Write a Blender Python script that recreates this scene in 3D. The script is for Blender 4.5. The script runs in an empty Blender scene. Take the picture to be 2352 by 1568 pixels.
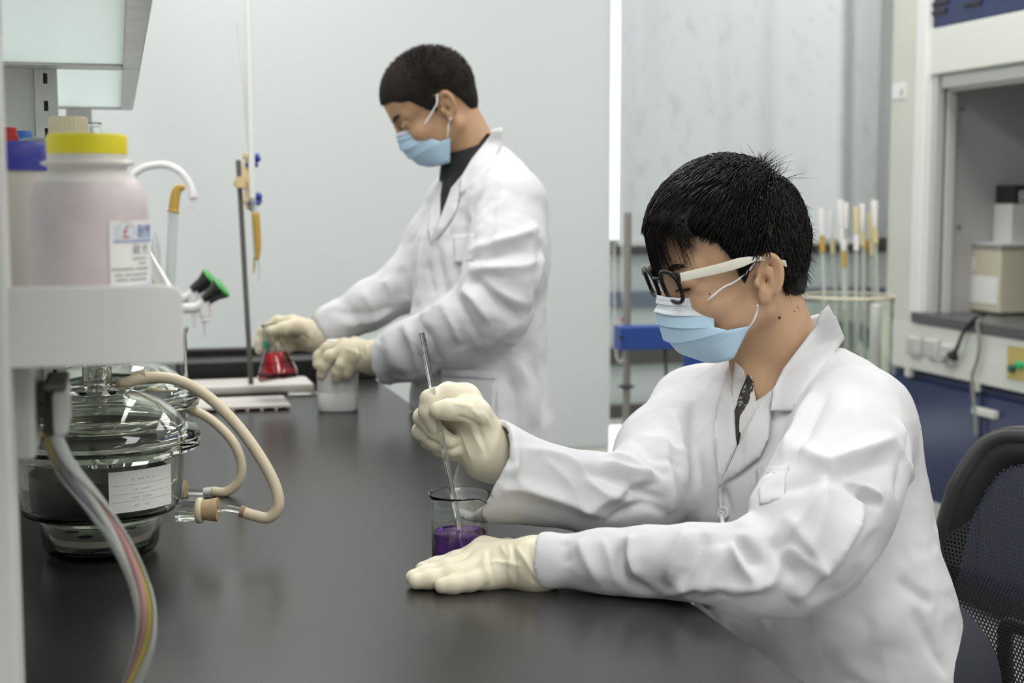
import bpy, bmesh, math, random
import numpy as np
from mathutils import Vector, Matrix
from mathutils.bvhtree import BVHTree

random.seed(7)
rng = np.random.default_rng(11)
scene = bpy.context.scene
COL = scene.collection

# ------------------------------------------------------------------ camera
F_PX = 3267.0                       # 50 mm lens on a 36 mm sensor, 2352 px wide
CX, CY = 1176.0, 784.0
PITCH = math.atan(334.0 / F_PX)
YAW = math.atan(906.0 * math.cos(PITCH) / F_PX)
CAM = np.array([0.0, 0.0, 1.30])
FW = np.array([math.sin(YAW) * math.cos(PITCH), math.cos(YAW) * math.cos(PITCH), -math.sin(PITCH)])
RT = np.array([math.cos(YAW), -math.sin(YAW), 0.0])
UP = np.cross(RT, FW)

cam_data = bpy.data.cameras.new('camera')
cam_data.lens = 50.0
cam_data.sensor_width = 36.0
cam_data.clip_start = 0.05
cam = bpy.data.objects.new('camera', cam_data)
M = Matrix(((RT[0], UP[0], -FW[0], CAM[0]), (RT[1], UP[1], -FW[1], CAM[1]),
            (RT[2], UP[2], -FW[2], CAM[2]), (0, 0, 0, 1)))
cam.matrix_world = M
COL.objects.link(cam)
scene.camera = cam
cam_data.dof.use_dof = True
cam_data.dof.focus_distance = 1.66
cam_data.dof.aperture_fstop = 5.6

scene.view_settings.view_transform = 'Standard'
scene.view_settings.look = 'None'
scene.view_settings.gamma = 1.0
scene.view_settings.use_curve_mapping = False
scene.view_settings.exposure = 0.10
scene.cycles.max_bounces = 16
scene.cycles.use_light_tree = False
scene.cycles.diffuse_bounces = 3
scene.cycles.glossy_bounces = 3
scene.cycles.transmission_bounces = 16
scene.cycles.transparent_max_bounces = 12

# ------------------------------------------------------------------ daylight outside and the ceiling lamps
world = bpy.data.worlds.new('world')
scene.world = world
world.use_nodes = True
world.node_tree.nodes['Background'].inputs[0].default_value = (0.93, 0.98, 1.0, 1)
world.node_tree.nodes['Background'].inputs[1].default_value = 2.0
LAMP_W = 11.8
LAMP_SPOTS = [(x, y) for y in (-1.6, 0.3, 2.2, 3.7) for x in (-1.7, 0.35, 2.2)]
CEIL_Z = 2.85

# ------------------------------------------------------------------ helpers
def W(px, py, d):
    """world point seen at pixel (px, py) of the 2352x1568 frame, d metres along the camera's axis"""
    return CAM + d * (FW + (px - CX) / F_PX * RT - (py - CY) / F_PX * UP)

def ray(px, py):
    v = FW + (px - CX) / F_PX * RT - (py - CY) / F_PX * UP
    return v

def WZ(px, py, z):
    v = ray(px, py); return CAM + v * ((z - CAM[2]) / v[2])

def WY(px, py, y):
    v = ray(px, py); return CAM + v * ((y - CAM[1]) / v[1])

def WX(px, py, x):
    v = ray(px, py); return CAM + v * ((x - CAM[0]) / v[0])

def depth(p):
    return float(np.dot(np.asarray(p) - CAM, FW))

def proj(p):
    q = np.asarray(p, float) - CAM
    d = q @ FW
    return CX + F_PX * (q @ RT) / d, CY - F_PX * (q @ UP) / d

MATS = {}
def mat(name, col=(0.8, 0.8, 0.8), rough=0.5, metal=0.0, spec=0.5, trans=0.0, ior=1.45, alpha=1.0, emit=None,
        emit_s=0.0, bump=None, noise=None, coat=0.0, sss=0.0, sss_col=None, sheen=0.0):
    """principled material; bump=(scale, strength, distance), noise=(scale, other colour, amount)"""
    if name in MATS:
        return MATS[name]
    m = bpy.data.materials.new(name); m.use_nodes = True
    nt = m.node_tree; b = nt.nodes['Principled BSDF']
    b.inputs['Base Color'].default_value = (*col, 1)
    b.inputs['Roughness'].default_value = rough
    b.inputs['Metallic'].default_value = metal
    b.inputs['Specular IOR Level'].default_value = spec
    b.inputs['Transmission Weight'].default_value = trans
    b.inputs['IOR'].default_value = ior
    b.inputs['Alpha'].default_value = alpha
    b.inputs['Coat Weight'].default_value = coat
    if sss > .2:
        b.inputs['Subsurface Weight'].default_value = sss
        b.inputs['Subsurface Radius'].default_value = sss_col or (1.0, 0.35, 0.2)
        b.inputs['Subsurface Scale'].default_value = 0.004
    if sheen:
        b.inputs['Sheen Weight'].default_value = sheen
    if emit:
        b.inputs['Emission Color'].default_value = (*emit, 1)
        b.inputs['Emission Strength'].default_value = emit_s
    tc = None
    if bump or noise:
        tc = nt.nodes.new('ShaderNodeTexCoord')
    if noise:
        n = nt.nodes.new('ShaderNodeTexNoise'); n.inputs['Scale'].default_value = noise[0]
        n.inputs['Detail'].default_value = 4
        nt.links.new(tc.outputs['Object'], n.inputs['Vector'])
        r = nt.nodes.new('ShaderNodeMapRange')
        r.inputs['From Min'].default_value = 0.35; r.inputs['From Max'].default_value = 0.7
        r.inputs['To Max'].default_value = noise[2]
        nt.links.new(n.outputs['Fac'], r.inputs['Value'])
        mx = nt.nodes.new('ShaderNodeMix'); mx.data_type = 'RGBA'
        mx.inputs[6].default_value = (*col, 1); mx.inputs[7].default_value = (*noise[1], 1)
        nt.links.new(r.outputs['Result'], mx.inputs[0])
        nt.links.new(mx.outputs[2], b.inputs['Base Color'])
    if bump:
        n = nt.nodes.new('ShaderNodeTexNoise'); n.inputs['Scale'].default_value = bump[0]
        n.inputs['Detail'].default_value = 5
        nt.links.new(tc.outputs['Object'], n.inputs['Vector'])
        bp = nt.nodes.new('ShaderNodeBump'); bp.inputs['Strength'].default_value = bump[1]
        bp.inputs['Distance'].default_value = bump[2]
        nt.links.new(n.outputs['Fac'], bp.inputs['Height'])
        nt.links.new(bp.outputs['Normal'], b.inputs['Normal'])
    MATS[name] = m
    return m

def translucent(name, col, amount, rough=0.9, noise=None):
    """cloth or film that lets some of the light from behind through"""
    m = bpy.data.materials.new(name); m.use_nodes = True
    nt = m.node_tree; b = nt.nodes['Principled BSDF']
    b.inputs['Base Color'].default_value = (*col, 1); b.inputs['Roughness'].default_value = rough
    b.inputs['Specular IOR Level'].default_value = 0.15
    t = nt.nodes.new('ShaderNodeBsdfTranslucent'); t.inputs[0].default_value = (*col, 1)
    mx = nt.nodes.new('ShaderNodeMixShader'); mx.inputs[0].default_value = amount
    out = nt.nodes['Material Output']
    nt.links.new(b.outputs[0], mx.inputs[1]); nt.links.new(t.outputs[0], mx.inputs[2])
    nt.links.new(mx.outputs[0], out.inputs[0])
    if noise:
        tc = nt.nodes.new('ShaderNodeTexCoord')
        mp = nt.nodes.new('ShaderNodeMapping'); mp.inputs['Scale'].default_value = (1, 1, 0.6)
        nt.links.new(tc.outputs['Object'], mp.inputs['Vector'])
        n = nt.nodes.new('ShaderNodeTexNoise'); n.inputs['Scale'].default_value = noise[0]; n.inputs['Detail'].default_value = 6
        nt.links.new(mp.outputs[0], n.inputs['Vector'])
        r = nt.nodes.new('ShaderNodeMapRange')
        r.inputs['From Min'].default_value = 0.55; r.inputs['From Max'].default_value = 0.75; r.inputs['To Max'].default_value = noise[2]
        nt.links.new(n.outputs['Fac'], r.inputs['Value'])
        c = nt.nodes.new('ShaderNodeMix'); c.data_type = 'RGBA'
        c.inputs[6].default_value = (*col, 1); c.inputs[7].default_value = (*noise[1], 1)
        nt.links.new(r.outputs['Result'], c.inputs[0])
        nt.links.new(c.outputs[2], b.inputs['Base Color']); nt.links.new(c.outputs[2], t.inputs[0])
    MATS[name] = m
    return m

def glass(name, col=(1, 1, 1), ior=1.47, rough=0.0, absorb=None):
    m = bpy.data.materials.new(name); m.use_nodes = True
    nt = m.node_tree; nt.nodes.remove(nt.nodes['Principled BSDF'])
    g = nt.nodes.new('ShaderNodeBsdfGlass'); g.inputs['Color'].default_value = (*col, 1)
    g.inputs['IOR'].default_value = ior; g.inputs['Roughness'].default_value = rough
    nt.links.new(g.outputs[0], nt.nodes['Material Output'].inputs[0])
    if absorb:
        v = nt.nodes.new('ShaderNodeVolumeAbsorption'); v.inputs[0].default_value = (*absorb[0], 1); v.inputs[1].default_value = absorb[1]
        nt.links.new(v.outputs[0], nt.nodes['Material Output'].inputs[1])
    MATS[name] = m
    return m

class MB:
    """collects simple shapes into one mesh"""
    def __init__(s):
        s.v = []; s.f = []
    def add(s, v, f):
        o = len(s.v)
        s.v += [tuple(map(float, p)) for p in v]
        s.f += [tuple(i + o for i in q) for q in f]
        return s
    def box(s, lo, hi):
        x0, y0, z0 = lo; x1, y1, z1 = hi
        return s.add([(x0, y0, z0), (x1, y0, z0), (x1, y1, z0), (x0, y1, z0), (x0, y0, z1), (x1, y0, z1), (x1, y1, z1), (x0, y1, z1)],
                     [(0, 3, 2, 1), (4, 5, 6, 7), (0, 1, 5, 4), (1, 2, 6, 5), (2, 3, 7, 6), (3, 0, 4, 7)])
    def lathe(s, prof, n=32, c=(0, 0, 0), axis=(0, 0, 1), closed=False):
        """prof: (radius, height) pairs turned about an axis through c"""
        a = Vector(axis).normalized()
        u = a.orthogonal().normalized(); w = a.cross(u)
        c = Vector(c); v = []; f = []; rings = []
        for r, h in prof:
            if r < 1e-6:
                rings.append([len(v)]); v.append(c + a * h)
            else:
                rings.append(list(range(len(v), len(v) + n)))
                for i in range(n):
                    t = 2 * math.pi * i / n
                    v.append(c + a * h + (u * math.cos(t) + w * math.sin(t)) * r)
        pairs = list(zip(rings, rings[1:]))
        if closed:
            pairs.append((rings[-1], rings[0]))
        for A, B in pairs:
            if len(A) == 1 and len(B) == 1:
                continue
            for i in range(n):
                j = (i + 1) % n
                if len(A) == 1: f.append((A[0], B[j], B[i]))
                elif len(B) == 1: f.append((A[i], A[j], B[0]))
                else: f.append((A[i], A[j], B[j], B[i]))
        return s.add(v, f)
    def tube(s, pts, r, n=12, cap=True, twist=0.0):
        pts = [Vector(p) for p in pts]
        rs = r if hasattr(r, '__len__') else [r] * len(pts)
        v = []; f = []
        up = None
        for i, p in enumerate(pts):
            t = (pts[min(i + 1, len(pts) - 1)] - pts[max(i - 1, 0)]).normalized()
            if up is None: up = t.orthogonal().normalized()
            up = (up - t * up.dot(t)).normalized(); w = t.cross(up)
            for k in range(n):
                a = 2 * math.pi * k / n
                v.append(p + (up * math.cos(a) + w * math.sin(a)) * rs[i])
        for i in range(len(pts) - 1):
            for k in range(n):
                j = (k + 1) % n
                f.append((i * n + k, i * n + j, (i + 1) * n + j, (i + 1) * n + k))
        if cap:
            f.append(tuple(range(n - 1, -1, -1))); f.append(tuple((len(pts) - 1) * n + k for k in range(n)))
        return s.add(v, f)
    def prism(s, poly, h, c=(0, 0, 0), ux=(1, 0, 0), uy=(0, 1, 0), uz=(0, 0, 1)):
        """2D polygon (counter-clockwise in ux, uy) extruded by h along uz"""
        c = Vector(c); ux = Vector(ux); uy = Vector(uy); uz = Vector(uz)
        n = len(poly)
        v = [c + ux * a + uy * b for a, b in poly] + [c + ux * a + uy * b + uz * h for a, b in poly]
        f = [tuple(range(n - 1, -1, -1)), tuple(range(n, 2 * n))] + [(i, (i + 1) % n, n + (i + 1) % n, n + i) for i in range(n)]
        return s.add(v, f)
    def build(s, name, m, parent=None, smooth=None, bevel=0.0, seg=2):
        me = bpy.data.meshes.new(name); me.from_pydata(s.v, [], s.f); me.validate()
        return link(name, me, m, parent, smooth, bevel, seg)

def link(name, me, m, parent=None, smooth=None, bevel=0.0, seg=2):
    bm = bmesh.new(); bm.from_mesh(me)
    bmesh.ops.recalc_face_normals(bm, faces=bm.faces)
    if bevel:
        es = [e for e in bm.edges if len(e.link_faces) == 2 and e.calc_face_angle(0) > 0.6]
        bmesh.ops.bevel(bm, geom=es, offset=bevel, segments=seg, affect='EDGES', profile=0.5, clamp_overlap=True)
    bm.to_mesh(me); bm.free()
    if smooth is not None:
        me.polygons.foreach_set('use_smooth', [True] * len(me.polygons))
        if smooth < 3.0:
            me.set_sharp_from_angle(angle=smooth)
    o = bpy.data.objects.new(name, me)
    if m is not None:
        me.materials.append(m)
    COL.objects.link(o)
    attach(o, parent)
    return o

ROOT_LOC = {}
def attach(o, parent):
    if parent is not None:
        o.parent = parent
        if parent.type == 'EMPTY':
            o.matrix_parent_inverse = Matrix.Translation(parent.location).inverted()
    return o

def thing(name, loc, label, cat, group=None):
    o = bpy.data.objects.new(name, None); o.empty_display_size = 0.05
    o.location = Vector([float(a) for a in loc]); COL.objects.link(o)
    return tag(o, label, cat, group)

def tag(o, label, cat, group=None):
    o['label'] = label; o['category'] = cat
    if group: o['group'] = group
    return o

def struct(o):
    o['kind'] = 'structure'; return o

def copy_thing(root, delta, label, group=None):
    r = root.copy(); COL.objects.link(r); r.location = root.location + Vector([float(a) for a in delta])
    r['label'] = label
    if group: r['group'] = group
    for ch in list(root.children):
        c = ch.copy(); COL.objects.link(c); c.parent = r
        for g in list(ch.children):
            d = g.copy(); COL.objects.link(d); d.parent = c
    return r

def spline(pts, n=8):
    """Catmull-Rom through the points"""
    P = [np.asarray(p, float) for p in pts]
    P = [2 * P[0] - P[1]] + P + [2 * P[-1] - P[-2]]
    out = []
    for i in range(1, len(P) - 2):
        for k in range(n):
            t = k / n
            a, b, c, d = P[i - 1], P[i], P[i + 1], P[i + 2]
            out.append(0.5 * (2 * b + (c - a) * t + (2 * a - 5 * b + 4 * c - d) * t * t + (3 * b - a - 3 * c + d) * t ** 3))
    out.append(P[-2])
    return out

def text(s, size, loc, ux, uz_up, m, parent, name='lettering', extrude=0.0002, mirror=False, font=None):
    """flat lettering, ux = reading direction, uz_up = up direction of the letters"""
    cu = bpy.data.curves.new(name, 'FONT'); cu.body = s; cu.size = size; cu.align_x = 'CENTER'; cu.align_y = 'CENTER'
    cu.resolution_u = 2
    tmp = bpy.data.objects.new('tmp_text', cu); COL.objects.link(tmp)
    dg = bpy.context.evaluated_depsgraph_get(); dg.update()
    me = bpy.data.meshes.new_from_object(tmp.evaluated_get(dg))
    bpy.data.objects.remove(tmp)
    ux = Vector(ux).normalized(); uy = Vector(uz_up).normalized(); uy = (uy - ux * uy.dot(ux)).normalized(); n = ux.cross(uy)
    for v in me.vertices:
        x, y = v.co.x, v.co.y
        v.co = Vector(loc) + ux * x + uy * y
    me.name = name; me.materials.clear(); me.materials.append(m)
    o = bpy.data.objects.new(name, me); COL.objects.link(o)
    attach(o, parent)
    return o

# ------------------------------------------------------------------ implicit surfaces
class SDF:
    def __init__(s, lo, hi, h):
        s.lo = np.asarray(lo, float); s.h = h
        s.n = np.ceil((np.asarray(hi, float) - s.lo) / h).astype(int) + 1
        s.ax = [(s.lo[i] + h * np.arange(s.n[i])).astype(np.float32) for i in range(3)]
        s.f = np.full(s.n, 0.5, np.float32)
    def win(s, lo, hi):
        sl = []
        for i in range(3):
            a = int(np.clip(math.floor((lo[i] - s.lo[i]) / s.h), 0, s.n[i])); b = int(np.clip(math.ceil((hi[i] - s.lo[i]) / s.h) + 1, 0, s.n[i]))
            sl.append(slice(a, b))
        sl = tuple(sl)
        return sl, s.ax[0][sl[0]][:, None, None], s.ax[1][sl[1]][None, :, None], s.ax[2][sl[2]][None, None, :]
    def put(s, fn, lo, hi, k, op='u'):
        pad = k + 2 * s.h
        sl, x, y, z = s.win(np.asarray(lo) - pad, np.asarray(hi) + pad)
        if any(q.stop <= q.start for q in sl): return s
        d = fn(x, y, z); a = s.f[sl]
        if op == 'u':
            h = np.clip(0.5 + 0.5 * (a - d) / k, 0, 1)
            s.f[sl] = a * (1 - h) + d * h - k * h * (1 - h)
        else:
            d = -d
            h = np.clip(0.5 + 0.5 * (d - a) / k, 0, 1)
            s.f[sl] = a * (1 - h) + d * h + k * h * (1 - h)
        return s
    def cone(s, p0, p1, r0, r1, k=0.01, op='u'):
        p0 = np.asarray(p0, float); p1 = np.asarray(p1, float); d = p1 - p0; L2 = max(float(d @ d), 1e-9)
        def fn(x, y, z):
            t = np.clip(((x - p0[0]) * d[0] + (y - p0[1]) * d[1] + (z - p0[2]) * d[2]) / L2, 0, 1).astype(np.float32)
            return np.sqrt((x - p0[0] - t * d[0]) ** 2 + (y - p0[1] - t * d[1]) ** 2 + (z - p0[2] - t * d[2]) ** 2) - (r0 + (r1 - r0) * t)
        R = max(r0, r1)
        return s.put(fn, np.minimum(p0, p1) - R, np.maximum(p0, p1) + R, k, op)
    def chain(s, pts, rs, k=0.01):
        for i in range(len(pts) - 1):
            s.cone(pts[i], pts[i + 1], rs[i], rs[i + 1], k)
        return s
    def ell(s, c, r, axes=None, k=0.01, op='u'):
        c = np.asarray(c, float); r = np.asarray(r, float)
        A = np.eye(3) if axes is None else np.asarray(axes, float)
        def fn(x, y, z):
            q = [((x - c[0]) * A[i][0] + (y - c[1]) * A[i][1] + (z - c[2]) * A[i][2]) for i in range(3)]
            k0 = np.sqrt((q[0] / r[0]) ** 2 + (q[1] / r[1]) ** 2 + (q[2] / r[2]) ** 2)
            k1 = np.sqrt((q[0] / r[0] ** 2) ** 2 + (q[1] / r[1] ** 2) ** 2 + (q[2] / r[2] ** 2) ** 2)
            return (k0 * (k0 - 1.0) / np.maximum(k1, 1e-6)).astype(np.float32)
        R = r.max()
        return s.put(fn, c - R, c + R, k, op)
    def eseg(s, p0, p1, ab0, ab1, ua, k=0.02, op='u'):
        """tapered tube of elliptic section: half-width a along ua, b across it"""
        p0 = np.asarray(p0, float); p1 = np.asarray(p1, float); d = p1 - p0; L = np.linalg.norm(d); t_ = d / L
        ua = np.asarray(ua, float); ua = ua - t_ * (ua @ t_); ua /= np.linalg.norm(ua); ub = np.cross(t_, ua)
        def fn(x, y, z):
            X = x - p0[0]; Y = y - p0[1]; Z = z - p0[2]
            w = X * t_[0] + Y * t_[1] + Z * t_[2]
            t = np.clip(w / L, 0, 1)
            a = ab0[0] + (ab1[0] - ab0[0]) * t; b = ab0[1] + (ab1[1] - ab0[1]) * t
            u = X * ua[0] + Y * ua[1] + Z * ua[2]; v = X * ub[0] + Y * ub[1] + Z * ub[2]
            e = w - t * L; m = np.minimum(a, b)
            k0 = np.sqrt((u / a) ** 2 + (v / b) ** 2 + (e / m) ** 2)
            k1 = np.sqrt((u / a ** 2) ** 2 + (v / b ** 2) ** 2 + (e / m ** 2) ** 2)
            return (k0 * (k0 - 1.0) / np.maximum(k1, 1e-6)).astype(np.float32)
        R = max(*ab0, *ab1)
        return s.put(fn, np.minimum(p0, p1) - R, np.maximum(p0, p1) + R, k, op)
    def cut(s, p, n, k=0.004, lo=None, hi=None):
        """remove the half-space on the +n side of p (inside a window)"""
        p = np.asarray(p, float); n = np.asarray(n, float); n = n / np.linalg.norm(n)
        def fn(x, y, z):
            return -((x - p[0]) * n[0] + (y - p[1]) * n[1] + (z - p[2]) * n[2]).astype(np.float32)
        hi_ = s.lo + s.h * s.n
        return s.put(fn, s.lo if lo is None else lo, hi_ if hi is None else hi, k, 'c')
    def mesh(s, smooth=1):
        return surface_nets(s.f, s.lo, s.h, smooth)

def surface_nets(f, lo, h, smooth=1):
    s = f < 0
    c = np.zeros(np.array(f.shape) - 1, np.int8)
    offs = [(i, j, k) for i in (0, 1) for j in (0, 1) for k in (0, 1)]
    n0, n1, n2 = c.shape
    for i, j, k in offs:
        c += s[i:i + n0, j:j + n1, k:k + n2]
    act = (c > 0) & (c < 8)
    ii = np.argwhere(act); n = len(ii)
    idx = np.full(c.shape, -1, np.int64); idx[act] = np.arange(n)
    vals = {o: f[ii[:, 0] + o[0], ii[:, 1] + o[1], ii[:, 2] + o[2]] for o in offs}
    acc = np.zeros((n, 3)); cnt = np.zeros(n)
    for a in offs:
        for ax in range(3):
            if a[ax]: continue
            b = list(a); b[ax] = 1; b = tuple(b)
            va, vb = vals[a], vals[b]
            m = (va < 0) != (vb < 0)
            t = np.where(m, va / np.where(m, va - vb, 1), 0)
            p = np.tile(np.array(a, float), (n, 1)); p[:, ax] += t
            acc[m] += p[m]; cnt[m] += 1
    V = lo + h * (ii + acc / cnt[:, None])
    Q = []
    for ax in range(3):
        o1, o2 = [(1, 2), (2, 0), (0, 1)][ax]
        sl0 = [slice(None)] * 3; sl1 = [slice(None)] * 3
        sl0[ax] = slice(0, -1); sl1[ax] = slice(1, None)
        e = s[tuple(sl0)] != s[tuple(sl1)]
        inside = s[tuple(sl0)]
        w = np.argwhere(e)
        w = w[(w[:, o1] > 0) & (w[:, o2] > 0) & (w[:, o1] < f.shape[o1] - 1) & (w[:, o2] < f.shape[o2] - 1)]
        def cell(d1, d2):
            q = w.copy(); q[:, o1] -= d1; q[:, o2] -= d2
            return idx[q[:, 0], q[:, 1], q[:, 2]]
        q = np.stack([cell(1, 1), cell(0, 1), cell(0, 0), cell(1, 0)], 1)
        fl = ~inside[w[:, 0], w[:, 1], w[:, 2]]
        q[fl] = q[fl][:, ::-1]
        Q.append(q)
    Q = np.concatenate(Q); Q = Q[(Q >= 0).all(1)]
    for _ in range(smooth):
        V = relax(V, Q, 0.5)
    return V, Q

def relax(V, Q, w):
    E = np.concatenate([Q[:, [0, 1]], Q[:, [1, 2]], Q[:, [2, 3]], Q[:, [3, 0]]])
    n = len(V); cnt = np.bincount(E[:, 0], minlength=n) + np.bincount(E[:, 1], minlength=n)
    out = np.empty_like(V)
    for a in range(3):
        sm = np.bincount(E[:, 0], V[E[:, 1], a], n) + np.bincount(E[:, 1], V[E[:, 0], a], n)
        out[:, a] = np.where(cnt > 0, sm / np.maximum(cnt, 1), V[:, a])
    return V * (1 - w) + out * w

def vnormals(V, Q):
    fn = np.cross(V[Q[:, 2]] - V[Q[:, 0]], V[Q[:, 3]] - V[Q[:, 1]])
    N = np.zeros_like(V)
    for k in range(4):
        for a in range(3):
            N[:, a] += np.bincount(Q[:, k], fn[:, a], len(V))
    return N / np.maximum(np.linalg.norm(N, axis=1, keepdims=True), 1e-12)

def keep_biggest(V, Q):
    """drop small loose islands"""
    lab = np.arange(len(V))
    while True:
        m = lab[Q].min(1)
        new = lab.copy()
        for k in range(4): np.minimum.at(new, Q[:, k], m)
        new = new[new]
        if (new == lab).all(): break
        lab = new
    big = np.bincount(lab).argmax()
    fm = lab[Q[:, 0]] == big
    Q = Q[fm]; used = np.unique(Q); re = np.full(len(V), -1); re[used] = np.arange(len(used))
    return V[used], re[Q]

def np_mesh(name, V, Q, m, parent=None, smooth=True):
    me = bpy.data.meshes.new(name)
    V = np.asarray(V, np.float32); Q = np.asarray(Q, np.int32); k = Q.shape[1]
    me.vertices.add(len(V)); me.vertices.foreach_set('co', V.ravel())
    me.loops.add(Q.size); me.loops.foreach_set('vertex_index', Q.ravel())
    me.polygons.add(len(Q)); me.polygons.foreach_set('loop_start', np.arange(0, Q.size, k, dtype=np.int32))
    me.polygons.foreach_set('loop_total', np.full(len(Q), k, np.int32))
    if smooth: me.polygons.foreach_set('use_smooth', np.ones(len(Q), bool))
    me.update(calc_edges=True); me.validate()
    o = bpy.data.objects.new(name, me); me.materials.append(m); COL.objects.link(o)
    attach(o, parent)
    return o

def bvh(V, Q):
    return BVHTree.FromPolygons([tuple(p) for p in V], [tuple(int(i) for i in q) for q in Q])

def hit(tree, px, py, first=0.2):
    d = Vector(ray(px, py)).normalized()
    loc, nor, i, t = tree.ray_cast(Vector(CAM) + d * first, d)
    return loc, nor

def folds(V, N, lines):
    """raise or press soft creases: lines = (polyline, width, height)"""
    out = np.zeros(len(V))
    for pl, w, a in lines:
        pl = np.asarray(pl, float)
        lo = pl.min(0) - 3 * w; hi = pl.max(0) + 3 * w
        m = np.where(((V > lo) & (V < hi)).all(1))[0]
        if len(m) == 0: continue
        P = V[m]; best = np.full(len(m), 1e9)
        n = len(pl) - 1
        fade = np.ones(len(m))
        for i in range(n):
            d = pl[i + 1] - pl[i]; L2 = max(d @ d, 1e-12)
            t = np.clip((P - pl[i]) @ d / L2, 0, 1)
            q = np.linalg.norm(P - pl[i] - t[:, None] * d, axis=1)
            b = q < best
            best = np.where(b, q, best)
            g = (i + t) / n
            fade = np.where(b, np.clip(np.minimum(g, 1 - g) * 5, 0.0, 1) ** 0.7, fade)
        out[m] += a * fade * np.exp(-(best / w) ** 1.35)
    return V + N * out[:, None]
# ------------------------------------------------------------------ materials
white_wall = mat('white_wall_paint', (0.78, 0.79, 0.77), 0.7, bump=(60, 0.05, 0.002))
floor_m = mat('grey_floor', (0.42, 0.43, 0.42), 0.35, noise=(6, (0.36, 0.37, 0.36), 0.6))
ceil_m = mat('ceiling_paint', (0.85, 0.85, 0.84), 0.8)
alu = mat('brushed_aluminium', (0.55, 0.55, 0.53), 0.38, 0.9, bump=(90, 0.15, 0.001), noise=(25, (0.42, 0.42, 0.40), 0.7))
alu_dark = mat('dark_window_frame', (0.12, 0.115, 0.105), 0.5, 0.2)
alu_blue = mat('bluish_window_rail', (0.20, 0.25, 0.31), 0.5, 0.2)
steel = mat('steel_rod', (0.42, 0.41, 0.39), 0.35, 1.0)
dark_steel = mat('dark_rod', (0.16, 0.155, 0.14), 0.45, 0.6)
cream_metal = mat('cream_enamel', (0.66, 0.68, 0.60), 0.42, noise=(3, (0.60, 0.62, 0.55), 0.5))
white_metal = mat('white_enamel', (0.76, 0.755, 0.735), 0.45)
grey_metal = mat('grey_enamel', (0.55, 0.56, 0.54), 0.5)
navy = mat('navy_enamel', (0.022, 0.034, 0.105), 0.28)
liner = mat('hood_liner', (0.44, 0.435, 0.43), 0.45)
black_stone = mat('black_worktop', (0.022, 0.0215, 0.021), 0.27, spec=0.55, bump=(350, 0.04, 0.0004))
hood_stone = mat('hood_worktop', (0.07, 0.075, 0.075), 0.35, noise=(120, (0.14, 0.15, 0.15), 0.7))
black_plastic = mat('black_plastic', (0.015, 0.015, 0.016), 0.35)
white_plastic = mat('white_plastic', (0.80, 0.80, 0.79), 0.3)
rubber_black = mat('black_rubber', (0.02, 0.02, 0.02), 0.6)
paper = mat('white_paper', (0.82, 0.82, 0.80), 0.7)
ink = mat('black_ink', (0.03, 0.03, 0.03), 0.6)
clear = glass('clear_glass', (0.985, 0.995, 0.985))
green_glass = glass('greenish_glass', (0.975, 0.988, 0.962))
blue_paint = mat('blue_paint', (0.018, 0.06, 0.27), 0.4)
blue_plastic = mat('blue_plastic', (0.035, 0.06, 0.33), 0.4)

# ------------------------------------------------------------------ room shell
X0, X1, Y0, Y1 = -3.2, 3.35, -3.2, 4.72
struct(MB().box((X0 - .15, Y0 - .15, -.12), (X1 + .15, Y1 + .15, 0)).build('floor', floor_m))
struct(MB().box((X0 - .15, Y0 - .15, CEIL_Z), (X1 + .15, Y1 + .15, CEIL_Z + .12)).build('ceiling', ceil_m))
struct(MB().box((X0 - .15, Y0, 0), (X0, Y1, CEIL_Z)).build('wall_left', white_wall))
struct(MB().box((X1, Y0, 0), (X1 + .15, Y1, CEIL_Z)).build('wall_right', white_wall))
struct(MB().box((X0 - .15, Y0 - .15, 0), (X1 + .15, Y0, CEIL_Z)).build('wall_front', white_wall))
WIN_X0, WIN_X1, WIN_Z0, WIN_Z1 = -2.6, 2.75, 0.30, 2.6
struct(MB().box((X0 - .15, Y1, 0), (X1 + .15, Y1 + .2, WIN_Z0)).box((X0 - .15, Y1, WIN_Z1), (X1 + .15, Y1 + .2, CEIL_Z))
       .box((X0 - .15, Y1, WIN_Z0), (WIN_X0, Y1 + .2, WIN_Z1)).box((WIN_X1, Y1, WIN_Z0), (X1 + .15, Y1 + .2, WIN_Z1)).build('wall_back', white_wall))
struct(MB().box((X0, Y1 - .012, 0), (X1, Y1, .09)).build('baseboard_back', white_wall, bevel=.003))

def rail_z(py): return float(WY(1470, py, Y1 + .06)[2])
win = struct(thing('window_1', (1.0, Y1, WIN_Z0), '', '')); del win['label']; del win['category']
fr = MB()
fr.box((WIN_X0, Y1 + .02, WIN_Z0), (WIN_X1, Y1 + .14, WIN_Z0 + .05)).box((WIN_X0, Y1 + .02, WIN_Z1 - .05), (WIN_X1, Y1 + .14, WIN_Z1))
fr.build('window_frame', white_metal, win, bevel=.004)
for x in (WIN_X0 + .03, -1.5, -.2, 1.02, 2.2, WIN_X1 - .03):
    MB().box((x - .03, Y1 + .02, WIN_Z0), (x + .03, Y1 + .12, WIN_Z1)).build('mullion', white_metal, win, bevel=.004)
for (a, b, m_) in ((550, 583, alu_dark), (668, 700, alu_blue), (795, 832, alu_dark), (925, 953, alu_dark)):
    MB().box((WIN_X0, Y1 + .01, rail_z(b)), (WIN_X1, Y1 + .10, rail_z(a))).build('window_rail', m_, win, bevel=.003)
MB().box((WIN_X0, Y1 + .0, rail_z(968)), (WIN_X1, Y1 + .09, rail_z(954))).build('window_rail', white_metal, win, bevel=.003)
frost = translucent('frosted_film', (0.72, 0.755, 0.73), 0.30, 0.4)
thin = bpy.data.materials.new('window_glass'); thin.use_nodes = True
_nt = thin.node_tree; _nt.nodes.remove(_nt.nodes['Principled BSDF'])
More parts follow.
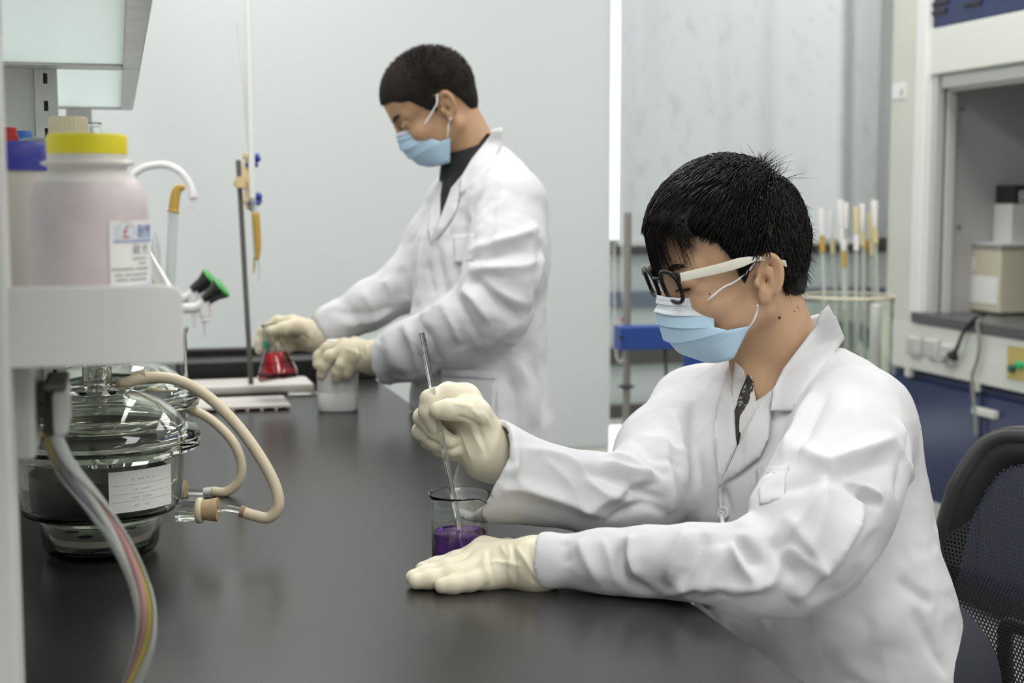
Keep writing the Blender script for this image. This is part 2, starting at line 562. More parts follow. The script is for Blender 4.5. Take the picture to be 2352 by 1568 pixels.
_t = _nt.nodes.new('ShaderNodeBsdfTransparent'); _g = _nt.nodes.new('ShaderNodeBsdfGlossy'); _g.inputs['Roughness'].default_value = 0.02
_mx = _nt.nodes.new('ShaderNodeMixShader'); _mx.inputs[0].default_value = 0.06
_nt.links.new(_t.outputs[0], _mx.inputs[1]); _nt.links.new(_g.outputs[0], _mx.inputs[2]); _nt.links.new(_mx.outputs[0], _nt.nodes['Material Output'].inputs[0])
xs = [WIN_X0 + .03, -1.5, -.2, 1.02, 2.2, WIN_X1 - .03]
zs = [WIN_Z0 + .05, rail_z(968), rail_z(925), rail_z(795), rail_z(668), rail_z(550), WIN_Z1 - .05]
for i in range(5):
    for j in range(6):
        m_ = thin if j in (0, 5) else frost
        MB().box((xs[i] + .028, Y1 + .05, zs[j]), (xs[i + 1] - .028, Y1 + .056, zs[j + 1])).build('pane', m_, win)

# ceiling lamps
lamp_m = mat('lamp_diffuser', (0.9, 0.9, 0.9), 0.5, emit=(1.0, 0.985, 0.955), emit_s=2.1)
places = ['beside the window at left', 'beside the window above the bench', 'beside the window near the fume hood']
for i, (x, y) in enumerate(LAMP_SPOTS):
    row = ['behind the camera', 'over the near end of the bench', 'over the middle of the bench', 'in the row next to the window'][i // 3]
    side = ['left', 'middle', 'right'][i % 3]
    t = thing('ceiling_light', (x, y, CEIL_Z), 'long white recessed ceiling lamp, %s one %s' % (side, row), 'ceiling lamp', 'ceiling lamps')
    MB().box((x - .32, y - .62, CEIL_Z - .03), (x + .32, y - .60, CEIL_Z)).box((x - .32, y + .60, CEIL_Z - .03), (x + .32, y + .62, CEIL_Z)) \
        .box((x - .32, y - .60, CEIL_Z - .03), (x - .30, y + .60, CEIL_Z)).box((x + .30, y - .60, CEIL_Z - .03), (x + .32, y + .60, CEIL_Z)).build('lamp_frame', white_metal, t)
    MB().box((x - .30, y - .60, CEIL_Z - .012), (x + .30, y + .60, CEIL_Z - .002)).build('diffuser', lamp_m, t)
    ld = bpy.data.lights.new('lamp_glow', 'AREA'); ld.shape = 'RECTANGLE'; ld.size = .6; ld.size_y = 1.2
    ld.energy = LAMP_W; ld.color = (1.0, 0.985, 0.96)
    lo = bpy.data.objects.new('lamp_glow', ld); lo.location = (x, y, CEIL_Z - .035); COL.objects.link(lo); attach(lo, t)

# ------------------------------------------------------------------ roller blinds
def wavy_sheet(x0, x1, z0, z1, y, waves, nx=120, nz=14, thick=.0012):
    v = []; f = []
    for j in range(nz + 1):
        for i in range(nx + 1):
            x = x0 + (x1 - x0) * i / nx; z = z0 + (z1 - z0) * j / nz
            v.append((x, y + waves(x, z), z))
    n = len(v)
    v += [(a, b + thick, c) for a, b, c in v]
    for j in range(nz):
        for i in range(nx):
            a = j * (nx + 1) + i
            f.append((a, a + 1, a + nx + 2, a + nx + 1)); f.append((n + a, n + a + nx + 1, n + a + nx + 2, n + a + 1))
    return MB().add(v, f)

blind_m = translucent('pale_blind_fabric', (0.74, 0.775, 0.775), 0.16, 0.8)
YA = 4.42
xa1 = float(WY(1400, 600, YA)[0]); za0 = float(WY(1330, 1024, YA)[2])
t = thing('roller_blind', (0.1, YA, za0), 'wide pale grey-blue roller blind hanging behind the standing man', 'blind', 'window blinds')
wavy_sheet(-2.3, xa1, za0, 2.62, YA, lambda x, z: .010 * math.sin(x * 2.6 + .8 + .35 * z) + .004 * math.sin(x * 7 + z * 2.2) + .012 * math.exp(-((x - .18 + .32 * (z - 1.2)) / .10) ** 2)).build('fabric', blind_m, t, smooth=3.2)
MB().box((-2.31, YA - .008, za0 - .045), (xa1 + .002, YA + .008, za0 + .002)).build('bottom_rail', mat('rail_white', (0.75, 0.75, 0.72), .5), t, bevel=.004)
MB().lathe([(0, -2.31), (.035, -2.31), (.035, xa1), (0, xa1)], 24, (0, YA + .03, 2.64), (1, 0, 0)).build('roller', white_plastic, t, smooth=.6)
for q in (-2.33, xa1): MB().box((q, YA + .0, 2.6), (q + .02, YA + .07, 2.85)).build('bracket', white_metal, t)

curtain_m = translucent('stained_pale_blind', (0.72, 0.75, 0.755), 0.20, 0.8, noise=(22, (0.52, 0.56, 0.58), 0.55))
YB = 4.58
xb0 = float(WY(1422, 400, YB)[0]); xb1 = 2.62; zb0 = float(WY(1440, 553, YB)[2])
folds_x = [float(WY(p, 300, YB)[0]) for p in (1480, 1640, 1790, 1915, 1985)]
def wav(x, z):
    s = 0
    for i, fx in enumerate(folds_x):
        s += (-.020 if i % 2 else .022) * (1.0 if i < 3 else 2.4) * math.exp(-((x - fx + .015 * (z - 1.5)) / .05) ** 2)
    return s + .003 * math.sin(x * 23)
t = thing('roller_blind', (1.9, YB, zb0), 'stained white translucent blind with vertical folds behind the seated man', 'blind', 'window blinds')
wavy_sheet(xb0, xb1, zb0, 2.62, YB, wav, nx=160).build('fabric', curtain_m, t, smooth=3.2)
MB().box((xb0 - .002, YB - .014, zb0 - .018), (xb1, YB + .014, zb0 + .002)).build('bottom_rail', grey_metal, t, bevel=.003)
MB().lathe([(0, xb0), (.03, xb0), (.03, xb1), (0, xb1)], 20, (0, YB + .03, 2.64), (1, 0, 0)).build('roller', white_plastic, t, smooth=.6)
for q in (xb0 - .02, xb1): MB().box((q, YB, 2.6), (q + .02, YB + .07, 2.85)).build('bracket', white_metal, t)
# bead chain hanging from the first blind
bead_m = mat('bead_white', (0.78, 0.76, 0.72), 0.35)
t = thing('bead_chain', WY(1428, 832, YA - .02), 'white bead chain loop hanging beside the blue clamp arm', 'chain')
pts = [WY(p, q, YA - .02) for p, q in spline([(1410, -200), (1411, 300), (1411, 640), (1413, 790), (1424, 832), (1437, 800), (1438, 740), (1430, 640), (1427, 300), (1425, -200)], 30)]
L = [0]
for a, b in zip(pts, pts[1:]): L.append(L[-1] + np.linalg.norm(b - a))
mb = MB(); s_ = 0.0; k = 0; cord = []
while s_ < L[-1]:
    while L[k + 1] < s_: k += 1
    p = pts[k] + (pts[k + 1] - pts[k]) * (s_ - L[k]) / (L[k + 1] - L[k])
    mb.lathe([(0, -.0042), (.0036, -.0022), (.0036, .0022), (0, .0042)], 6, p); s_ += .0125
mb.build('beads', bead_m, t, smooth=3.2)['kind'] = 'stuff'
MB().tube(pts[::3], .0012, 5).build('cord', bead_m, t, smooth=3.2)
MB().lathe([(0, -.012), (.007, -.010), (.007, .010), (0, .012)], 12, WY(1432, 735, YA - .022)).build('connector', mat('red_bead', (.45, .03, .03), .4), t, smooth=.8)

# ------------------------------------------------------------------ side table under the window with stirrer stand and pipette jar
TZ = 0.60
tx0 = float(WY(1535, 1000, 4.36)[0])
t = thing('side_table', (1.75, 4.1, 0), 'low grey side table under the window behind the seated man', 'table')
TX1 = float(W(1945, 680, 3.98)[0]) + .15
MB().box((tx0, 3.62, TZ - .03), (TX1, 4.36, TZ)).build('table_top', grey_metal, t, bevel=.004)
for x in (tx0 + .03, TX1 - .03):
    for y in (3.66, 4.32):
        MB().box((x - .02, y - .02, 0), (x + .02, y + .02, TZ - .03)).build('leg', white_metal, t)
MB().box((tx0 + .03, 3.67, .25), (TX1 - .04, 4.31, .27)).build('lower_shelf', grey_metal, t)

DS = 3.95
t = thing('stirrer_stand', np.array([*W(1442, 488, DS)[:2], 0.0]), 'grey steel rod stand with blue motor arm in front of the window', 'lab stand')
top = W(1442, 488, DS); px_, py_ = top[0], top[1]
MB().tube([(px_, py_, .02), tuple(top)], .0105, 16).build('rod', mat('grey_rod', (.33, .32, .30), .4, .6), t, smooth=.8)
MB().lathe([(0, 0), (.16, 0), (.16, .018), (.03, .03), (0, .03)], 24, (px_, py_, 0)).build('base', black_plastic, t, smooth=.6)
zc = W(1441, 893, DS)[2]
MB().lathe([(0.0105, zc - .006), (.017, zc - .005), (.027, zc), (.017, zc + .005), (.0105, zc + .006)], 24, (px_, py_, 0)).build('collar', black_plastic, t, smooth=.8)
a = W(1412, 747, DS - .03); b = W(1660, 800, DS - .03)
MB().box((a[0], a[1] - .05, W(0, 799, DS)[2]), (a[0] + .33, a[1] + .01, W(0, 745, DS)[2])).build('clamp_arm', blue_paint, t, bevel=.003)
e = W(1610, 830, DS - .05)
MB().lathe([(0, e[2] - .03), (.045, e[2] - .03), (.05, e[2] - .02), (.05, e[2] + .03), (0, e[2] + .03)], 28, (e[0], e[1], 0)).build('motor', blue_paint, t, smooth=.6)
MB().tube([(e[0], e[1], e[2] - .10), (e[0], e[1], e[2] - .02)], .016, 14).build('chuck', black_plastic, t, smooth=.8)
MB().tube([(e[0], e[1], TZ + .03), (e[0], e[1], e[2] - .1)], .004, 10).build('shaft', steel, t, smooth=.8)
MB().tube([W(p, q, DS - .02) for p, q in spline([(1527, 800), (1530, 850), (1533, 890), (1545, 930), (1560, 990)], 6)], .0045, 8).build('power_cord', rubber_black, t, smooth=3.2)
MB().tube([W(1427, 775, DS - .09), W(1427, 775, DS - .06)], .006, 12).build('knob', black_plastic, t, smooth=.8)

DJ = 3.98
jc = W(1945, 680, DJ); jr = .128; jz = float(jc[2])
t = thing('pipette_jar', (jc[0], jc[1], TZ), 'large round glass jar full of pipettes behind the seated man', 'jar')
w_ = .005
MB().lathe([(0, TZ + .004), (jr - .01, TZ + .004), (jr, TZ + .02), (jr, jz - .02), (jr + .004, jz), (jr + .001, jz + .003), (jr - .004, jz), (jr - w_, jz - .02), (jr - w_, TZ + .02), (jr - .016, TZ + .012), (0, TZ + .012)], 48, (jc[0], jc[1], 0)).build('glass_wall', green_glass, t, smooth=.8)
MB().lathe([(jr + .0035, jz - .004), (jr + .0055, jz), (jr + .002, jz + .0045), (jr - .003, jz)], 48, (jc[0], jc[1], 0), closed=True).build('rim', mat('yellowed_rim', (.62, .58, .45), .3), t, smooth=3.2)
pip_glass = mat('pipette_glass', (0.62, 0.66, 0.60), 0.12, alpha=0.55)
cotton = mat('white_cap', (0.80, 0.79, 0.77), 0.7)
amber = mat('amber_rubber', (0.52, 0.33, 0.06), 0.45)
paleyel = mat('pale_yellow_rubber', (0.68, 0.60, 0.33), 0.5)
pips = [(1886, 478, 1893, .0085, cotton, amber, 'leftmost pipette in the jar, white cap above an amber sleeve'),
        (1908, 485, 1920, .0075, cotton, paleyel, 'pipette with a small white cap left of the tallest pair'),
        (1930, 458, 1938, .0085, cotton, cotton, 'tallest white-capped pipette of the middle pair in the jar'),
        (1942, 465, 1945, .008, cotton, None, 'slightly shorter white-capped pipette of the middle pair in the jar'),
        (1968, 475, 1966, .0085, paleyel, cotton, 'pipette with a yellow tip over a white sleeve in the jar'),
        (1980, 468, 1985, .0075, cotton, paleyel, 'thin pipette with a beige cap right of the yellow-tipped one'),
        (1998, 490, 2016, .007, paleyel, paleyel, 'slanting pipette with a long yellow cap in the jar'),
        (2008, 460, 2018, .009, cotton, paleyel, 'rightmost pipette with a wide white cap in the jar'),
        (1938, 550, 1941, .008, cotton, amber, 'short pipette with a white and amber end in the middle of the jar'),
        (1992, 552, 1978, .006, amber, None, 'short pipette with an amber end at the right of the jar')]
for i, (x, y, xb, r, m1, m2, lab) in enumerate(pips):
    dd = DJ + [-.05, .03, -.02, .05, -.055, .02, .06, -.01, -.085, .085][i]
    a = W(x, y, dd); b = W(xb, 690, dd); dirv = (b - a) / np.linalg.norm(b - a)
    n_ = a + dirv * ((a[2] - TZ - .014) / -dirv[2])
    off = n_[:2] - jc[:2]; 
    if np.linalg.norm(off) > jr - .02: n_[:2] = jc[:2] + off / np.linalg.norm(off) * (jr - .02)
    dirv = (n_ - a) / np.linalg.norm(n_ - a); LL = np.linalg.norm(n_ - a)
    t = thing('pipette', n_, lab, 'pipette', 'pipettes in the glass jar')
    c1 = .075 if y < 540 else .03
    MB().tube([a + dirv * .02, a + dirv * (LL * .7), n_ - dirv * .02 * 0], [r * .62, r * .62, r * .4], 10).build('stem', pip_glass, t, smooth=.8)
    MB().tube([a, a + dirv * .008, a + dirv * c1], [r * 1.1, r * 1.2, r * .75], 10).build('cap', m1, t, smooth=.8)
    if m2 is not None:
        MB().tube([a + dirv * (c1 + .002), a + dirv * (c1 + .045)], r * .9, 10).build('sleeve', m2, t, smooth=.8)
# white tube standing inside the jar's right side
a = W(2012, 697, DJ - .02)
MBt = thing('white_tube', (a[0], a[1], TZ + .013), 'thick white plastic tube standing upright inside the glass jar', 'tube')
MB().lathe([(.008, TZ + .013), (.0155, TZ + .013), (.0155, a[2]), (.012, a[2] + .003), (.008, a[2])], 20, (a[0], a[1], 0), closed=True).build('tube_body', white_plastic, MBt, smooth=.8)

# ------------------------------------------------------------------ fume hood on the right
HX = 2.53
def H(px, py, x=HX): return WX(px, py, x)
hy1 = float(H(2040, 500)[1]); hy_st = float(H(2104, 400)[1]); hy0 = 1.9
zt = float(H(2081, 714)[2])             # worktop height
z_blue = float(H(2105, 72)[2]); z_fb = float(H(2105, 176)[2]); z_sash0 = float(H(2123, 216, HX + .05)[2])
z_panel0 = float(H(2081, 845)[2])
t = thing('fume_hood', (HX + .35, 3.0, 0), 'tall cream and navy fume hood along the right-hand wall', 'fume hood')
MB().box((HX, hy_st, zt - .04), (HX + .72, hy1, 2.62)).build('side_post', cream_metal, t, bevel=.006)
MB().box((HX - .006, hy_st - .05, zt - .0), (HX + .05, hy_st + .012, 2.62)).build('post_trim', mat('pale_trim', (.80, .80, .78), .4), t, bevel=.004)
MB().box((HX + .012, hy0, z_fb), (HX + .10, hy_st - .05, z_blue)).build('fascia', mat('fascia_cream', (.70, .71, .65), .4), t, bevel=.004)
MB().box((HX + .035, hy0, z_fb - .045), (HX + .10, hy_st - .05, z_fb)).build('fascia_lip', grey_metal, t, bevel=.006)
MB().box((HX + .016, hy0, z_blue + .002), (HX + .7, hy_st - .05, 2.60)).build('header', navy, t, bevel=.003)
for px0, px1, py in ((2143, 2180, 10), (2143, 2176, 30), (2215, 2256, 12)):
    A = H(px0, py, HX + .016); B = H(px1, py - 7, HX + .016)
    MB().box((HX + .010, float(B[1]), float(A[2]) - .008), (HX + .017, float(A[1]), float(A[2]) + .006)).build('vent_slot', black_plastic, t, bevel=.002)
MB().box((HX + .06, hy0, z_sash0), (HX + .085, hy_st - .075, z_fb - .018)).build('sash_handle', cream_metal, t, bevel=.006)
MB().box((HX + .066, hy0, z_sash0 + .02), (HX + .072, hy_st - .08, z_blue + .1)).build('sash', clear, t)
# inner lining: far side wall, jamb rails, rear wall, roof
MB().box((HX + .05, hy_st - .055, zt), (HX + .70, hy_st - .03, z_blue)).build('side_lining', liner, t)
MB().box((HX + .02, hy_st - .078, zt), (HX + .05, hy_st - .05, z_fb)).build('jamb', mat('jamb_grey', (.50, .495, .49), .4), t, bevel=.003)
MB().box((HX + .06, hy_st - .085, zt), (HX + .09, hy_st - .055, z_fb)).build('sash_track', grey_metal, t, bevel=.003)
MB().box((HX + .68, hy0, zt), (HX + .70, hy_st - .05, z_blue + .1)).build('rear_lining', liner, t)
MB().box((HX + .02, hy0 - .03, 0), (HX + .72, hy0, 2.6)).build('side_post', cream_metal, t)
MB().box((HX + .10, hy0, z_fb + .02), (HX + .70, hy_st - .05, z_fb + .04)).build('roof_lining', liner, t)
for px, py in ((2163, 254), (2155, 520)):
    p = H(px, py, HX + .13)
    MB().lathe([(0, 0), (.008, 0), (.006, .006), (0, .007)], 12, (HX + .13, hy_st - .055, float(p[2])), (0, -1, 0)).build('screw', steel, t, smooth=.8)
MB().box((HX - .012, hy0, zt - .032), (HX + .70, hy_st - .012, zt)).build('worktop', hood_stone, t, bevel=.004)
MB().box((HX, hy0, z_panel0), (HX + .6, hy1, zt - .034)).build('control_panel', mat('panel_white', (.70, .715, .66), .4), t, bevel=.005)
MB().box((HX + .03, hy0, 0.09), (HX + .68, hy1 - .02, z_panel0 - .012)).build('cabinet_body', navy, t, bevel=.003)
MB().box((HX + .06, hy0, 0.0), (HX + .66, hy1 - .03, .09)).build('plinth', black_plastic, t)
yy = hy1 - .03
for k in range(4):
    d = MB().box((HX + .008, yy - .535, .11), (HX + .03, yy - .005, z_panel0 - .035)).build('door', navy, t, bevel=.003)
    yy -= .54
A = H(2128, 1165, HX + .006); B = H(2170, 1190, HX + .006)
MB().box((HX + .002, float(H(2168, 1180)[1]), float(H(2140, 1205)[2])), (HX + .009, float(H(2120, 1180)[1]), float(H(2140, 1152)[2]))).build('notice', cream_metal, t, bevel=.002)
A = H(2238, 948, HX); B = H(2290, 930, HX)
MB().box((HX - .012, float(B[1]), float(A[2]) - .002), (HX + .01, float(A[1]), float(A[2]) + .022)).build('cream_bar', cream_metal, t, bevel=.004)  # raised cream bar below the control panel
for px, py in ((2107, 795), (2148, 802), (2186, 815)):
    c = H(px, py); s = MB().box((HX - .022, c[1] - .036, c[2] - .03), (HX + .004, c[1] + .036, c[2] + .034)).build('socket', grey_metal, t, bevel=.006)
    MB().box((HX - .026, c[1] - .028, c[2] - .02), (HX - .02, c[1] + .028, c[2] + .028)).build('socket_cover', mat('socket_grey', (.5, .51, .48), .4), s, bevel=.002)
for px, py in ((2241, 880), (2088, 848)):
    c = H(px, py); MB().box((HX - .008, c[1] - .015, c[2] - .025), (HX + .01, c[1] + .015, c[2] + .01)).build('hinge', cream_metal, t, bevel=.002)
A = H(2317, 793); B = H(2400, 878)
yl = MB().box((HX - .004, float(B[1]), float(H(2317, 868)[2])), (HX + .002, float(A[1]), float(A[2]))).build('control_label', mat('ochre_label', (.52, .42, .14), .5), t)
for (px, py, r, m_) in ((2331, 846, .012, mat('dark_green_switch', (.02, .09, .08), .4)), (2349, 838, .012, mat('green_lamp', (.02, .42, .16), .3))):
    c = H(px, py)
    MB().lathe([(0, -.002), (r, -.002), (r, .012), (r * .7, .016), (0, .017)], 16, (HX - .004, c[1], c[2]), (-1, 0, 0)).build('switch', m_, yl, smooth=.6)
A = H(2051, 228); B = H(2082, 188)
MB().box((HX - .003, float(B[1]), float(A[2])), (HX + .001, float(A[1]), float(B[2]))).build('paper_tag', paper, t)
text('.4', .03, (HX - .0045, float(H(2072, 213)[1]), float(H(2072, 213)[2])), (0, -1, 0), (0, 0, 1), ink, t)

# instrument box in the hood
A = WZ(2150, 706, zt); B = WZ(2297, 725, zt); bx = float((A[0] + B[0]) / 2); btop = float(WX(2151, 556, bx)[2])
beige = mat('beige_instrument', (0.58, 0.55, 0.42), 0.45)
t = thing('instrument_box', (bx + .15, (A[1] + B[1]) / 2, zt), 'beige instrument box with taped papers inside the fume hood', 'instrument')
MB().box((bx, float(B[1]), zt + .006), (bx + .36, float(A[1]), btop - .012)).build('case', beige, t, bevel=.006)
MB().box((bx - .004, float(B[1]) - .004, btop - .012), (bx + .364, float(A[1]) + .004, btop)).build('lid', mat('box_lid', (.33, .33, .29), .5), t, bevel=.003)
for y in (float(B[1]) + .03, float(A[1]) - .03):
    MB().lathe([(0, 0), (.012, 0), (.012, .008), (0, .008)], 12, (bx + .04, y, zt)).build('foot', rubber_black, t)
def onbox(px, py): return WX(px, py, bx)
def sheet(px0, px1, py0, py1, m_, nm, par, e=.0015):
    p = onbox(px0, py0); q = onbox(px1, py1)
    return MB().box((bx - e, min(p[1], q[1]), min(p[2], q[2])), (bx, max(p[1], q[1]), max(p[2], q[2]))).build(nm, m_, par)
sheet(2200, 2290, 628, 700, paper, 'taped_sheet', t)
sheet(2209, 2241, 588, 624, mat('cream_note', (.74, .73, .66), .7), 'taped_note', t)
sheet(2159, 2184, 577, 590, mat('black_badge', (.05, .045, .02), .4), 'badge', t)
sheet(2157, 2181, 592, 613, mat('green_tag', (.35, .62, .48), .5), 'inspection_tag', t)
sheet(2160, 2178, 601, 612, paper, 'inspection_tag', t, .002)
# papers lying on the box
t = tag(MB().add([(bx + .02, float(A[1]) - .02, btop + .002), (bx + .33, float(A[1]) - .05, btop + .002), (bx + .30, float(B[1]) - .02, btop + .002), (bx - .01, float(B[1]) + .03, btop + .002),
                  (bx + .02, float(A[1]) - .02, btop + .004), (bx + .33, float(A[1]) - .05, btop + .009), (bx + .30, float(B[1]) - .02, btop + .014), (bx - .01, float(B[1]) + .03, btop + .004)],
                 [(0, 3, 2, 1), (4, 5, 6, 7), (0, 1, 5, 4), (1, 2, 6, 5), (2, 3, 7, 6), (3, 0, 4, 7)]).build('paper_stack', paper, None), 'loose white paper sheets lying on the beige instrument box', 'papers')
# black and white carton behind the box, standing against the far lining
cy = float(B[1]) - .0
P0 = WY(2322, 560, hy_st - .16); P1 = WY(2328, 425, hy_st - .16); zsplit = float(WY(2325, 468, hy_st - .16)[2])
t = thing('carton', (P0[0] + .1, hy_st - .11, zt), 'black and white printed carton standing behind the instrument box', 'carton')
MB().box((float(P0[0]), hy_st - .16, zt), (float(P0[0]) + .24, hy_st - .058, zsplit)).build('carton_body', mat('carton_white', (.70, .72, .70), .5), t, bevel=.002)
MB().box((float(P0[0]) + .006, hy_st - .161, zsplit), (float(P0[0]) + .24, hy_st - .058, float(P1[2]))).build('carton_top', mat('carton_black', (.02, .022, .022), .45), t, bevel=.002)
text('8', .06, (float(P0[0]) + .035, hy_st - .1615, float(P1[2]) - .04), (1, 0, .1), (0.25, 0, 1), mat('print_white', (.8, .8, .8), .6), t)
for zz, s in ((.022, '▬▬▬▬▬▬'), (.045, '▬▬▬▬▬▬▬')):
    text(s, .010, (float(P0[0]) + .09, hy_st - .1615, zsplit - zz), (1, 0, 0), (0, 0, 1), mat('grey_print', (.25, .26, .27), .6), t)
# cables of the hood
def cable(name, label, px, d, r, m_=rubber_black, extra=None):
    pts = [W(a, b, c) for a, b, c in spline(px, 8)]
    t = thing(name, pts[-1], label, 'cable')
    MB().tube(pts, r, 10).build('cord', m_, t, smooth=3.2)
    return t, pts
dpt = depth(H(2200, 800))
t, pts = cable('plugged_cable', 'black cable with a plug in the fume hood socket', [(2262, 722, depth(H(2262, 722)) - .005), (2236, 735, depth(H(2236, 735)) - .03), (2212, 765, depth(H(2212, 765)) - .03), (2200, 795, depth(H(2200, 795)) - .05), (2188, 818, depth(H(2188, 818)) - .05)], 0, .006)
pl = H(2186, 820)
MB().tube([pts[-4], pts[-1]], [.009, .020], 14).build('plug', black_plastic, t, smooth=.8)
MB().lathe([(0, 0), (.019, 0), (.019, .012), (.012, .02), (0, .02)], 16, pl - np.array([.045, 0, 0]), (1, 0, 0)).build('plug_base', mat('plug_grey', (.45, .46, .43), .4), t, smooth=.8)
cable('hanging_cable', 'thin grey cable hanging down the front of the fume hood panel', [(2256, 728, depth(H(2256, 728)) - .01), (2246, 745, depth(H(2246, 745)) - .03), (2250, 790, depth(H(2250, 790)) - .03), (2244, 830, depth(H(2244, 830)) - .03), (2233, 870, depth(H(2233, 870)) - .03), (2240, 950, depth(H(2240, 950)) - .02), (2242, 1000, depth(H(2242, 1000)) - .02)], 0, .0055, mat('grey_cable', (.24, .24, .22), .5))
dd = depth(WX(2120, 660, HX + .09))
cable('looped_cable', 'dark looped cable behind the beige instrument box', [(2152, 640, dd), (2120, 636, dd - .02), (2096, 646, dd - .06), (2092, 658, dd - .06), (2108, 680, dd - .05), (2120, 705, dd - .02), (2135, 712, dd)], 0, .008)
# ------------------------------------------------------------------ island bench
BZ, BX = 0.88, 0.565
BY1 = 3.22
bench = thing('lab_bench', (-.1, 1.3, 0), 'long black-topped laboratory island bench', 'bench')
MB().box((-.95, -.6, BZ - .026), (BX, BY1 + .18, BZ)).build('worktop', black_stone, bench, bevel=.004)
MB().box((-.90, -.55, .10), (.24, BY1 + .12, BZ - .026)).build('cabinet_body', mat('cabinet_grey', (.62, .63, .62), .5), bench)
MB().box((-.86, -.5, 0), (.20, BY1 + .1, .10)).build('plinth', black_plastic, bench)
yy = -.53
while yy < BY1:
    d = MB().box((.24, yy, .12), (.258, yy + .44, BZ - .04)).build('door', white_metal, bench, bevel=.002)
    MB().box((.258, yy + .36, .62), (.275, yy + .38, .74)).build('door_handle', steel, d, bevel=.003)
    yy += .45
for y in (-.5, BY1):
    MB().box((.26, y - .03, 0), (.50, y + .03, BZ - .026)).build('support_leg', white_metal, bench, bevel=.003)
# raised black curb round the sink at the far end
zc1 = float(WY(650, 826, BY1)[2]); zc2 = float(WY(650, 795, BY1 + .16)[2])
cx1 = float(WY(872, 870, BY1)[0])
cb = [(-.95, BZ), (cx1, BZ), (cx1, zc1 - .02), (cx1 - .008, zc1 - .006), (cx1 - .03, zc1), (-.95, zc1)]
MB().prism(cb, .035, (0, BY1, 0), (1, 0, 0), (0, 0, 1), (0, 1, 0)).build('upstand', mat('black_resin', (.012, .012, .012), .35), bench, bevel=.004)
MB().box((-.95, BY1 + .14, BZ), (cx1 - .03, BY1 + .18, zc2)).build('upstand', MATS['black_resin'], bench, bevel=.004)
MB().box((-.95, BY1 + .03, BZ + .0), (cx1 - .04, BY1 + .145, zc1 - .004)).build('sink_ledge', mat('ledge_dark', (.05, .05, .05), .35), bench, bevel=.003)

# ------------------------------------------------------------------ reagent rack over the bench
SX = 0.034
rack = thing('reagent_rack', (-.2, 1.9, BZ), 'white reagent rack with frosted glass upper shelf standing on the bench', 'shelf rack')
pe = W(0, 655, .93); EPY = 0.972
xr = float(WY(45, 1568, EPY - .02)[0])
post = MB().box((xr - .09, EPY - .022, BZ), (xr, EPY + .03, 2.05)).build('upright', white_metal, rack, bevel=.003)
# perforated upright at the second bay
p0 = WY(80, 240, 2.02); p1 = WY(131, 240, 2.02)
u2 = MB()
x0_, x1_ = float(p0[0]), float(p1[0])
sx0, sx1 = float(WY(99, 190, 2.02)[0]), float(WY(109, 190, 2.02)[0])
zz = [float(WY(104, q, 2.02)[2]) for q in (192, 168)]; sh = zz[1] - zz[0]; pitch = float(WY(104, 180, 2.02)[2] - WY(104, 243, 2.02)[2])
z = BZ; slots = [zz[0] + k * pitch for k in range(-16, 12)]; slots = [q for q in slots if BZ + .03 < q < 2.0]
u2.box((x0_, 2.02, BZ), (sx0, 2.06, 2.05)); u2.box((sx1, 2.02, BZ), (x1_, 2.06, 2.05))
prev = BZ
for q in slots:
    u2.box((sx0, 2.02, prev), (sx1, 2.026, q)); prev = q + sh
u2.box((sx0, 2.02, prev), (sx1, 2.026, 2.05))
u2.build('upright', grey_metal, rack)
MB().box((sx0 - .002, 2.05, BZ), (sx1 + .002, 2.058, 2.05)).build('upright_back', mat('pale_grey', (.68, .68, .65), .5), rack)
MB().box((x0_ - .22, 2.03, BZ), (x0_ - .001, 2.05, 2.05)).build('rear_panel', grey_metal, rack)
MB().box((x0_ + .01, 2.94, BZ), (x1_ + .03, 2.98, 2.0)).build('upright', grey_metal, rack, bevel=.002)
# lower tray shelf
zb = float(WY(300, 838, EPY)[2]); zt_ = float(WY(300, 656, EPY)[2]); xe = float(WY(422, 750, EPY)[0])
rr = float(WY(420, 700, EPY)[0]) - float(WY(375, 700, EPY)[0])
prof = [(xr - .1, zb), (xe, zb)] + [(xe - rr + rr * math.sin(a), zt_ - rr * .62 + rr * .62 * math.cos(a)) for a in [math.pi / 2 * (1 - k / 8) for k in range(9)]] + [(xr - .1, zt_)]
MB().prism(prof, .003, (0, EPY, 0), (1, 0, 0), (0, 0, 1), (0, 1, 0)).build('end_plate', white_metal, rack, bevel=.0008)
MB().box((-.42, EPY + .003, zb), (xe, 2.94, zb + .014)).build('tray', white_metal, rack)
MB().box((xe - .004, EPY + .02, zb + .014), (xe, 2.94, zt_ - .012)).build('tray_lip', white_metal, rack, bevel=.0015)
# upper shelf: frosted glass in aluminium
frosted = translucent('frosted_shelf_glass', (0.84, 0.90, 0.885), 0.55, 0.35)
uz = 1.468
for (ya, yb) in ((.35, 1.985), (1.995, 2.93)):
    MB().box((-.46, ya + .02, uz + .004), (SX - .022, yb - .02, uz + .010)).build('glass_shelf', frosted, rack)
    MB().box((SX - .023, ya, uz), (SX, yb, uz + .022)).build('shelf_rail', alu, rack, bevel=.0015)
    MB().box((-.48, ya, uz), (-.46, yb, uz + .022)).build('shelf_rail', alu, rack, bevel=.0015)
    MB().box((-.46, yb - .02, uz), (SX - .023, yb, uz + .022)).build('shelf_crossbar', alu, rack, bevel=.0015)
    MB().box((-.46, ya, uz), (SX - .023, ya + .02, uz + .022)).build('shelf_crossbar', alu, rack, bevel=.0015)
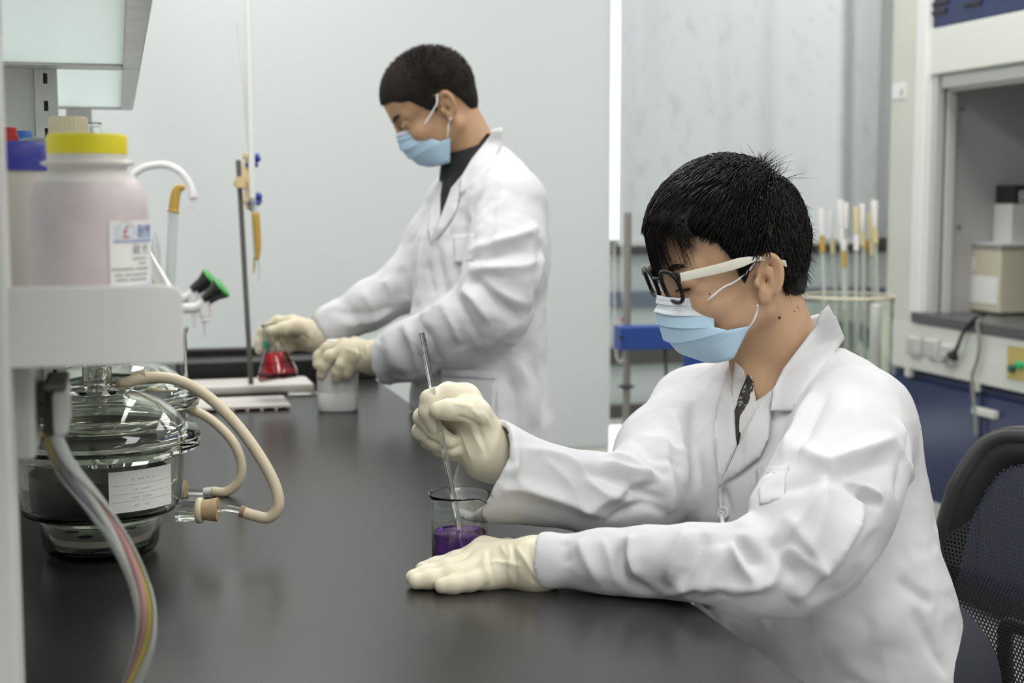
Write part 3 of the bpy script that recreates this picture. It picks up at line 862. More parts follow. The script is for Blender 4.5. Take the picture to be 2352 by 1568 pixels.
# socket housing under the tray
a = WY(66, 870, 1.04); b = WY(158, 1000, 1.04)
hs = MB().box((float(a[0]) - .03, 1.02, float(WY(66, 1046, 1.04)[2])), (float(WY(80, 900, 1.04)[0]), 1.10, zb)).build('conduit', white_metal, rack, bevel=.003)
c0 = WY(97, 880, 1.05); c1 = WY(158, 1000, 1.05)
MB().box((float(c0[0]), 1.05, float(c1[2])), (float(WY(118, 900, 1.05)[0]), 1.12, float(c0[2]))).build('socket_body', mat('dark_brown_socket', (.05, .042, .035), .5), rack, bevel=.002)
MB().box((float(WY(119, 900, 1.05)[0]), 1.045, float(c1[2])), (float(c1[0]), 1.12, float(WY(140, 897, 1.05)[2]))).build('socket_plate', white_plastic, rack, bevel=.004)
MB().box((float(WY(98, 880, 1.05)[0]), 1.047, float(WY(140, 897, 1.05)[2])), (float(c1[0]), 1.12, float(c0[2]))).build('socket_top', mat('socket_drab', (.20, .19, .16), .5), rack, bevel=.003)  # drab grey-brown piece above the white plate
for q in (910, 945):
    p = WY(88, q, 1.05)
    MB().box((float(p[0]) - .003, 1.05, float(p[2]) - .005), (float(p[0]) + .006, 1.10, float(p[2]) + .005)).build('bracket', MATS['dark_brown_socket'], rack)

# ------------------------------------------------------------------ bottles on the tray
TS = zb + .014                                   # tray surface
def bottle(name, label, px, d, prof_px, parts, group='reagent bottles on the rack', n=40):
    """turned container: profile rows (half-width px, y px) read at distance d; parts = (name, material, first row, last row)"""
    c = W(px, 600, d); s = d / F_PX
    t = thing(name, (c[0], c[1], TS), label, 'bottle', group)
    zf = lambda py: W(px, py, d)[2]
    for nm, m_, rows, base in parts:
        pr = [(0, (TS + .0005) if base else zf(rows[0][1]))]
        if base: pr.append((rows[0][0] * s, TS + .0005))
        for hw, y in rows: pr.append((hw * s, zf(y)))
        pr.append((0, zf(rows[-1][1])))
        MB().lathe(pr, n, (c[0], c[1], 0)).build(nm, m_, t, smooth=.7)
    return t, c
hdpe_pink = mat('milky_plastic_pink_powder', (0.60, 0.52, 0.545), 0.38, noise=(28, (0.70, 0.625, 0.64), 0.9), sss=.15)
hdpe = mat('milky_plastic', (0.76, 0.72, 0.69), 0.35, sss=.2)
yel = mat('yellow_cap', (0.83, 0.72, 0.02), 0.35)
D1 = 1.085
t, c = bottle('reagent_bottle', 'milky bottle of mauve powder with a bright yellow cap', 208, D1, None, [
    ('bottle_body', hdpe_pink, [(126, 690), (132, 640), (132, 480), (128, 445), (112, 418)], True),
    ('bottle_neck', hdpe, [(112, 418), (104, 407), (92, 398), (86, 388), (88, 384), (102, 379), (104, 374), (88, 368), (86, 330)], False),
    ('screw_cap', yel, [(89, 355), (90, 318), (87, 311), (80, 309)], False)])
# label wrapped round the right-hand side
bc = np.array([c[0], c[1]]); br = 132.4 * D1 / F_PX
view = np.array([-c[0], -c[1]]); view /= np.linalg.norm(view); side = np.array([view[1], -view[0]]) * -1
if side @ RT[:2] < 0: side = -side
lab = MB(); lz0, lz1 = float(W(208, 700, D1)[2]), float(W(208, 505, D1)[2])
def lp(a, z, e=0.0): 
    q = bc + (br + .0006 + e) * (view * math.cos(a) + side * math.sin(a)); return (q[0], q[1], z)
A0, A1 = math.asin((248 - 208) / 132), math.asin((248 - 208) / 132) + 1.9
def strip(a0, a1, z0, z1, e=0.0, n=24):
    v = []; f = []
    for i in range(n + 1):
        a = a0 + (a1 - a0) * i / n
        v += [lp(a, z0, e), lp(a, z1, e), lp(a, z1, e + .0002), lp(a, z0, e + .0002)]
    for i in range(n):
        o = i * 4
        for k in range(4): f.append((o + k, o + (k + 1) % 4, o + 4 + (k + 1) % 4, o + 4 + k))
    return v, f
lo_ = MB().add(*strip(A0, A1, lz0, lz1)).build('label', paper, t, smooth=.8)
zpx = lambda y: float(W(208, y, D1)[2])
MB().add(*strip(A0 + .07, A1 - .05, zpx(548), zpx(515), .0002)).build('label_header', mat('label_pale_blue', (.66, .74, .80), .6), lo_)
MB().add(*strip(A0 + .07, A1 - .05, zpx(555), zpx(548), .0002)).build('label_rule', mat('label_blue', (.34, .42, .62), .6), lo_)
MB().add(*strip(A0 + .07, A1 - .05, zpx(657), zpx(650), .0002)).build('label_rule', mat('label_mauve', (.50, .48, .66), .6), lo_)
def wrap_text(s, size, a, y, m_, par):
    o = text(s, size, (0, 0, 0), (1, 0, 0), (0, 1, 0), m_, par)
    for v in o.data.vertices:
        q = lp(a + v.co.x / br, zpx(y) + v.co.y, .0006); v.co = q
    return o
red_ink = mat('red_ink', (.62, .10, .14), .6); navy_ink = mat('navy_ink', (.06, .08, .36), .6); grey_ink = mat('grey_ink', (.22, .22, .24), .6)
tt = lambda x: math.asin((x - 208) / 132.0)
wrap_text('£', .014, tt(284), 531, red_ink, lo_)
v = []; f = []
for i in range(33):
    a = 2 * math.pi * i / 32
    for r in (.0075, .0082): v.append(lp(tt(284) + r * math.cos(a) / br, zpx(531) + r * math.sin(a), .0005))
f = [(2 * i, 2 * i + 1, 2 * i + 3, 2 * i + 2) for i in range(32)]
MB().add(v, f).build('logo_ring', mat('pale_red_ink', (.75, .45, .45), .6), lo_)
wrap_text('耐塑', .0112, tt(326), 532, navy_ink, lo_)
wrap_text('硫 代', .0085, tt(316), 572, grey_ink, lo_)
wrap_text('▬▬▬ ▬▬', .0030, tt(312), 590, grey_ink, lo_)
wrap_text('▬▬ ▬', .0030, tt(318), 601, grey_ink, lo_)
for k, y in enumerate((613, 626, 637)):
    wrap_text(['▬▬▬▬▬▬  ▬▬▬▬▬', '▬▬  ▬▬ ▬▬▬ ▬▬', '▬▬▬  ▬▬▬▬▬▬'][k], .0032, tt(298), y, grey_ink, lo_)

bottle('storage_tub', 'cream plastic tub with a wide royal blue lid behind the upright', 22, 1.17, None, [
    ('tub_body', mat('cream_plastic', (.70, .65, .60), .4), [(86, 690), (90, 640), (90, 420), (86, 392)], True),
    ('lid', mat('royal_blue_lid', (.045, .05, .36), .4), [(94, 392), (95, 370), (88, 365), (88, 332), (84, 327)], False)])
fl, fc = bottle('reagent_bottle', 'bottle with a ribbed cream screw cap behind the yellow-capped bottle', 167, 1.38, None, [
    ('bottle_body', mat('brownish_plastic', (.5, .42, .33), .4), [(56, 600), (58, 560), (58, 400), (44, 345)], True),
    ('bottle_neck', hdpe, [(44, 345), (36, 335), (36, 300)], False)])
rc = mat('ribbed_cream_cap', (.68, .60, .40), .4)
v = []; f = []; n = 56
z0, z1 = float(W(167, 325, 1.38)[2]), float(W(167, 270, 1.38)[2])
for z, k in ((z0, 1.0), (z1 - .003, .95), (z1, .88)):
    for i in range(n):
        a = 2 * math.pi * i / n; r = 45 * 1.38 / F_PX * k * (1.012 if i % 2 else .985)
        v.append((fc[0] + r * math.cos(a), fc[1] + r * math.sin(a), z))
for j in range(2):
    for i in range(n): f.append((j * n + i, j * n + (i + 1) % n, (j + 1) * n + (i + 1) % n, (j + 1) * n + i))
f.append(tuple(2 * n + i for i in range(n))); f.append(tuple(range(n - 1, -1, -1)))
MB().add(v, f).build('screw_cap', rc, fl, smooth=.5)
redc = mat('red_cap', (.42, .02, .015), .4); bluec = mat('bright_blue_cap', (.03, .13, .45), .4)
bottle('reagent_bottle', 'bottle with a red cap peeking over the blue-lidded tub', 18, 1.36, None, [
    ('bottle_body', hdpe, [(48, 600), (50, 560), (50, 380), (36, 345)], True),
    ('screw_cap', redc, [(33, 345), (33, 312), (30.5, 310), (30, 297), (27, 294)], False)])
bottle('reagent_bottle', 'bottle with a bright blue cap behind the red-capped bottle', 62, 1.58, None, [
    ('bottle_body', hdpe, [(36, 580), (40, 540), (40, 370), (28, 345)], True),
    ('screw_cap', bluec, [(21, 345), (21, 305), (19, 302)], False)])
bottle('storage_tub', 'jar with a domed grey lid between the blue tub and the yellow cap', 92, 1.30, None, [
    ('tub_body', hdpe, [(42, 620), (44, 580), (44, 400), (42, 345)], True),
    ('lid', mat('grey_lid', (.14, .17, .19), .4), [(47, 345), (47, 338), (42, 326), (28, 319), (12, 317)], False)])
# round glass flask far along the tray
c = W(215, 300, 2.35); t = thing('glass_flask', (c[0], c[1], TS), 'clear round glass flask at the far end of the reagent rack', 'flask')
prof = [(0, TS + .001), (.03, TS + .001), (.045, TS + .012), (.05, TS + .04), (.046, TS + .14), (.036, TS + .175), (.014, TS + .195), (.012, TS + .215), (.014, TS + .217),
        (.0125, TS + .218), (.0105, TS + .215), (.0125, TS + .195), (.034, TS + .173), (.044, TS + .14), (.048, TS + .04), (.043, TS + .014), (0, TS + .003)]
MB().lathe(prof, 40, (c[0], c[1], 0)).build('glass_body', clear, t, smooth=3.2)

# ------------------------------------------------------------------ lab tap at the sink
white_tap = mat('white_tap_enamel', (.80, .79, .80), .25)
DT = 3.27
t = thing('lab_tap', (W(300, 700, DT)[0], W(300, 700, DT)[1], BZ), 'white gooseneck laboratory tap with two black and green side valves', 'tap')
zl = zc1 - .004
bx_ = W(296, 640, DT)
MB().lathe([(0, zl), (.035, zl), (.035, zl + .01), (.02, zl + .02), (.02, bx_[2] - .05), (.017, bx_[2] + .1), (0, bx_[2] + .1)], 24, (bx_[0], bx_[1], 0)).build('column', white_tap, t, smooth=.6)
goose = [tuple(bx_ + np.array([0, 0, .05]))] + [tuple(W(p, q, DT)) for p, q in ((290, 470), (302, 410), (325, 388), (352, 380), (380, 379), (408, 390), (428, 410), (440, 435), (443, 452))]
MB().tube(spline(goose, 5), .0085, 14).build('gooseneck', white_tap, t, smooth=3.2)
MB().tube([W(442, 442, DT), W(444, 455, DT), W(444, 458, DT), W(446, 482, DT)], [.0115, .0115, .006, .0045], 14).build('nozzle', white_tap, t, smooth=.7)
green_cap = mat('green_cap', (.06, .42, .08), .4)
for k, (dx, dy, dp) in enumerate(((0, 0, DT - .16), (-26, -22, DT))):
    q = lambda a, b: W(a + dx * 1.0, b + dy, dp)
    MB().tube(spline([tuple(W(330 + dx, 708 + dy, dp)), tuple(q(415, 708)), tuple(q(452, 706)), tuple(q(478, 688))], 5), [.011] * 13 + [.012, .013, .0135], 14).build('valve_arm', white_tap, t, smooth=3.2)
    MB().tube([q(470, 690), q(478, 684), q(492, 674), q(509, 661)], [.014, .015, .017, .026], 18).build('valve_handle', black_plastic, t, smooth=.7)
    MB().tube([q(509, 661), q(513, 658)], [.0255, .023], 18).build('valve_cap', green_cap, t, smooth=.7)
    MB().tube([q(471, 692), q(471, 725), q(471.5, 727), q(472, 738), q(472, 739), q(474, 775)], [.0125, .0125, .0105, .0105, .0075, .004], 14).build('hose_nozzle', white_tap, t, smooth=.7)
MB().tube([W(330, 686, DT), W(330, 708, DT - .16)], .011, 12).build('manifold', white_tap, t, smooth=.7)

# ------------------------------------------------------------------ jar with glass tubes beside the rack
DG = 2.62
gc = WZ(382, 968, BZ); dj = depth(gc) ; jr2 = .040
cc = W(382, 900, dj + jr2); jx, jy = cc[0], cc[1]; jtop = float(W(425, 752, dj + jr2)[2])
t = thing('glass_cylinder', (jx, jy, BZ), 'tall clear glass cylinder holding glass tubes behind the rack end', 'cylinder')
MB().lathe([(0, BZ + .001), (jr2, BZ + .001), (jr2, jtop - .012), (jr2 + .005, jtop), (jr2 + .003, jtop + .001), (jr2 - .003, jtop - .012), (jr2 - .003, BZ + .008), (0, BZ + .008)], 36, (jx, jy, 0)).build('glass_wall', clear, t, smooth=.9)
def rod_in_jar(name, label, cat, ptop, bottom_off, r, m_, hollow=True):
    a = W(*ptop); b = np.array([jx + bottom_off[0], jy + bottom_off[1], BZ + .011])
    t = thing(name, b, label, cat, 'tubes in the glass cylinder'); u = (a - b) / np.linalg.norm(a - b)
    return t, a, b, u
tube_glass = mat('tube_glass', (.62, .67, .65), .08, alpha=.42, spec=.6)
t, a, b, u = rod_in_jar('dropper_tube', 'tall glass tube with a bent amber rubber tip in the cylinder', 'glass tube', (398, 490, dj + .03), (-.004, -.012), .009, clear)
MB().tube([b, a], .0095, 16).build('tube', tube_glass, t, smooth=.8)
MB().tube([W(*p) for p in spline([(398, 488, dj + .03), (400, 470, dj + .03), (403, 448, dj + .03), (409, 434, dj + .03), (420, 430, dj + .03), (424, 429, dj + .03)], 4)], [.0125, .010, .0095, .0095, .0098, .0095, .0095, .0093, .009, .009, .009, .0085, .008, .0075, .007, .0065, .006, .0055, .005, .0045, .004], 14).build('rubber_tip', amber, t, smooth=3.2)
t, a, b, u = rod_in_jar('pointed_tube', 'pointed glass tube standing in the cylinder behind the tray lip', 'glass tube', (357, 530, dj + .05), (-.022, .012), .008, clear)
MB().tube([b, b + u * (np.linalg.norm(a - b) - .035), a - u * .01, a], [.010, .010, .004, .0015], 14).build('tube', tube_glass, t, smooth=.8)
t, a, b, u = rod_in_jar('wooden_stick', 'orange wooden stick standing in the glass cylinder', 'stick', (330, 800, dj + .04), (-.024, -.008), .004, None)
MB().tube([b, a], .003, 10).build('stick', mat('orange_wood', (.62, .28, .04), .5), t, smooth=.8)
for k, (o, px) in enumerate((((.006, .02), 352), ((.02, -.004), 376), ((.012, -.02), 392), ((-.012, -.02), 345))):
    t, a, b, u = rod_in_jar('stirring_rod', ['thin glass stirring rod at the rear of the cylinder', 'glass stirring rod at the right of the cylinder', 'glass stirring rod at the front right of the cylinder', 'glass stirring rod at the front left of the cylinder'][k], 'glass rod', (px + 8, 790, dj + jr2), o, .003, None)
    MB().tube([b, a], .0028, 10).build('rod', tube_glass, t, smooth=.8)

# ------------------------------------------------------------------ burette stand, burettes, tile
marble = mat('white_marble', (.74, .70, .66), .35, noise=(14, (.62, .57, .52), .7))
f0 = WZ(435, 912, BZ); f1 = WZ(725, 905, BZ)
t = thing('burette_stand', ((f0[0] + f1[0]) / 2, f0[1] + .06, BZ), 'burette stand with marble base, dark rod and cream double clamp', 'lab stand')
zt2 = float(WY(600, 880, float(f0[1]))[2])
MB().box((float(f0[0]), float(f0[1]), BZ + .001), (float(f1[0]), float(f0[1]) + .125, zt2 - .003)).build('base', marble, t, bevel=.006)
rb = WZ(577, 879, zt2); drod = depth(rb); rt = W(547, 368, drod)
MB().tube([rb - np.array([0, 0, .012]), rt], .0055, 14).build('rod', dark_steel, t, smooth=.8)
cream_pl = mat('cream_clamp_plastic', (.72, .56, .30), .4)
DC = drod - .02
def wc(px, py, o=0.0): return W(px, py, DC + o)
MB().tube([wc(543, 418, .02), wc(566, 420, .01)], [.011, .013], 14).build('boss_head', cream_pl, t, smooth=.6)
MB().tube([wc(556, 407, .0), wc(556, 432, .0)], [.014, .014], 16).build('clamp_screw', cream_pl, t, smooth=.6)
MB().tube(spline([wc(563, 352), wc(566, 366), wc(562, 382), wc(568, 405), wc(572, 425), wc(568, 448), wc(569, 464), wc(571, 480)], 4), [.007, .0075, .008, .008, .006, .006, .006, .006, .0065, .007, .008, .009, .010, .011, .012, .012, .010, .008, .0075, .007, .007, .007, .008, .009, .009, .008, .006, .006, .005], 12).build('clamp_body', cream_pl, t, smooth=3.2)
for y, o in ((378, 0), (466, 5)):
    MB().tube([wc(569 + o, y, -.006), wc(573 + o, y, -.010), wc(582 + o, y, -.012), wc(590 + o, y, -.012), wc(592 + o, y, -.012)], [.006, .0055, .0045, .006, .006], 12).build('clamp_jaw', blue_plastic, t, smooth=.7)
    MB().tube([wc(570 + o, y + (-16 if y < 400 else 10), 0), wc(576 + o, y + (-16 if y < 400 else 10), .004)], .008, 12).build('clamp_jaw', blue_plastic, t, smooth=.7)
    MB().lathe([(0, -.009), (.009, -.006), (.010, .0), (.009, .006), (0, .009)], 14, wc(588 + o, y + (-16 if y < 400 else -14), 0), tuple(RT)).build('clamp_knob', blue_plastic, t, smooth=.7)
    MB().tube([wc(590 + o, y + (-8 if y < 400 else -4), 0), wc(596 + o, y + (-16 if y < 400 else -6), 0)], .005, 10).build('clamp_lever', blue_plastic, t, smooth=.7)
milk = mat('burette_milk_glass', (.80, .83, .80), .15)
def burette(label, top, mid, bot, r, tail):
    t = thing('burette', bot, label, 'burette', 'burettes held in the double clamp')
    MB().tube([mid, top], r, 14).build('tube', milk, t, smooth=.8)
    MB().tube([bot, mid], r * 1.02, 14).build('clear_end', tube_glass, t, smooth=.8)
    return t
DB = DC - .018
t = burette('thick white-backed burette with an amber rubber tail', W(561, -330, DB), W(580, 455, DB), W(587, 495, DB), .0068, True)
MB().tube(spline([W(587, 488, DB), W(590, 530, DB), W(592, 570, DB), W(590, 597, DB)], 5), [.008, .0082, .0082, .0082, .008, .008, .0078, .0075, .0073, .007, .0066, .0062, .0058, .0055, .005, .0048], 14).build('rubber_tail', amber, t, smooth=3.2)
MB().tube([W(590, 594, DB), W(593, 622, DB), W(592, 648, DB)], [.0035, .0032, .0012], 12).build('glass_tip', clear, t, smooth=.8)
t = burette('thinner burette leaning behind the thick white-backed one', W(547, 50, DB + .02), W(574, 352, DB + .03), W(586, 590, DB + .022), .0042, False)
MB().tube([W(586, 590, DB + .022), W(584, 612, DB + .022), W(583, 628, DB + .022)], [.004, .0035, .0025], 10).build('glass_tip', paleyel, t, smooth=.8)
# ceramic tile in front of the stand
g0 = WZ(405, 945, BZ); g1 = WZ(668, 940, BZ); zt3 = float(WY(560, 933, float(g1[1]))[2])
t = thing('ceramic_tile', ((g0[0] + g1[0]) / 2, g1[1] + .06, BZ), 'white ceramic tile lying in front of the burette stand', 'tile')
MB().box((float(g0[0]), float(g1[1]), BZ + .004), (float(g1[0]), float(g1[1]) + .13, max(zt3, BZ + .011))).build('tile_body', marble, t, bevel=.002)
x = float(g0[0]) + .02
while x < g1[0] - .01:
    MB().box((x, float(g1[1]) + .002, BZ), (x + .006, float(g1[1]) + .128, BZ + .004)).build('tile_rib', marble, t); x += .028
t = tag(MB().box((float(f1[0]) - .06, float(f0[1]) - .035, BZ + .001), (float(f1[0]) + .012, float(f0[1]) - .008, BZ + .006)).build('glass_slide', clear, None, bevel=.001), 'clear glass plate edge lying between tile and white bottle', 'glass plate')

# ------------------------------------------------------------------ desiccators
def desiccator(cx, cy, label, s=1.0, water=True):
    t = thing('desiccator', (cx, cy, BZ), label, 'desiccator', 'glass desiccators beside the rack')
    z = lambda h: BZ + h * s
    w = .0045
    outer = [(0, .001), (.055, .001), (.063, .005), (.067, .015), (.070, .042), (.074, .048), (.089, .053), (.0935, .062), (.096, .090), (.097, .118), (.105, .121), (.116, .126), (.117, .132), (.112, .135)]
    inner = [(.094, .135), (.0925, .118), (.0912, .090), (.0885, .064), (.085, .058), (.070, .053), (.0655, .044), (.0625, .016), (.057, .010), (0, .008)]
    MB().lathe([(r * s, z(h)) for r, h in outer + inner], 72, (cx, cy, 0)).build('glass_base', green_glass, t, smooth=.9)
    lo_ = [(.116, .1365), (.1175, .140), (.114, .147), (.102, .150), (.098, .155), (.088, .168), (.072, .180), (.052, .188), (.036, .191)]
    li_ = [(.034, .187), (.050, .184), (.069, .176), (.085, .164), (.094, .153), (.096, .1365)]
    lid = MB().lathe([(r * s, z(h)) for r, h in lo_ + [(.037, .192), (.037, .196), (.0185, .197), (.0165, .205), (.0165, .222), (.021, .225), (.021, .233), (.016, .235), (.014, .232), (.0125, .222), (.0125, .195)] + li_], 72, (cx, cy, 0), closed=True).build('glass_lid', green_glass, t, smooth=.9)
    MB().lathe([(.0 * s, z(.018)), (.058 * s, z(.018)), (.0605 * s, z(.0205)), (.0605 * s, z(.024)), (.058 * s, z(.0265)), (0, z(.0265))], 48, (cx, cy, 0)).build('porcelain_plate', mat('porcelain', (.66, .62, .58), .3), t, smooth=.7)
    for k in range(5):
        a = 2 * math.pi * k / 5 + .4
        MB().lathe([(0, z(.0262)), (.0085, z(.0262)), (.0085, z(.0272)), (0, z(.0272))], 20, (cx + .035 * s * math.cos(a), cy + .035 * s * math.sin(a), 0)).build('plate_hole', mat('hole_dark', (.06, .065, .06), .5), t)
    return t
dc = W(233, 1200, 1.685)
d1 = desiccator(dc[0], dc[1], 'nearest glass vacuum desiccator, with a white paper label')
# added dark dish imitating bench reflections in the glass; paper label of the nearest one
MB().lathe([(0, BZ + .054), (.074, BZ + .054), (.079, BZ + .06), (.081, BZ + .098), (.0795, BZ + .0985), (.077, BZ + .062), (.073, BZ + .058), (0, BZ + .057)], 48, (dc[0], dc[1], 0)).build('added_dark_dish', mat('bench_reflection_dark', (.09, .09, .085), .25, .3), d1, smooth=.8)
dview = np.array([-dc[0], -dc[1]]); dview /= np.linalg.norm(dview); dside = RT[:2] - dview * (RT[:2] @ dview); dside /= np.linalg.norm(dside)
v = []; f = []; n = 14
za, zb_ = BZ + .066, BZ + .113
for i in range(n + 1):
    a = math.asin(.09) + (math.asin(.80) - math.asin(.09)) * i / n
    for zq, e in ((za, .0977), (zb_, .0980), (zb_, .0983), (za, .0980)):
        q = dc[:2] + e * (dview * math.cos(a) + dside * math.sin(a)); v.append((q[0], q[1], zq))
for i in range(n):
    for k in range(4): f.append((i * 4 + k, i * 4 + (k + 1) % 4, i * 4 + 4 + (k + 1) % 4, i * 4 + 4 + k))
f += [(0, 1, 2, 3), (n * 4 + 3, n * 4 + 2, n * 4 + 1, n * 4)]
lb = MB().add(v, f).build('paper_label', paper, d1, smooth=.7)
pale_ink = mat('faded_ink', (.62, .58, .58), .7)
def dlab(s, size, a, zq):
    o = text(s, size, (0, 0, 0), (1, 0, 0), (0, 1, 0), pale_ink, lb)
    for vv in o.data.vertices:
        aa = a + vv.co.x / .0985; q = dc[:2] + .0987 * (dview * math.cos(aa) + dside * math.sin(aa)); vv.co = (q[0], q[1], zq + vv.co.y)
for s, sz, a, h in (('▪ ▪▪ ▪ ▪', .0085, .5, .103), ('▪▪  ▪▪▪▪', .006, .48, .0915), ('▪▪▪  ▪▪▪▪', .006, .48, .0825), ('▪▪    ▪▪', .006, .48, .0735)):
    dlab(s, sz, a, BZ + h)
for h in (.097, .087, .0785):
    v = []
    for i in range(n + 1):
        a = math.asin(.13) + (math.asin(.77) - math.asin(.13)) * i / n
        q = dc[:2] + .0986 * (dview * math.cos(a) + dside * math.sin(a)); v += [(q[0], q[1], BZ + h), (q[0], q[1], BZ + h + .0004)]
    MB().add(v, [(2 * i, 2 * i + 1, 2 * i + 3, 2 * i + 2) for i in range(n)]).build('label_line', pale_ink, lb)
d2c = W(268, 1080, 2.02)
d2 = desiccator(d2c[0], d2c[1], 'second glass desiccator, half hidden behind the nearest one')
cork = mat('cork', (.52, .40, .22), .7, noise=(160, (.40, .29, .15), .8))
def outlet(par, px0, y0, d, k=1.0, full=True):
    g = lambda x, y: W(x, y, d)
    if full:
        MB().tube([g(px0 - 8, y0), g(px0 + 42, y0)], [.0135 * k, .0125 * k], 20).build('side_neck', clear, par, smooth=.8)
        MB().tube([g(px0 + 37, y0), g(px0 + 39, y0), g(px0 + 49, y0), g(px0 + 51, y0)], [.0145, .0155, .0155, .0145], 20).build('neck_ring', mat('yellowed_glass', (.66, .60, .42), .25), par, smooth=.8)
        MB().tube([g(px0 + 49, y0 - 1), g(px0 + 86, y0 - 2)], [.0115, .0145], 20).build('stopper', cork, par, smooth=.8)
        MB().tube(spline([g(px0 + 84, y0 - 3), g(px0 + 112, y0 - 5), g(px0 + 145, y0 + 2)], 5), .0035, 12).build('glass_tube', clear, par, smooth=3.2)
    else:
        MB().tube([g(px0 - 10, y0), g(px0 + 10, y0)], [.0125, .0125], 20).build('side_neck', clear, par, smooth=.8)
        MB().tube([g(px0 + 2, y0 - 1), g(px0 + 13, y0 - 1)], [.0135, .0140], 20).build('stopper', cork, par, smooth=.8)
        MB().tube([g(px0 + 10, y0 + 1), g(px0 + 58, y0 + 1)], .0038, 12).build('glass_tube', clear, par, smooth=.8)
        MB().tube([g(px0 + 52, y0 + 1), g(px0 + 56, y0 + 1), g(px0 + 74, y0)], [.0045, .006, .006], 14).build('connector', white_plastic, par, smooth=.8)
outlet(d1, 415, 1172, 1.685)
outlet(d2, 415, 1128, 2.0, full=False)
hose_m = mat('yellowed_rubber_hose', (.66, .58, .42), .4, sss=.1, noise=(20, (.60, .50, .34), .6))
def hose(label, px, r):
    pts = [W(a, b, c) for a, b, c in spline(px, 8)]
    t = thing('rubber_hose', pts[0], label, 'hose', 'yellowed rubber hoses of the desiccators')
    MB().tube(pts, r, 16).build('hose_wall', hose_m, t, smooth=3.2)
    return t, pts
t, pts = hose('outer yellowed rubber hose looping from the cork stopper to the desiccator lid', [(553, 1174, 1.685), (585, 1184, 1.685), (618, 1188, 1.685), (640, 1160, 1.685), (628, 1105, 1.69), (585, 1030, 1.70), (530, 960, 1.71), (470, 905, 1.72), (410, 874, 1.72), (345, 866, 1.715), (268, 884, 1.70)], .0068)
MB().tube([W(552, 1173, 1.685), W(562, 1176, 1.685)], .0072, 16).build('hose_end', mat('brown_hose_end', (.36, .25, .15), .6, noise=(200, (.25, .17, .1), .8)), t, smooth=.8)
MB().tube([W(338, 862, 1.715), W(306, 870, 1.715)], .0085, 16).build('hose_sleeve', mat('translucent_sleeve', (.62, .55, .40), .4), t, smooth=.8)
hose('inner yellowed rubber hose curving up from the second desiccator outlet', [(486, 1128, 2.0), (520, 1129, 2.0), (548, 1105, 2.0), (554, 1065, 2.0), (535, 1015, 2.0), (490, 968, 2.01), (440, 940, 2.02), (395, 926, 2.03), (340, 905, 2.03)], .0068)

# ------------------------------------------------------------------ cable loom at the front
pt = [(112, 985, 1.06), (128, 1025, 1.06), (160, 1085, 1.07), (215, 1155, 1.08), (270, 1235, 1.09), (312, 1320, 1.10), (334, 1400, 1.11), (332, 1480, 1.125), (308, 1560, 1.14), (275, 1640, 1.15)]
P = [W(*q) for q in spline(pt, 10)]
t = thing('cable_loom', P[-1], 'white cable loom with coloured wires curving down to the bench', 'cable')
ncum = len(P)
cols = [('grey_wire', (.30, .31, .35)), ('yellow_wire', (.66, .56, .16)), ('pink_wire', (.66, .36, .36)), ('white_wire', (.72, .73, .70))]
def frame(i):
    tn = P[min(i + 1, ncum - 1)] - P[max(i - 1, 0)]; tn = tn / np.linalg.norm(tn)
    u = np.cross(tn, FW); u /= np.linalg.norm(u); return u, np.cross(tn, u)
for k, (nm, c_) in enumerate(cols):
    pts = []
    for i in range(ncum):
        u, w_ = frame(i); a = 2 * math.pi * (k / 4 + 1.1 * i / ncum) + .4
        pts.append(P[i] + .0032 * (u * math.cos(a) + w_ * math.sin(a)))
    MB().tube(pts, .0030, 8).build('wire', mat(nm, c_, .35), t, smooth=3.2)
for k, c_ in enumerate(((.01, .01, .01), (.02, .25, .03), (.55, .42, .02))):
    MB().tube([P[0] + RT * .003 * (k - 1), P[2] + RT * .003 * (k - 1), P[4] + RT * .0022 * (k - 1), P[6] + RT * .001 * (k - 1)], .0026, 8).build('wire', mat('end_wire_%d' % k, c_, .4), t, smooth=3.2)
# white spiral wrap, open along a seam so that the wires show
v = []; f = []; nk = 14
for i in range(5, ncum):
    u, w_ = frame(i); seam = 1.75 + .7 * math.sin(i * .075 + 1.2)
    for k in range(nk + 1):
        a = seam + .55 + (2 * math.pi - 1.5) * k / nk
        rr_ = .0078 * (1.06 if (i // 18) % 2 else 1.0)
        v.append(P[i] + rr_ * (u * math.cos(a) + w_ * math.sin(a)))
n_ = ncum - 5
for i in range(n_ - 1):
    for k in range(nk):
        f.append((i * (nk + 1) + k, i * (nk + 1) + k + 1, (i + 1) * (nk + 1) + k + 1, (i + 1) * (nk + 1) + k))
wrap = MB().add(v, f).build('spiral_wrap', translucent('loom_wrap', (.80, .82, .79), .35, .3), t, smooth=3.2)
sm = wrap.modifiers.new('thickness', 'SOLIDIFY'); sm.thickness = .0008

# ------------------------------------------------------------------ beaker with violet liquid, glass rod
bk = WZ(1056, 1291, BZ); bd = depth(bk) + .0
bc_ = W(1056, 1290, bd); bcx, bcy = float(bk[0]), float(bk[1]); br_ = 64.5 * bd / F_PX
btz = float(W(1056, 1130, bd)[2])
beaker = thing('beaker', (bcx, bcy, BZ), 'glass beaker of violet liquid behind the flat gloved hand', 'beaker')
n = 72
def beaker_ring(r, z, flare):
    out = []
    sp_dir = np.arctan2(*(((RT[:2] * .80 - FW[:2] * .60))[::-1]))
    for i in range(n):
        a = 2 * math.pi * i / n
        dlt = (a - sp_dir + math.pi) % (2 * math.pi) - math.pi
        g = math.exp(-(dlt / .20) ** 2) * flare
        out.append((bcx + (r + .007 * g) * math.cos(a), bcy + (r + .007 * g) * math.sin(a), z - .006 * g * (1 if flare > .8 else .3)))
    return out
rings = []
H_ = btz - BZ
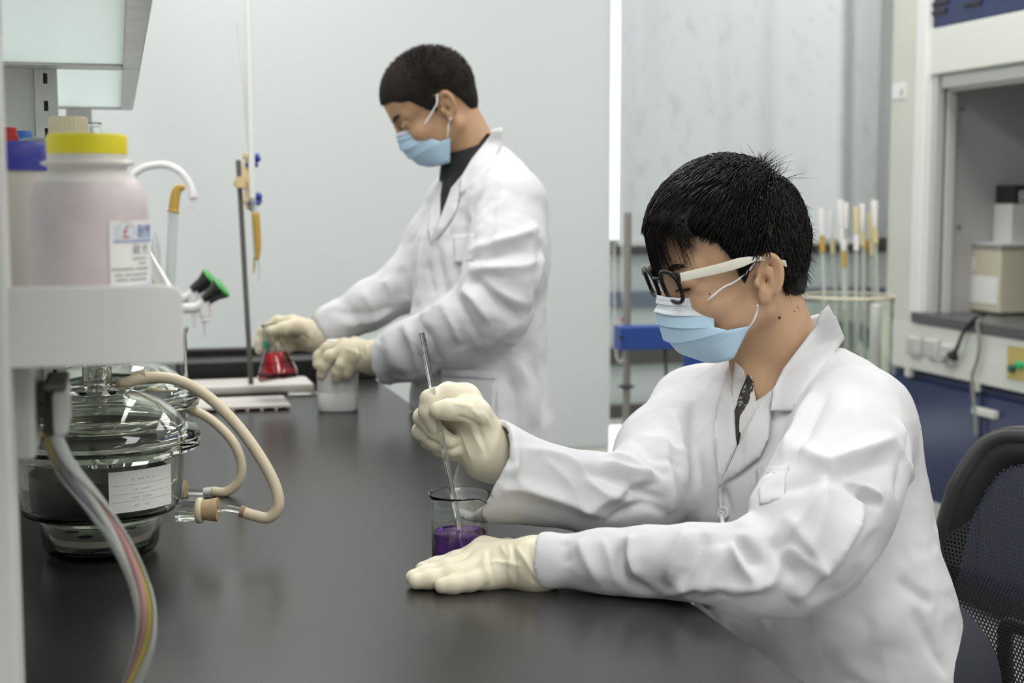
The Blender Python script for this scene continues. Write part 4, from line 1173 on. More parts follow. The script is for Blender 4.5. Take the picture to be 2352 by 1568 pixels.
for r, z, fl_ in ((br_ - .004, BZ + .0006, 0), (br_ - .001, BZ + .003, 0), (br_, BZ + .008, 0), (br_, btz - .022, 0), (br_ + .0002, btz - .012, .35), (br_ + .0015, btz - .004, .8), (br_ + .0038, btz, 1), (br_ + .0036, btz + .0012, 1), (br_ + .0022, btz + .0006, 1),
               (br_ - .0002, btz - .005, .8), (br_ - .0014, btz - .013, .35), (br_ - .0016, btz - .023, 0), (br_ - .0016, BZ + .009, 0), (br_ - .004, BZ + .0035, 0)):
    rings.append(beaker_ring(r, z, fl_))
v = [p for rg in rings for p in rg]; f = []
for j in range(len(rings) - 1):
    for i in range(n): f.append((j * n + i, j * n + (i + 1) % n, (j + 1) * n + (i + 1) % n, (j + 1) * n + i))
f.append(tuple(range(n - 1, -1, -1))); f.append(tuple((len(rings) - 1) * n + i for i in range(n)))
MB().add(v, f).build('glass_body', clear, beaker, smooth=3.2)
lz = float(W(1056, 1219, bd)[2])
violet = glass('violet_liquid', (0.80, 0.52, 0.92), 1.33, absorb=((0.34, 0.06, 0.60), 26))
MB().lathe([(0, BZ + .0042), (br_ - .0042, BZ + .0042), (br_ - .0020, BZ + .0092), (br_ - .0020, lz + .0004), (br_ - .004, lz), (0, lz)], 72, (bcx, bcy, 0)).build('liquid', violet, beaker, smooth=.8)
whiteprint = mat('white_print', (.85, .85, .85), .5)
def on_beaker(s, size, px, py):
    # marks printed on the far wall, read mirrored from this side
    p = W(px, py, bd); off = (p - bk) @ RT
    o = text(s, size, (0, 0, 0), (1, 0, 0), (0, 1, 0), whiteprint, beaker, 'graduation')
    c2 = np.array([bcx, bcy]); fv = FW[:2] / np.linalg.norm(FW[:2]); rv = RT[:2]
    for vv in o.data.vertices:
        a = math.asin(np.clip((off - vv.co.x) / br_, -.98, .98)); q = c2 + (br_ + .0002) * (fv * math.cos(a) + rv * math.sin(a))
        vv.co = (q[0], q[1], float(p[2]) + vv.co.y)
for s, py in (('150', 1201), ('200', 1178), ('250', 1153)): on_beaker(s, .0062 if py > 1160 else .004, 1078, py)
for py in (1204, 1181, 1156): on_beaker('—', .008, 1098, py)
on_beaker('—', .008, 1031, 1177)
# rod
r_top = W(968, 764, bd - .004); r_bot = W(1064, 1258, bd + .002)
t = thing('glass_rod', r_bot, 'clear glass stirring rod held upright in the violet beaker', 'glass rod')
ux_ = (r_bot - r_top); LR = np.linalg.norm(ux_); ux_ /= LR
MB().tube([r_top, r_top + ux_ * .001, r_top + ux_ * (LR - .002), r_bot], [.0030, .0034, .0034, .0025], 20).build('rod', glass('rod_glass', (.97, .99, .98), 1.5), t, smooth=.9)
ROD = (r_top, r_bot)

# ------------------------------------------------------------------ white plastic bottle and flask at the far end
wb = WZ(778, 946, BZ); wd = depth(wb)
wcx, wcy = float(wb[0]) + .004, float(wb[1]) + .036
ztop = float(W(778, 778, wd + .036)[2]); zsh = float(W(778, 832, wd + .036)[2]); hw_ = 46.5 * (wd + .03) / F_PX
t = thing('white_bottle', (wcx, wcy, BZ), 'square white translucent plastic bottle under the gloved left hand', 'bottle')
def sq(r, e=.42, n=40):
    out = []
    for i in range(n):
        a = 2 * math.pi * i / n + .0
        ca, sa = math.cos(a), math.sin(a)
        out.append((r * math.copysign(abs(ca) ** e, ca), r * math.copysign(abs(sa) ** e, sa)))
    return out
rot = YAW * -1 + .12
cr, sr = math.cos(rot), math.sin(rot)
v = []; f = []
rows = [(.75, BZ + .002, .5), (.93, BZ + .001, .45), (1.0, BZ + .008, .42), (1.0, BZ + .034, .42), (.975, BZ + .037, .42), (.975, BZ + .039, .42), (1, BZ + .042, .42), (1.0, zsh - .01, .42), (.97, zsh, .45), (.86, zsh + .010, .6), (.60, zsh + .018, 1.0), (.52, zsh + .020, 1.0), (.52, ztop - .012, 1.0), (.56, ztop - .012, 1), (.56, ztop - .001, 1), (.50, ztop, 1)]
for k, z, e in rows:
    for x, y in sq(hw_ * k, e): v.append((wcx + cr * x - sr * y, wcy + sr * x + cr * y, z))
for j in range(len(rows) - 1):
    for i in range(40): f.append((j * 40 + i, j * 40 + (i + 1) % 40, (j + 1) * 40 + (i + 1) % 40, (j + 1) * 40 + i))
f.append(tuple(range(39, -1, -1))); f.append(tuple((len(rows) - 1) * 40 + i for i in range(40)))
MB().add(v, f).build('bottle_body', mat('frosted_white_plastic', (.80, .81, .79), .35, sss=.25), t, smooth=.9)
# erlenmeyer flask with crimson liquid, tilted in the hand
fb = W(640, 872, 2.86); ft = W(620, 744, 2.86)
fax = ft - fb; FL = np.linalg.norm(fax); fax /= FL
t = thing('conical_flask', fb, 'conical glass flask of crimson liquid in the raised right glove', 'flask')
R_ = 47 * 2.86 / F_PX
po = [(0, 0), (R_ * .88, 0), (R_ * .98, .05), (R_, .10), (R_ * .96, .17), (R_ * .40, .68), (R_ * .36, .74), (R_ * .36, .92), (R_ * .44, .985), (R_ * .45, 1.0)]
pi_ = [(R_ * .40, .99), (R_ * .33, .92), (R_ * .33, .74), (R_ * .37, .68), (R_ * .93, .17), (R_ * .97, .10), (R_ * .94, .05), (R_ * .86, .018), (0, .018)]
MB().lathe([(r, h * FL) for r, h in po + pi_], 48, fb, tuple(fax)).build('glass_body', clear, t, smooth=.9)
crim = glass('crimson_liquid', (0.90, 0.22, 0.34), 1.33, absorb=((0.62, 0.01, 0.10), 34))
v = []; rows = [(R_ * .84, .022), (R_ * .92, .05), (R_ * .955, .10), (R_ * .915, .17), (R_ * .80, .29), (R_ * .58, .48)]
tmp = MB().lathe([(0, .022 * FL)] + [(r, h * FL) for r, h in rows] + [(0, .48 * FL)], 48, fb, tuple(fax))
tmp.build('liquid', crim, t, smooth=.7)
c_ = fb + fax * FL * .50
gl = FW * -1; p = fb + fax * FL * .62 - RT * (R_ * .30) - FW * (R_ * .36)
MB().add([p - RT * .005 - fax * .008, p + RT * .007 - FW * .0006 - fax * .008, p + RT * .005 - FW * .0006 + fax * .008, p - RT * .004 + fax * .008],
         [(0, 1, 2, 3)]).build('volume_mark', mat('teal_print', (.03, .36, .30), .5), t)
FLASK = (fb, ft, R_)
# ------------------------------------------------------------------ people: shared builders
def skin_mat(name, col, col2):
    return mat(name, col, 0.48, spec=0.35, sss=.12, noise=(9, col2, .7), bump=(420, .06, .0006))
skin_a = skin_mat('skin_warm', (0.55, 0.35, 0.215), (0.58, 0.36, 0.235))
skin_b = skin_mat('skin_tan', (0.49, 0.295, 0.17), (0.54, 0.33, 0.20))
hair_m = mat('black_hair', (0.006, 0.0055, 0.0055), 0.36, spec=0.32)
stubble_m = mat('cropped_hair', (0.010, 0.009, 0.008), 0.7, spec=0.2, bump=(330, .8, .004), noise=(24, (0.030, 0.021, 0.016), .8))
def cotton(name, col):
    m = mat(name, col, 0.75, spec=0.2)
    nt = m.node_tree; tc = nt.nodes.new('ShaderNodeTexCoord')
    prev = None
    for sc, dist, st, typ in ((6.0, .045, .7, 'RIDGED_MULTIFRACTAL'), (15.0, .012, .6, 'RIDGED_MULTIFRACTAL'), (900.0, .0006, .08, 'FBM')):
        n = nt.nodes.new('ShaderNodeTexNoise'); n.noise_type = typ
        n.inputs['Scale'].default_value = sc; n.inputs['Detail'].default_value = 2.0; n.inputs['Roughness'].default_value = .35
        n.inputs['Distortion'].default_value = .7 if sc < 100 else 0
        nt.links.new(tc.outputs['Object'], n.inputs['Vector'])
        b = nt.nodes.new('ShaderNodeBump'); b.inputs['Strength'].default_value = st; b.inputs['Distance'].default_value = dist
        nt.links.new(n.outputs['Fac'], b.inputs['Height'])
        if prev: nt.links.new(prev.outputs['Normal'], b.inputs['Normal'])
        prev = b
    nt.links.new(prev.outputs['Normal'], nt.nodes['Principled BSDF'].inputs['Normal'])
    return m
coat_m = cotton('white_coat_cotton', (0.69, 0.692, 0.715))
glove_m = mat('cream_latex', (0.84, 0.78, 0.61), 0.42, spec=0.4, sss=.1, bump=(70, 0.10, 0.002))
glove_b = mat('beige_latex', (0.70, 0.63, 0.46), 0.45, spec=0.4, sss=.1, bump=(70, 0.10, 0.002))
trouser_m = mat('dark_trousers', (0.03, 0.032, 0.045), 0.8)
shoe_m = mat('black_shoe', (0.015, 0.015, 0.015), 0.4)
mask_blue = mat('mask_blue', (0.46, 0.65, 0.81), 0.75, bump=(500, .1, .0005))
mask_white = mat('mask_white', (0.74, 0.79, 0.85), 0.75)
loop_white = mat('ear_loop', (0.82, 0.82, 0.84), 0.7)
FWH = np.array([FW[0], FW[1], 0]); FWH /= np.linalg.norm(FWH)
ZZ = np.array([0, 0, 1.0])

class Head:
    """local frame: x to the face, y to the person's left ear, z to the crown; origin between the ear canals"""
    def __init__(s, ear_px, ear_d, a, p, k=1.0, roll=0.0):
        f0 = -RT * math.cos(a) - FWH * math.sin(a)
        l = np.cross(ZZ, f0)
        f = f0 * math.cos(p) - ZZ * math.sin(p); u = ZZ * math.cos(p) + f0 * math.sin(p)
        if roll:
            l, u = l * math.cos(roll) + u * math.sin(roll), u * math.cos(roll) - l * math.sin(roll)
        s.A = np.stack([f, l, u]); s.k = k
        s.O = W(ear_px[0], ear_px[1], ear_d) - l * .072 * k
    def w(s, p): return s.O + s.k * (np.asarray(p, float) @ s.A)
    def loc(s, q): return ((np.asarray(q, float) - s.O) @ s.A.T) / s.k
    def C(s, px, py, y):
        """local point on the plane y = const seen at a pixel"""
        o = s.loc(CAM); d = s.loc(CAM + ray(px, py)) - o
        return o + d * ((y - o[1]) / d[1])

def head_sdf(h, neck, nr, eyes_down=True):
    S = SDF((-.115, -.105, -.24), (.13, .105, .145), h)
    S.ell((-.006, 0, .046), (.093, .074, .083), k=.01)
    S.ell((.030, 0, .050), (.060, .065, .066), k=.02)
    S.ell((.034, 0, -.022), (.050, .058, .064), k=.025)
    for y in (-1, 1):
        S.cone((-.010, y * .050, -.038), (.056, y * .018, -.070), .017, .015, k=.022)
        S.ell((.056, y * .042, -.016), (.024, .022, .022), k=.016)
        S.cone((.083, y * .012, .030), (.066, y * .045, .029), .0085, .009, k=.012)
    S.ell((.064, 0, -.068), (.018, .022, .017), k=.016)
    S.ell((.080, 0, -.046), (.010, .025, .011), k=.01)
    S.cone((.086, 0, .020), (.098, 0, -.018), .007, .0095, k=.010)
    for y in (-1, 1):
        S.ell((.089, y * .012, -.022), (.008, .008, .008), k=.006)
        S.ell((.092, y * .032, .012), (.016, .019, .011), k=.012, op='c')
        S.ell((.073, y * .032, .011), (.0135, .0165, .0125), k=.004)
        S.cone((.0865, y * .020, .0035), (.080, y * .046, .0045), .0016, .0014, k=.002, op='c')
        # ear
        e = np.array((-.002, y * .070, .002)); a1 = np.array((-.22, y * .10, .97)); a1 /= np.linalg.norm(a1)
        a2 = np.array((-.86, y * .50, -.16)); a2 -= a1 * (a2 @ a1); a2 /= np.linalg.norm(a2)
        a3 = np.cross(a1, a2) * (1 if np.cross(a1, a2)[1] * y > 0 else -1)
        ax = [a1, a2, a3]
        c = e + a2 * .0115 + a1 * .004
        S.ell(c, (.028, .0165, .0048), ax, k=.004)
        S.ell(c + a3 * .0060 + a1 * .002 - a2 * .001, (.0205, .0112, .0100), ax, k=.002, op='c')
        ring = [c + a1 * (.0265 * math.cos(t)) + a2 * (.0155 * math.sin(t)) + a3 * .001 for t in np.linspace(-.75, 2.35, 14)]
        S.chain(ring, [.0036] * 14, k=.0015)
        ah = [c + a1 * (.016 * math.cos(t) + .003) + a2 * (.0085 * math.sin(t) + .002) + a3 * .0005 for t in np.linspace(.2, 2.6, 8)]
        S.chain([p - a3 * .001 for p in ah], [.0028] * 8, k=.002)
        S.ell(c - a1 * .004 - a2 * .001, (.018, .009, .0032), ax, k=.002)
        S.ell(c - a1 * .026 - a2 * .002, (.0095, .0085, .0045), ax, k=.004)
        S.ell(e + np.array((.004, y * .004, -.004)), (.0055, .0040, .0065), k=.004)
        S.ell(e + np.array((-.004, y * .006, -.004)), (.006, .005, .008), k=.003, op='c')
    S.chain([(-.030, 0, -.02), neck], [.047, nr], k=.02)
    S.cone((.016, 0, -.055), np.asarray(neck) * .9 + np.array((.012, 0, 0)), .018, .026, k=.03)
    return S

def band(name, H, rows, m, parent, thick=.0008, smooth=.55):
    """quad sheet through rows of local points"""
    n = len(rows[0]); V = [H.w(p) for r in rows for p in r]
    f = [(j * n + i, j * n + i + 1, (j + 1) * n + i + 1, (j + 1) * n + i) for j in range(len(rows) - 1) for i in range(n - 1)]
    o = MB().add(V, f).build(name, m, parent, smooth=smooth)
    if thick:
        md = o.modifiers.new('thickness', 'SOLIDIFY'); md.thickness = thick; md.offset = 0
    return o

def mask_rows(H, rows, nsub=5, n=13):
    """rows = (front px, side px, side half-width, squareness); mirrored to the far side"""
    keys = []
    for (fx, fy), (sx, sy), ys, e in rows:
        keys.append((H.C(fx, fy, -.004), H.C(sx, sy, ys), e))
    out = []
    for j in range(len(keys) - 1):
        for q in range(nsub + 1 if j > 0 else nsub):
            t = q / nsub
            a = keys[j][0] * (1 - t) + keys[j + 1][0] * t; b = keys[j][1] * (1 - t) + keys[j + 1][1] * t; e = keys[j][2] * (1 - t) + keys[j + 1][2] * t
            pl = -.0036 * (1 - t) if 0 < j < len(keys) - 2 else 0     # pleats step outwards, one over the next
            r = []
            for i in range(-n, n + 1):
                s = abs(i) / n
                th = s * math.pi / 2
                y = b[1] * math.sin(th) ** e; w = math.cos(th) ** (2 - e if e > 1 else 1.0)
                x = b[0] + (a[0] - b[0]) * w; z = b[2] + (a[2] - b[2]) * (1 - s ** 1.3)
                r.append((x + pl * (1 - s ** 3), math.copysign(y, i) if i else 0.0, z))
            out.append(r)
    return out

def strip_tube(name, H, pts, r, m, parent, n=8):
    return MB().tube([H.w(p) for p in spline(pts, 6)], r, n).build(name, m, parent, smooth=3.2)

def patch(name, poly, tree, m, parent, off=.004, lifts=None, step=9, thick=.0014, flat=0.0, dent=None):
    """a piece of cloth lying on a garment: outline given where it is seen, laid on the surface and given thickness"""
    from mathutils.geometry import delaunay_2d_cdt
    P = np.array(poly, float); n = len(P)
    B = []; LB = []
    lf = lifts or [off] * n
    for i in range(n):
        a, b = P[i], P[(i + 1) % n]; k = max(1, int(np.linalg.norm(b - a) / step))
        for q in range(k):
            B.append(a + (b - a) * q / k); LB.append(lf[i] + (lf[(i + 1) % n] - lf[i]) * q / k)
    nb = len(B); pts = [Vector(map(float, p)) for p in B]
    lo, hi = P.min(0), P.max(0)
    def inside(x, y):
        c = False
        for i in range(n):
            x1, y1 = P[i]; x2, y2 = P[(i + 1) % n]
            if (y1 > y) != (y2 > y) and x < (x2 - x1) * (y - y1) / (y2 - y1) + x1: c = not c
        return c
    Bn = np.array(B)
    for y in np.arange(lo[1] + step / 2, hi[1], step):
        for x in np.arange(lo[0] + step / 2, hi[0], step):
            if inside(x, y) and np.min(np.hypot(Bn[:, 0] - x, Bn[:, 1] - y)) > step * .5: pts.append(Vector((float(x), float(y))))
    vs, es, fs, *_ = delaunay_2d_cdt(pts, [], [tuple(range(nb))], 1, 1e-4)
    q = np.array([[v.x, v.y] for v in vs])
    LBn = np.array(LB)
    d = np.full(len(q), np.nan); lift = np.zeros(len(q)); nors = [None] * len(q)
    for i, (x, y) in enumerate(q):
        loc, nor = hit(tree, x, y)
        w = 1 / (np.hypot(Bn[:, 0] - x, Bn[:, 1] - y) + 2) ** 2
        lift[i] = (w @ LBn) / w.sum()
        if loc is not None: d[i] = depth(loc)
    ok = ~np.isnan(d)
    if not ok.any(): return None
    med = np.median(d[ok])
    ok &= np.abs(d - med) < .25
    for i in np.where(~ok)[0]:
        w = 1 / (np.hypot(q[ok][:, 0] - q[i, 0], q[ok][:, 1] - q[i, 1]) + 3) ** 3
        d[i] = (w @ d[ok]) / w.sum()
    # even out sudden jumps
    nb_ = [[] for _ in q]
    for a, b in es: nb_[a].append(b); nb_[b].append(a)
    for _ in range(3 + int(flat * 20)):
        d = np.array([.5 * d[i] + .5 * np.mean(d[nb_[i]]) if nb_[i] else d[i] for i in range(len(q))])
    V = [W(x, y, dd - l) for (x, y), dd, l in zip(q, d, lift)]
    o = MB().add(V, [tuple(f) for f in fs]).build(name, m, parent, smooth=3.2)
    md = o.modifiers.new('thickness', 'SOLIDIFY'); md.thickness = thick; md.offset = -1
    return o

def strands(name, H, paths, radii, m, parent, sides=3):
    """many thin tapering tubes in one mesh; paths: array (n, k, 3) local points"""
    P = H.w(np.asarray(paths)); n, k, _ = P.shape
    T = np.gradient(P, axis=1); T /= np.maximum(np.linalg.norm(T, axis=2, keepdims=True), 1e-9)
    ref = np.tile(np.array([.3, .5, .81]), (n, k, 1))
    U = np.cross(T, ref); U /= np.maximum(np.linalg.norm(U, axis=2, keepdims=True), 1e-9); B = np.cross(T, U)
    R = np.asarray(radii)
    V = np.empty((n, k, sides, 3))
    for s in range(sides):
        a = 2 * math.pi * s / sides
        V[:, :, s] = P + (U * math.cos(a) + B * math.sin(a)) * R[:, :, None]
    base = (np.arange(n) * k * sides)[:, None, None]
    i = np.arange(k - 1)[None, :, None]; s = np.arange(sides)[None, None, :]; s2 = (s + 1) % sides
    q = np.stack([base + i * sides + s, base + i * sides + s2, base + (i + 1) * sides + s2, base + (i + 1) * sides + s], -1).reshape(-1, 4)
    return np_mesh(name, V.reshape(-1, 3), q, m, parent)

def glove(name, parent, m, palm, fingers, wrist, h=.0016, lines=None):
    """palm: cones (p, q, r0, r1); fingers: list of (points, radii); wrist: cone into the sleeve"""
    allp = [p for c in palm for p in c[:2]] + [p for f in fingers for p in f[0]] + list(wrist[:2])
    lo = np.min(allp, 0) - .045; hi = np.max(allp, 0) + .045
    S = SDF(lo, hi, h)
    for c in palm: S.cone(c[0], c[1], c[2], c[3], k=.014)
    S.cone(wrist[0], wrist[1], wrist[2], wrist[3], k=.02)
    base = S.f.copy()
    for pts, rs in fingers:
        # each finger is grown on its own so that neighbours stay apart, then joined to the palm
        lo2 = np.min(pts, 0) - .03; hi2 = np.max(pts, 0) + .03
        sl, x, y, z = S.win(lo2, hi2)
        T = SDF(lo2, hi2, h); T.f = np.full([q.stop - q.start for q in sl], .5, np.float32); T.lo = S.lo + np.array([q.start for q in sl]) * h; T.n = np.array(T.f.shape)
        T.ax = [S.ax[i][sl[i]] for i in range(3)]
        T.chain(pts, rs, k=.006)
        a = base[sl]; d = T.f; k = .010
        hh = np.clip(.5 + .5 * (a - d) / k, 0, 1); g = a * (1 - hh) + d * hh - k * hh * (1 - hh)
        S.f[sl] = np.minimum(S.f[sl], g)
    V, Q = S.mesh(1); V, Q = keep_biggest(V, Q)
    if lines is not None:
        V = folds(V, vnormals(V, Q), lines(bvh(V, Q)))
    return np_mesh(name, V, Q, m, parent)

def crease_lines(tree, specs):
    out = []
    for px, w, a in specs:
        pl = []
        for x, y in px:
            loc, nor = hit(tree, x, y)
            if loc is not None: pl.append(tuple(loc))
        if len(pl) >= 2:
            pl = [np.array(p) for p in pl]
            # keep the line on one surface
            keep = [pl[0]]
            for p in pl[1:]:
                if np.linalg.norm(p - keep[-1]) < .16: keep.append(p)
            if len(keep) >= 2: out.append((spline(keep, 3), w, a))
    return out
# ------------------------------------------------------------------ seated man
def cloth_noise(V, N, amp, scale, seed):
    r = np.random.default_rng(seed); out = np.zeros(len(V))
    for k in range(7):
        d = r.normal(size=3); d /= np.linalg.norm(d); d2 = r.normal(size=3)
        ph = r.uniform(0, 6.28)
        warp = 1.6 * np.sin(V @ d2 * scale * .35 + ph)
        s = np.sin(V @ d * scale * r.uniform(.6, 1.6) + ph + warp)
        out += (1 - np.abs(s)) ** 2 - .35
    return V + N * (out * amp / 3)[:, None]

HS = Head((1742, 645), 1.672, math.radians(14), math.radians(11), .955)
man = thing('person', (*W(1950, 1700, 1.74)[:2], 0), 'young man in white lab coat, blue mask and black-and-white glasses, seated stirring', 'person')
nb_w = W(1815, 880, 1.775)                    # base of the neck
neck = HS.loc(nb_w)
S = head_sdf(.0019, neck, .056)
S.cone(HS.loc(W(1716, 850, 1.752)), HS.loc(W(1772, 928, 1.738)), .022, .029, k=.02)
hv, hq = S.mesh(1); hv, hq = keep_biggest(hv, hq)
hv_w = HS.w(hv)
# trunk, arms and legs under the clothes
sh_n = W(1975, 985, 1.63); sh_f = W(1600, 960, 1.93)
el_n = W(1800, 1325, 1.475); wr_n = WZ(1235, 1300, BZ + .026)
el_f = W(1470, 1155, 1.73); wr_f = W(1118, 1040, 1.655)
hipc = W(2020, 1690, 1.78); hipc[2] = .60
ax_s = sh_n - sh_f; ax_s /= np.linalg.norm(ax_s)
fwd_s = np.cross(ax_s, ZZ); fwd_s /= np.linalg.norm(fwd_s)
if fwd_s @ RT > 0: fwd_s = -fwd_s
chest = W(1815, 1120, 1.785)
B = SDF(np.array([-.05, 1.0, 0.02]), np.array([1.25, 2.35, 1.16]), .009)
B.eseg(hipc, chest, (.15, .10), (.15, .095), ax_s, k=.03); B.eseg(chest, nb_w - ZZ * .04, (.15, .09), (.07, .06), ax_s, k=.03)
B.cone(nb_w - ZZ * .06, nb_w, .06, .05, k=.02)
B.chain([sh_n, W(1806, 1328, 1.475), W(1600, 1292, 1.485), W(1250, 1285, 1.53)], [.040, .022, .018, .015], k=.02); B.chain([sh_f, W(1480, 1135, 1.745), wr_f], [.040, .024, .018], k=.02)
kn_n = np.array([.62, hipc[1] - .14, .60]); kn_f = np.array([.60, hipc[1] + .16, .60])
for kn, sg in ((kn_n, -1), (kn_f, 1)):
    hp = hipc + np.array([-.02, sg * .09, -.02]); an = np.array([.68, kn[1], .09])
    B.chain([hp, kn, an], [.075, .055, .04], k=.03)
bv, bq = B.mesh(1); bv, bq = keep_biggest(bv, bq)
np_mesh('body', np.concatenate([hv_w, bv]), np.concatenate([hq, bq + len(hv_w)]), skin_a, man)
T = SDF(np.array([.40, 1.2, 0.05]), np.array([1.25, 2.2, .85]), .010)
T.eseg(hipc - ZZ * .03, hipc + ZZ * .12, (.17, .12), (.165, .115), ax_s, k=.03)
for kn, sg in ((kn_n, -1), (kn_f, 1)):
    hp = hipc + np.array([-.02, sg * .09, -.02]); an = np.array([.68, kn[1], .12])
    T.chain([hp, kn, an], [.09, .07, .062], k=.03)
    sh = SDF(an - np.array([.24, .08, .13]), an + np.array([.1, .08, .06]), .006)
    sh.cone(an + np.array([.01, 0, -.07]), an + np.array([-.15, 0, -.085]), .046, .034, k=.01); sh.cut((0, 0, .002), (0, 0, -1), .004)
    v, q = sh.mesh(1); v, q = keep_biggest(v, q); np_mesh('shoe', v, q, shoe_m, man)
v, q = T.mesh(1); v, q = keep_biggest(v, q); np_mesh('trousers', v, q, trouser_m, man)

# coat -----------------------------------------------------------------
S = SDF(np.array([.28, 1.10, .50]), np.array([1.22, 2.12, 1.14]), .0034)
waist = W(1885, 1390, 1.75)
S.eseg(hipc - ZZ * .02, waist, (.195, .162), (.162, .130), ax_s, k=.05)
S.eseg(waist, chest, (.160, .128), (.170, .125), ax_s, k=.06)
S.eseg(chest, W(1830, 970, 1.79), (.170, .125), (.150, .095), ax_s, k=.05)
S.eseg(W(1830, 970, 1.79), W(1842, 935, 1.79), (.12, .078), (.070, .055), ax_s, k=.05)
S.cone(W(1965, 965, 1.66), W(1878, 905, 1.76), .060, .045, k=.05)      # near shoulder slope
S.cone(W(1615, 945, 1.92), W(1722, 888, 1.825), .060, .038, k=.05)      # far shoulder slope
S.cone(W(1985, 1010, 1.72), W(1990, 1200, 1.76), .055, .065, k=.05)    # back
S.ell(W(2020, 1330, 1.75), (.045, .09, .030), k=.03)                     # cloth bulging at the waist
S.cone(W(1800, 800, 1.765), W(1778, 940, 1.735), .064, .036, k=.01, op='c')   # opening for the neck
# near sleeve
S.chain([W(1970, 985, 1.63), W(1940, 1060, 1.585), W(1900, 1160, 1.54), W(1850, 1250, 1.50), W(1796, 1320, 1.475)], [.062, .064, .067, .060, .041], k=.035)
S.chain([W(1796, 1320, 1.475), W(1700, 1308, 1.475), W(1600, 1297, 1.485), W(1490, 1292, 1.50)], [.041, .045, .040, .036], k=.02)
S.chain([W(1490, 1292, 1.50), W(1380, 1290, 1.515), W(1250, 1290, 1.53), W(1222, 1290, 1.533)], [.036, .032, .027, .026], k=.02)
# far sleeve
S.chain([W(1600, 960, 1.92), W(1535, 1040, 1.84), W(1470, 1130, 1.75)], [.066, .062, .052], k=.03)
S.chain([W(1470, 1135, 1.74), W(1350, 1130, 1.70), W(1240, 1112, 1.675), W(1120, 1080, 1.655), W(1010, 1052, 1.64)], [.050, .043, .043, .055, .062], k=.03)
# wrists: cut the sleeves off and hollow them
cp = W(1102, 1074, 1.654); cax = W(1050, 1062, 1.645) - W(1240, 1112, 1.675); cax /= np.linalg.norm(cax)
S.cut(cp, -RT * .78 + UP * .38 - FW * .42, .002, lo=cp - .14, hi=cp + .14)
S.cone(cp + cax * .12, cp - cax * .02, .068, .0505, k=.003, op='c'); S.cone(cp - cax * .02, cp - cax * .06, .0505, .034, k=.004, op='c')
nn = W(1200, 1290, 1.535) - W(1400, 1290, 1.51); nn /= np.linalg.norm(nn)
np_ = W(1240, 1292, 1.532)
S.cut(np_, nn, .002, lo=np_ - .07, hi=np_ + .07)
S.cone(np_ + nn * .03, np_ - nn * .03, .0225, .0225, k=.003, op='c')
S.cut((0, 0, BZ + .0015), (0, 0, -1), .004, lo=(.2, 1.0, .78), hi=(BX + .0, 2.2, BZ + .10))   # sleeves flatten on the worktop
S.cut((BX + .004, 0, 0), (-1, 0, 0), .006, lo=(.2, 1.0, .4), hi=(BX + .02, 2.2, BZ - .018))     # and the skirt stays outside its edge
V, Q = S.mesh(1); V, Q = keep_biggest(V, Q)
tree = bvh(V, Q)
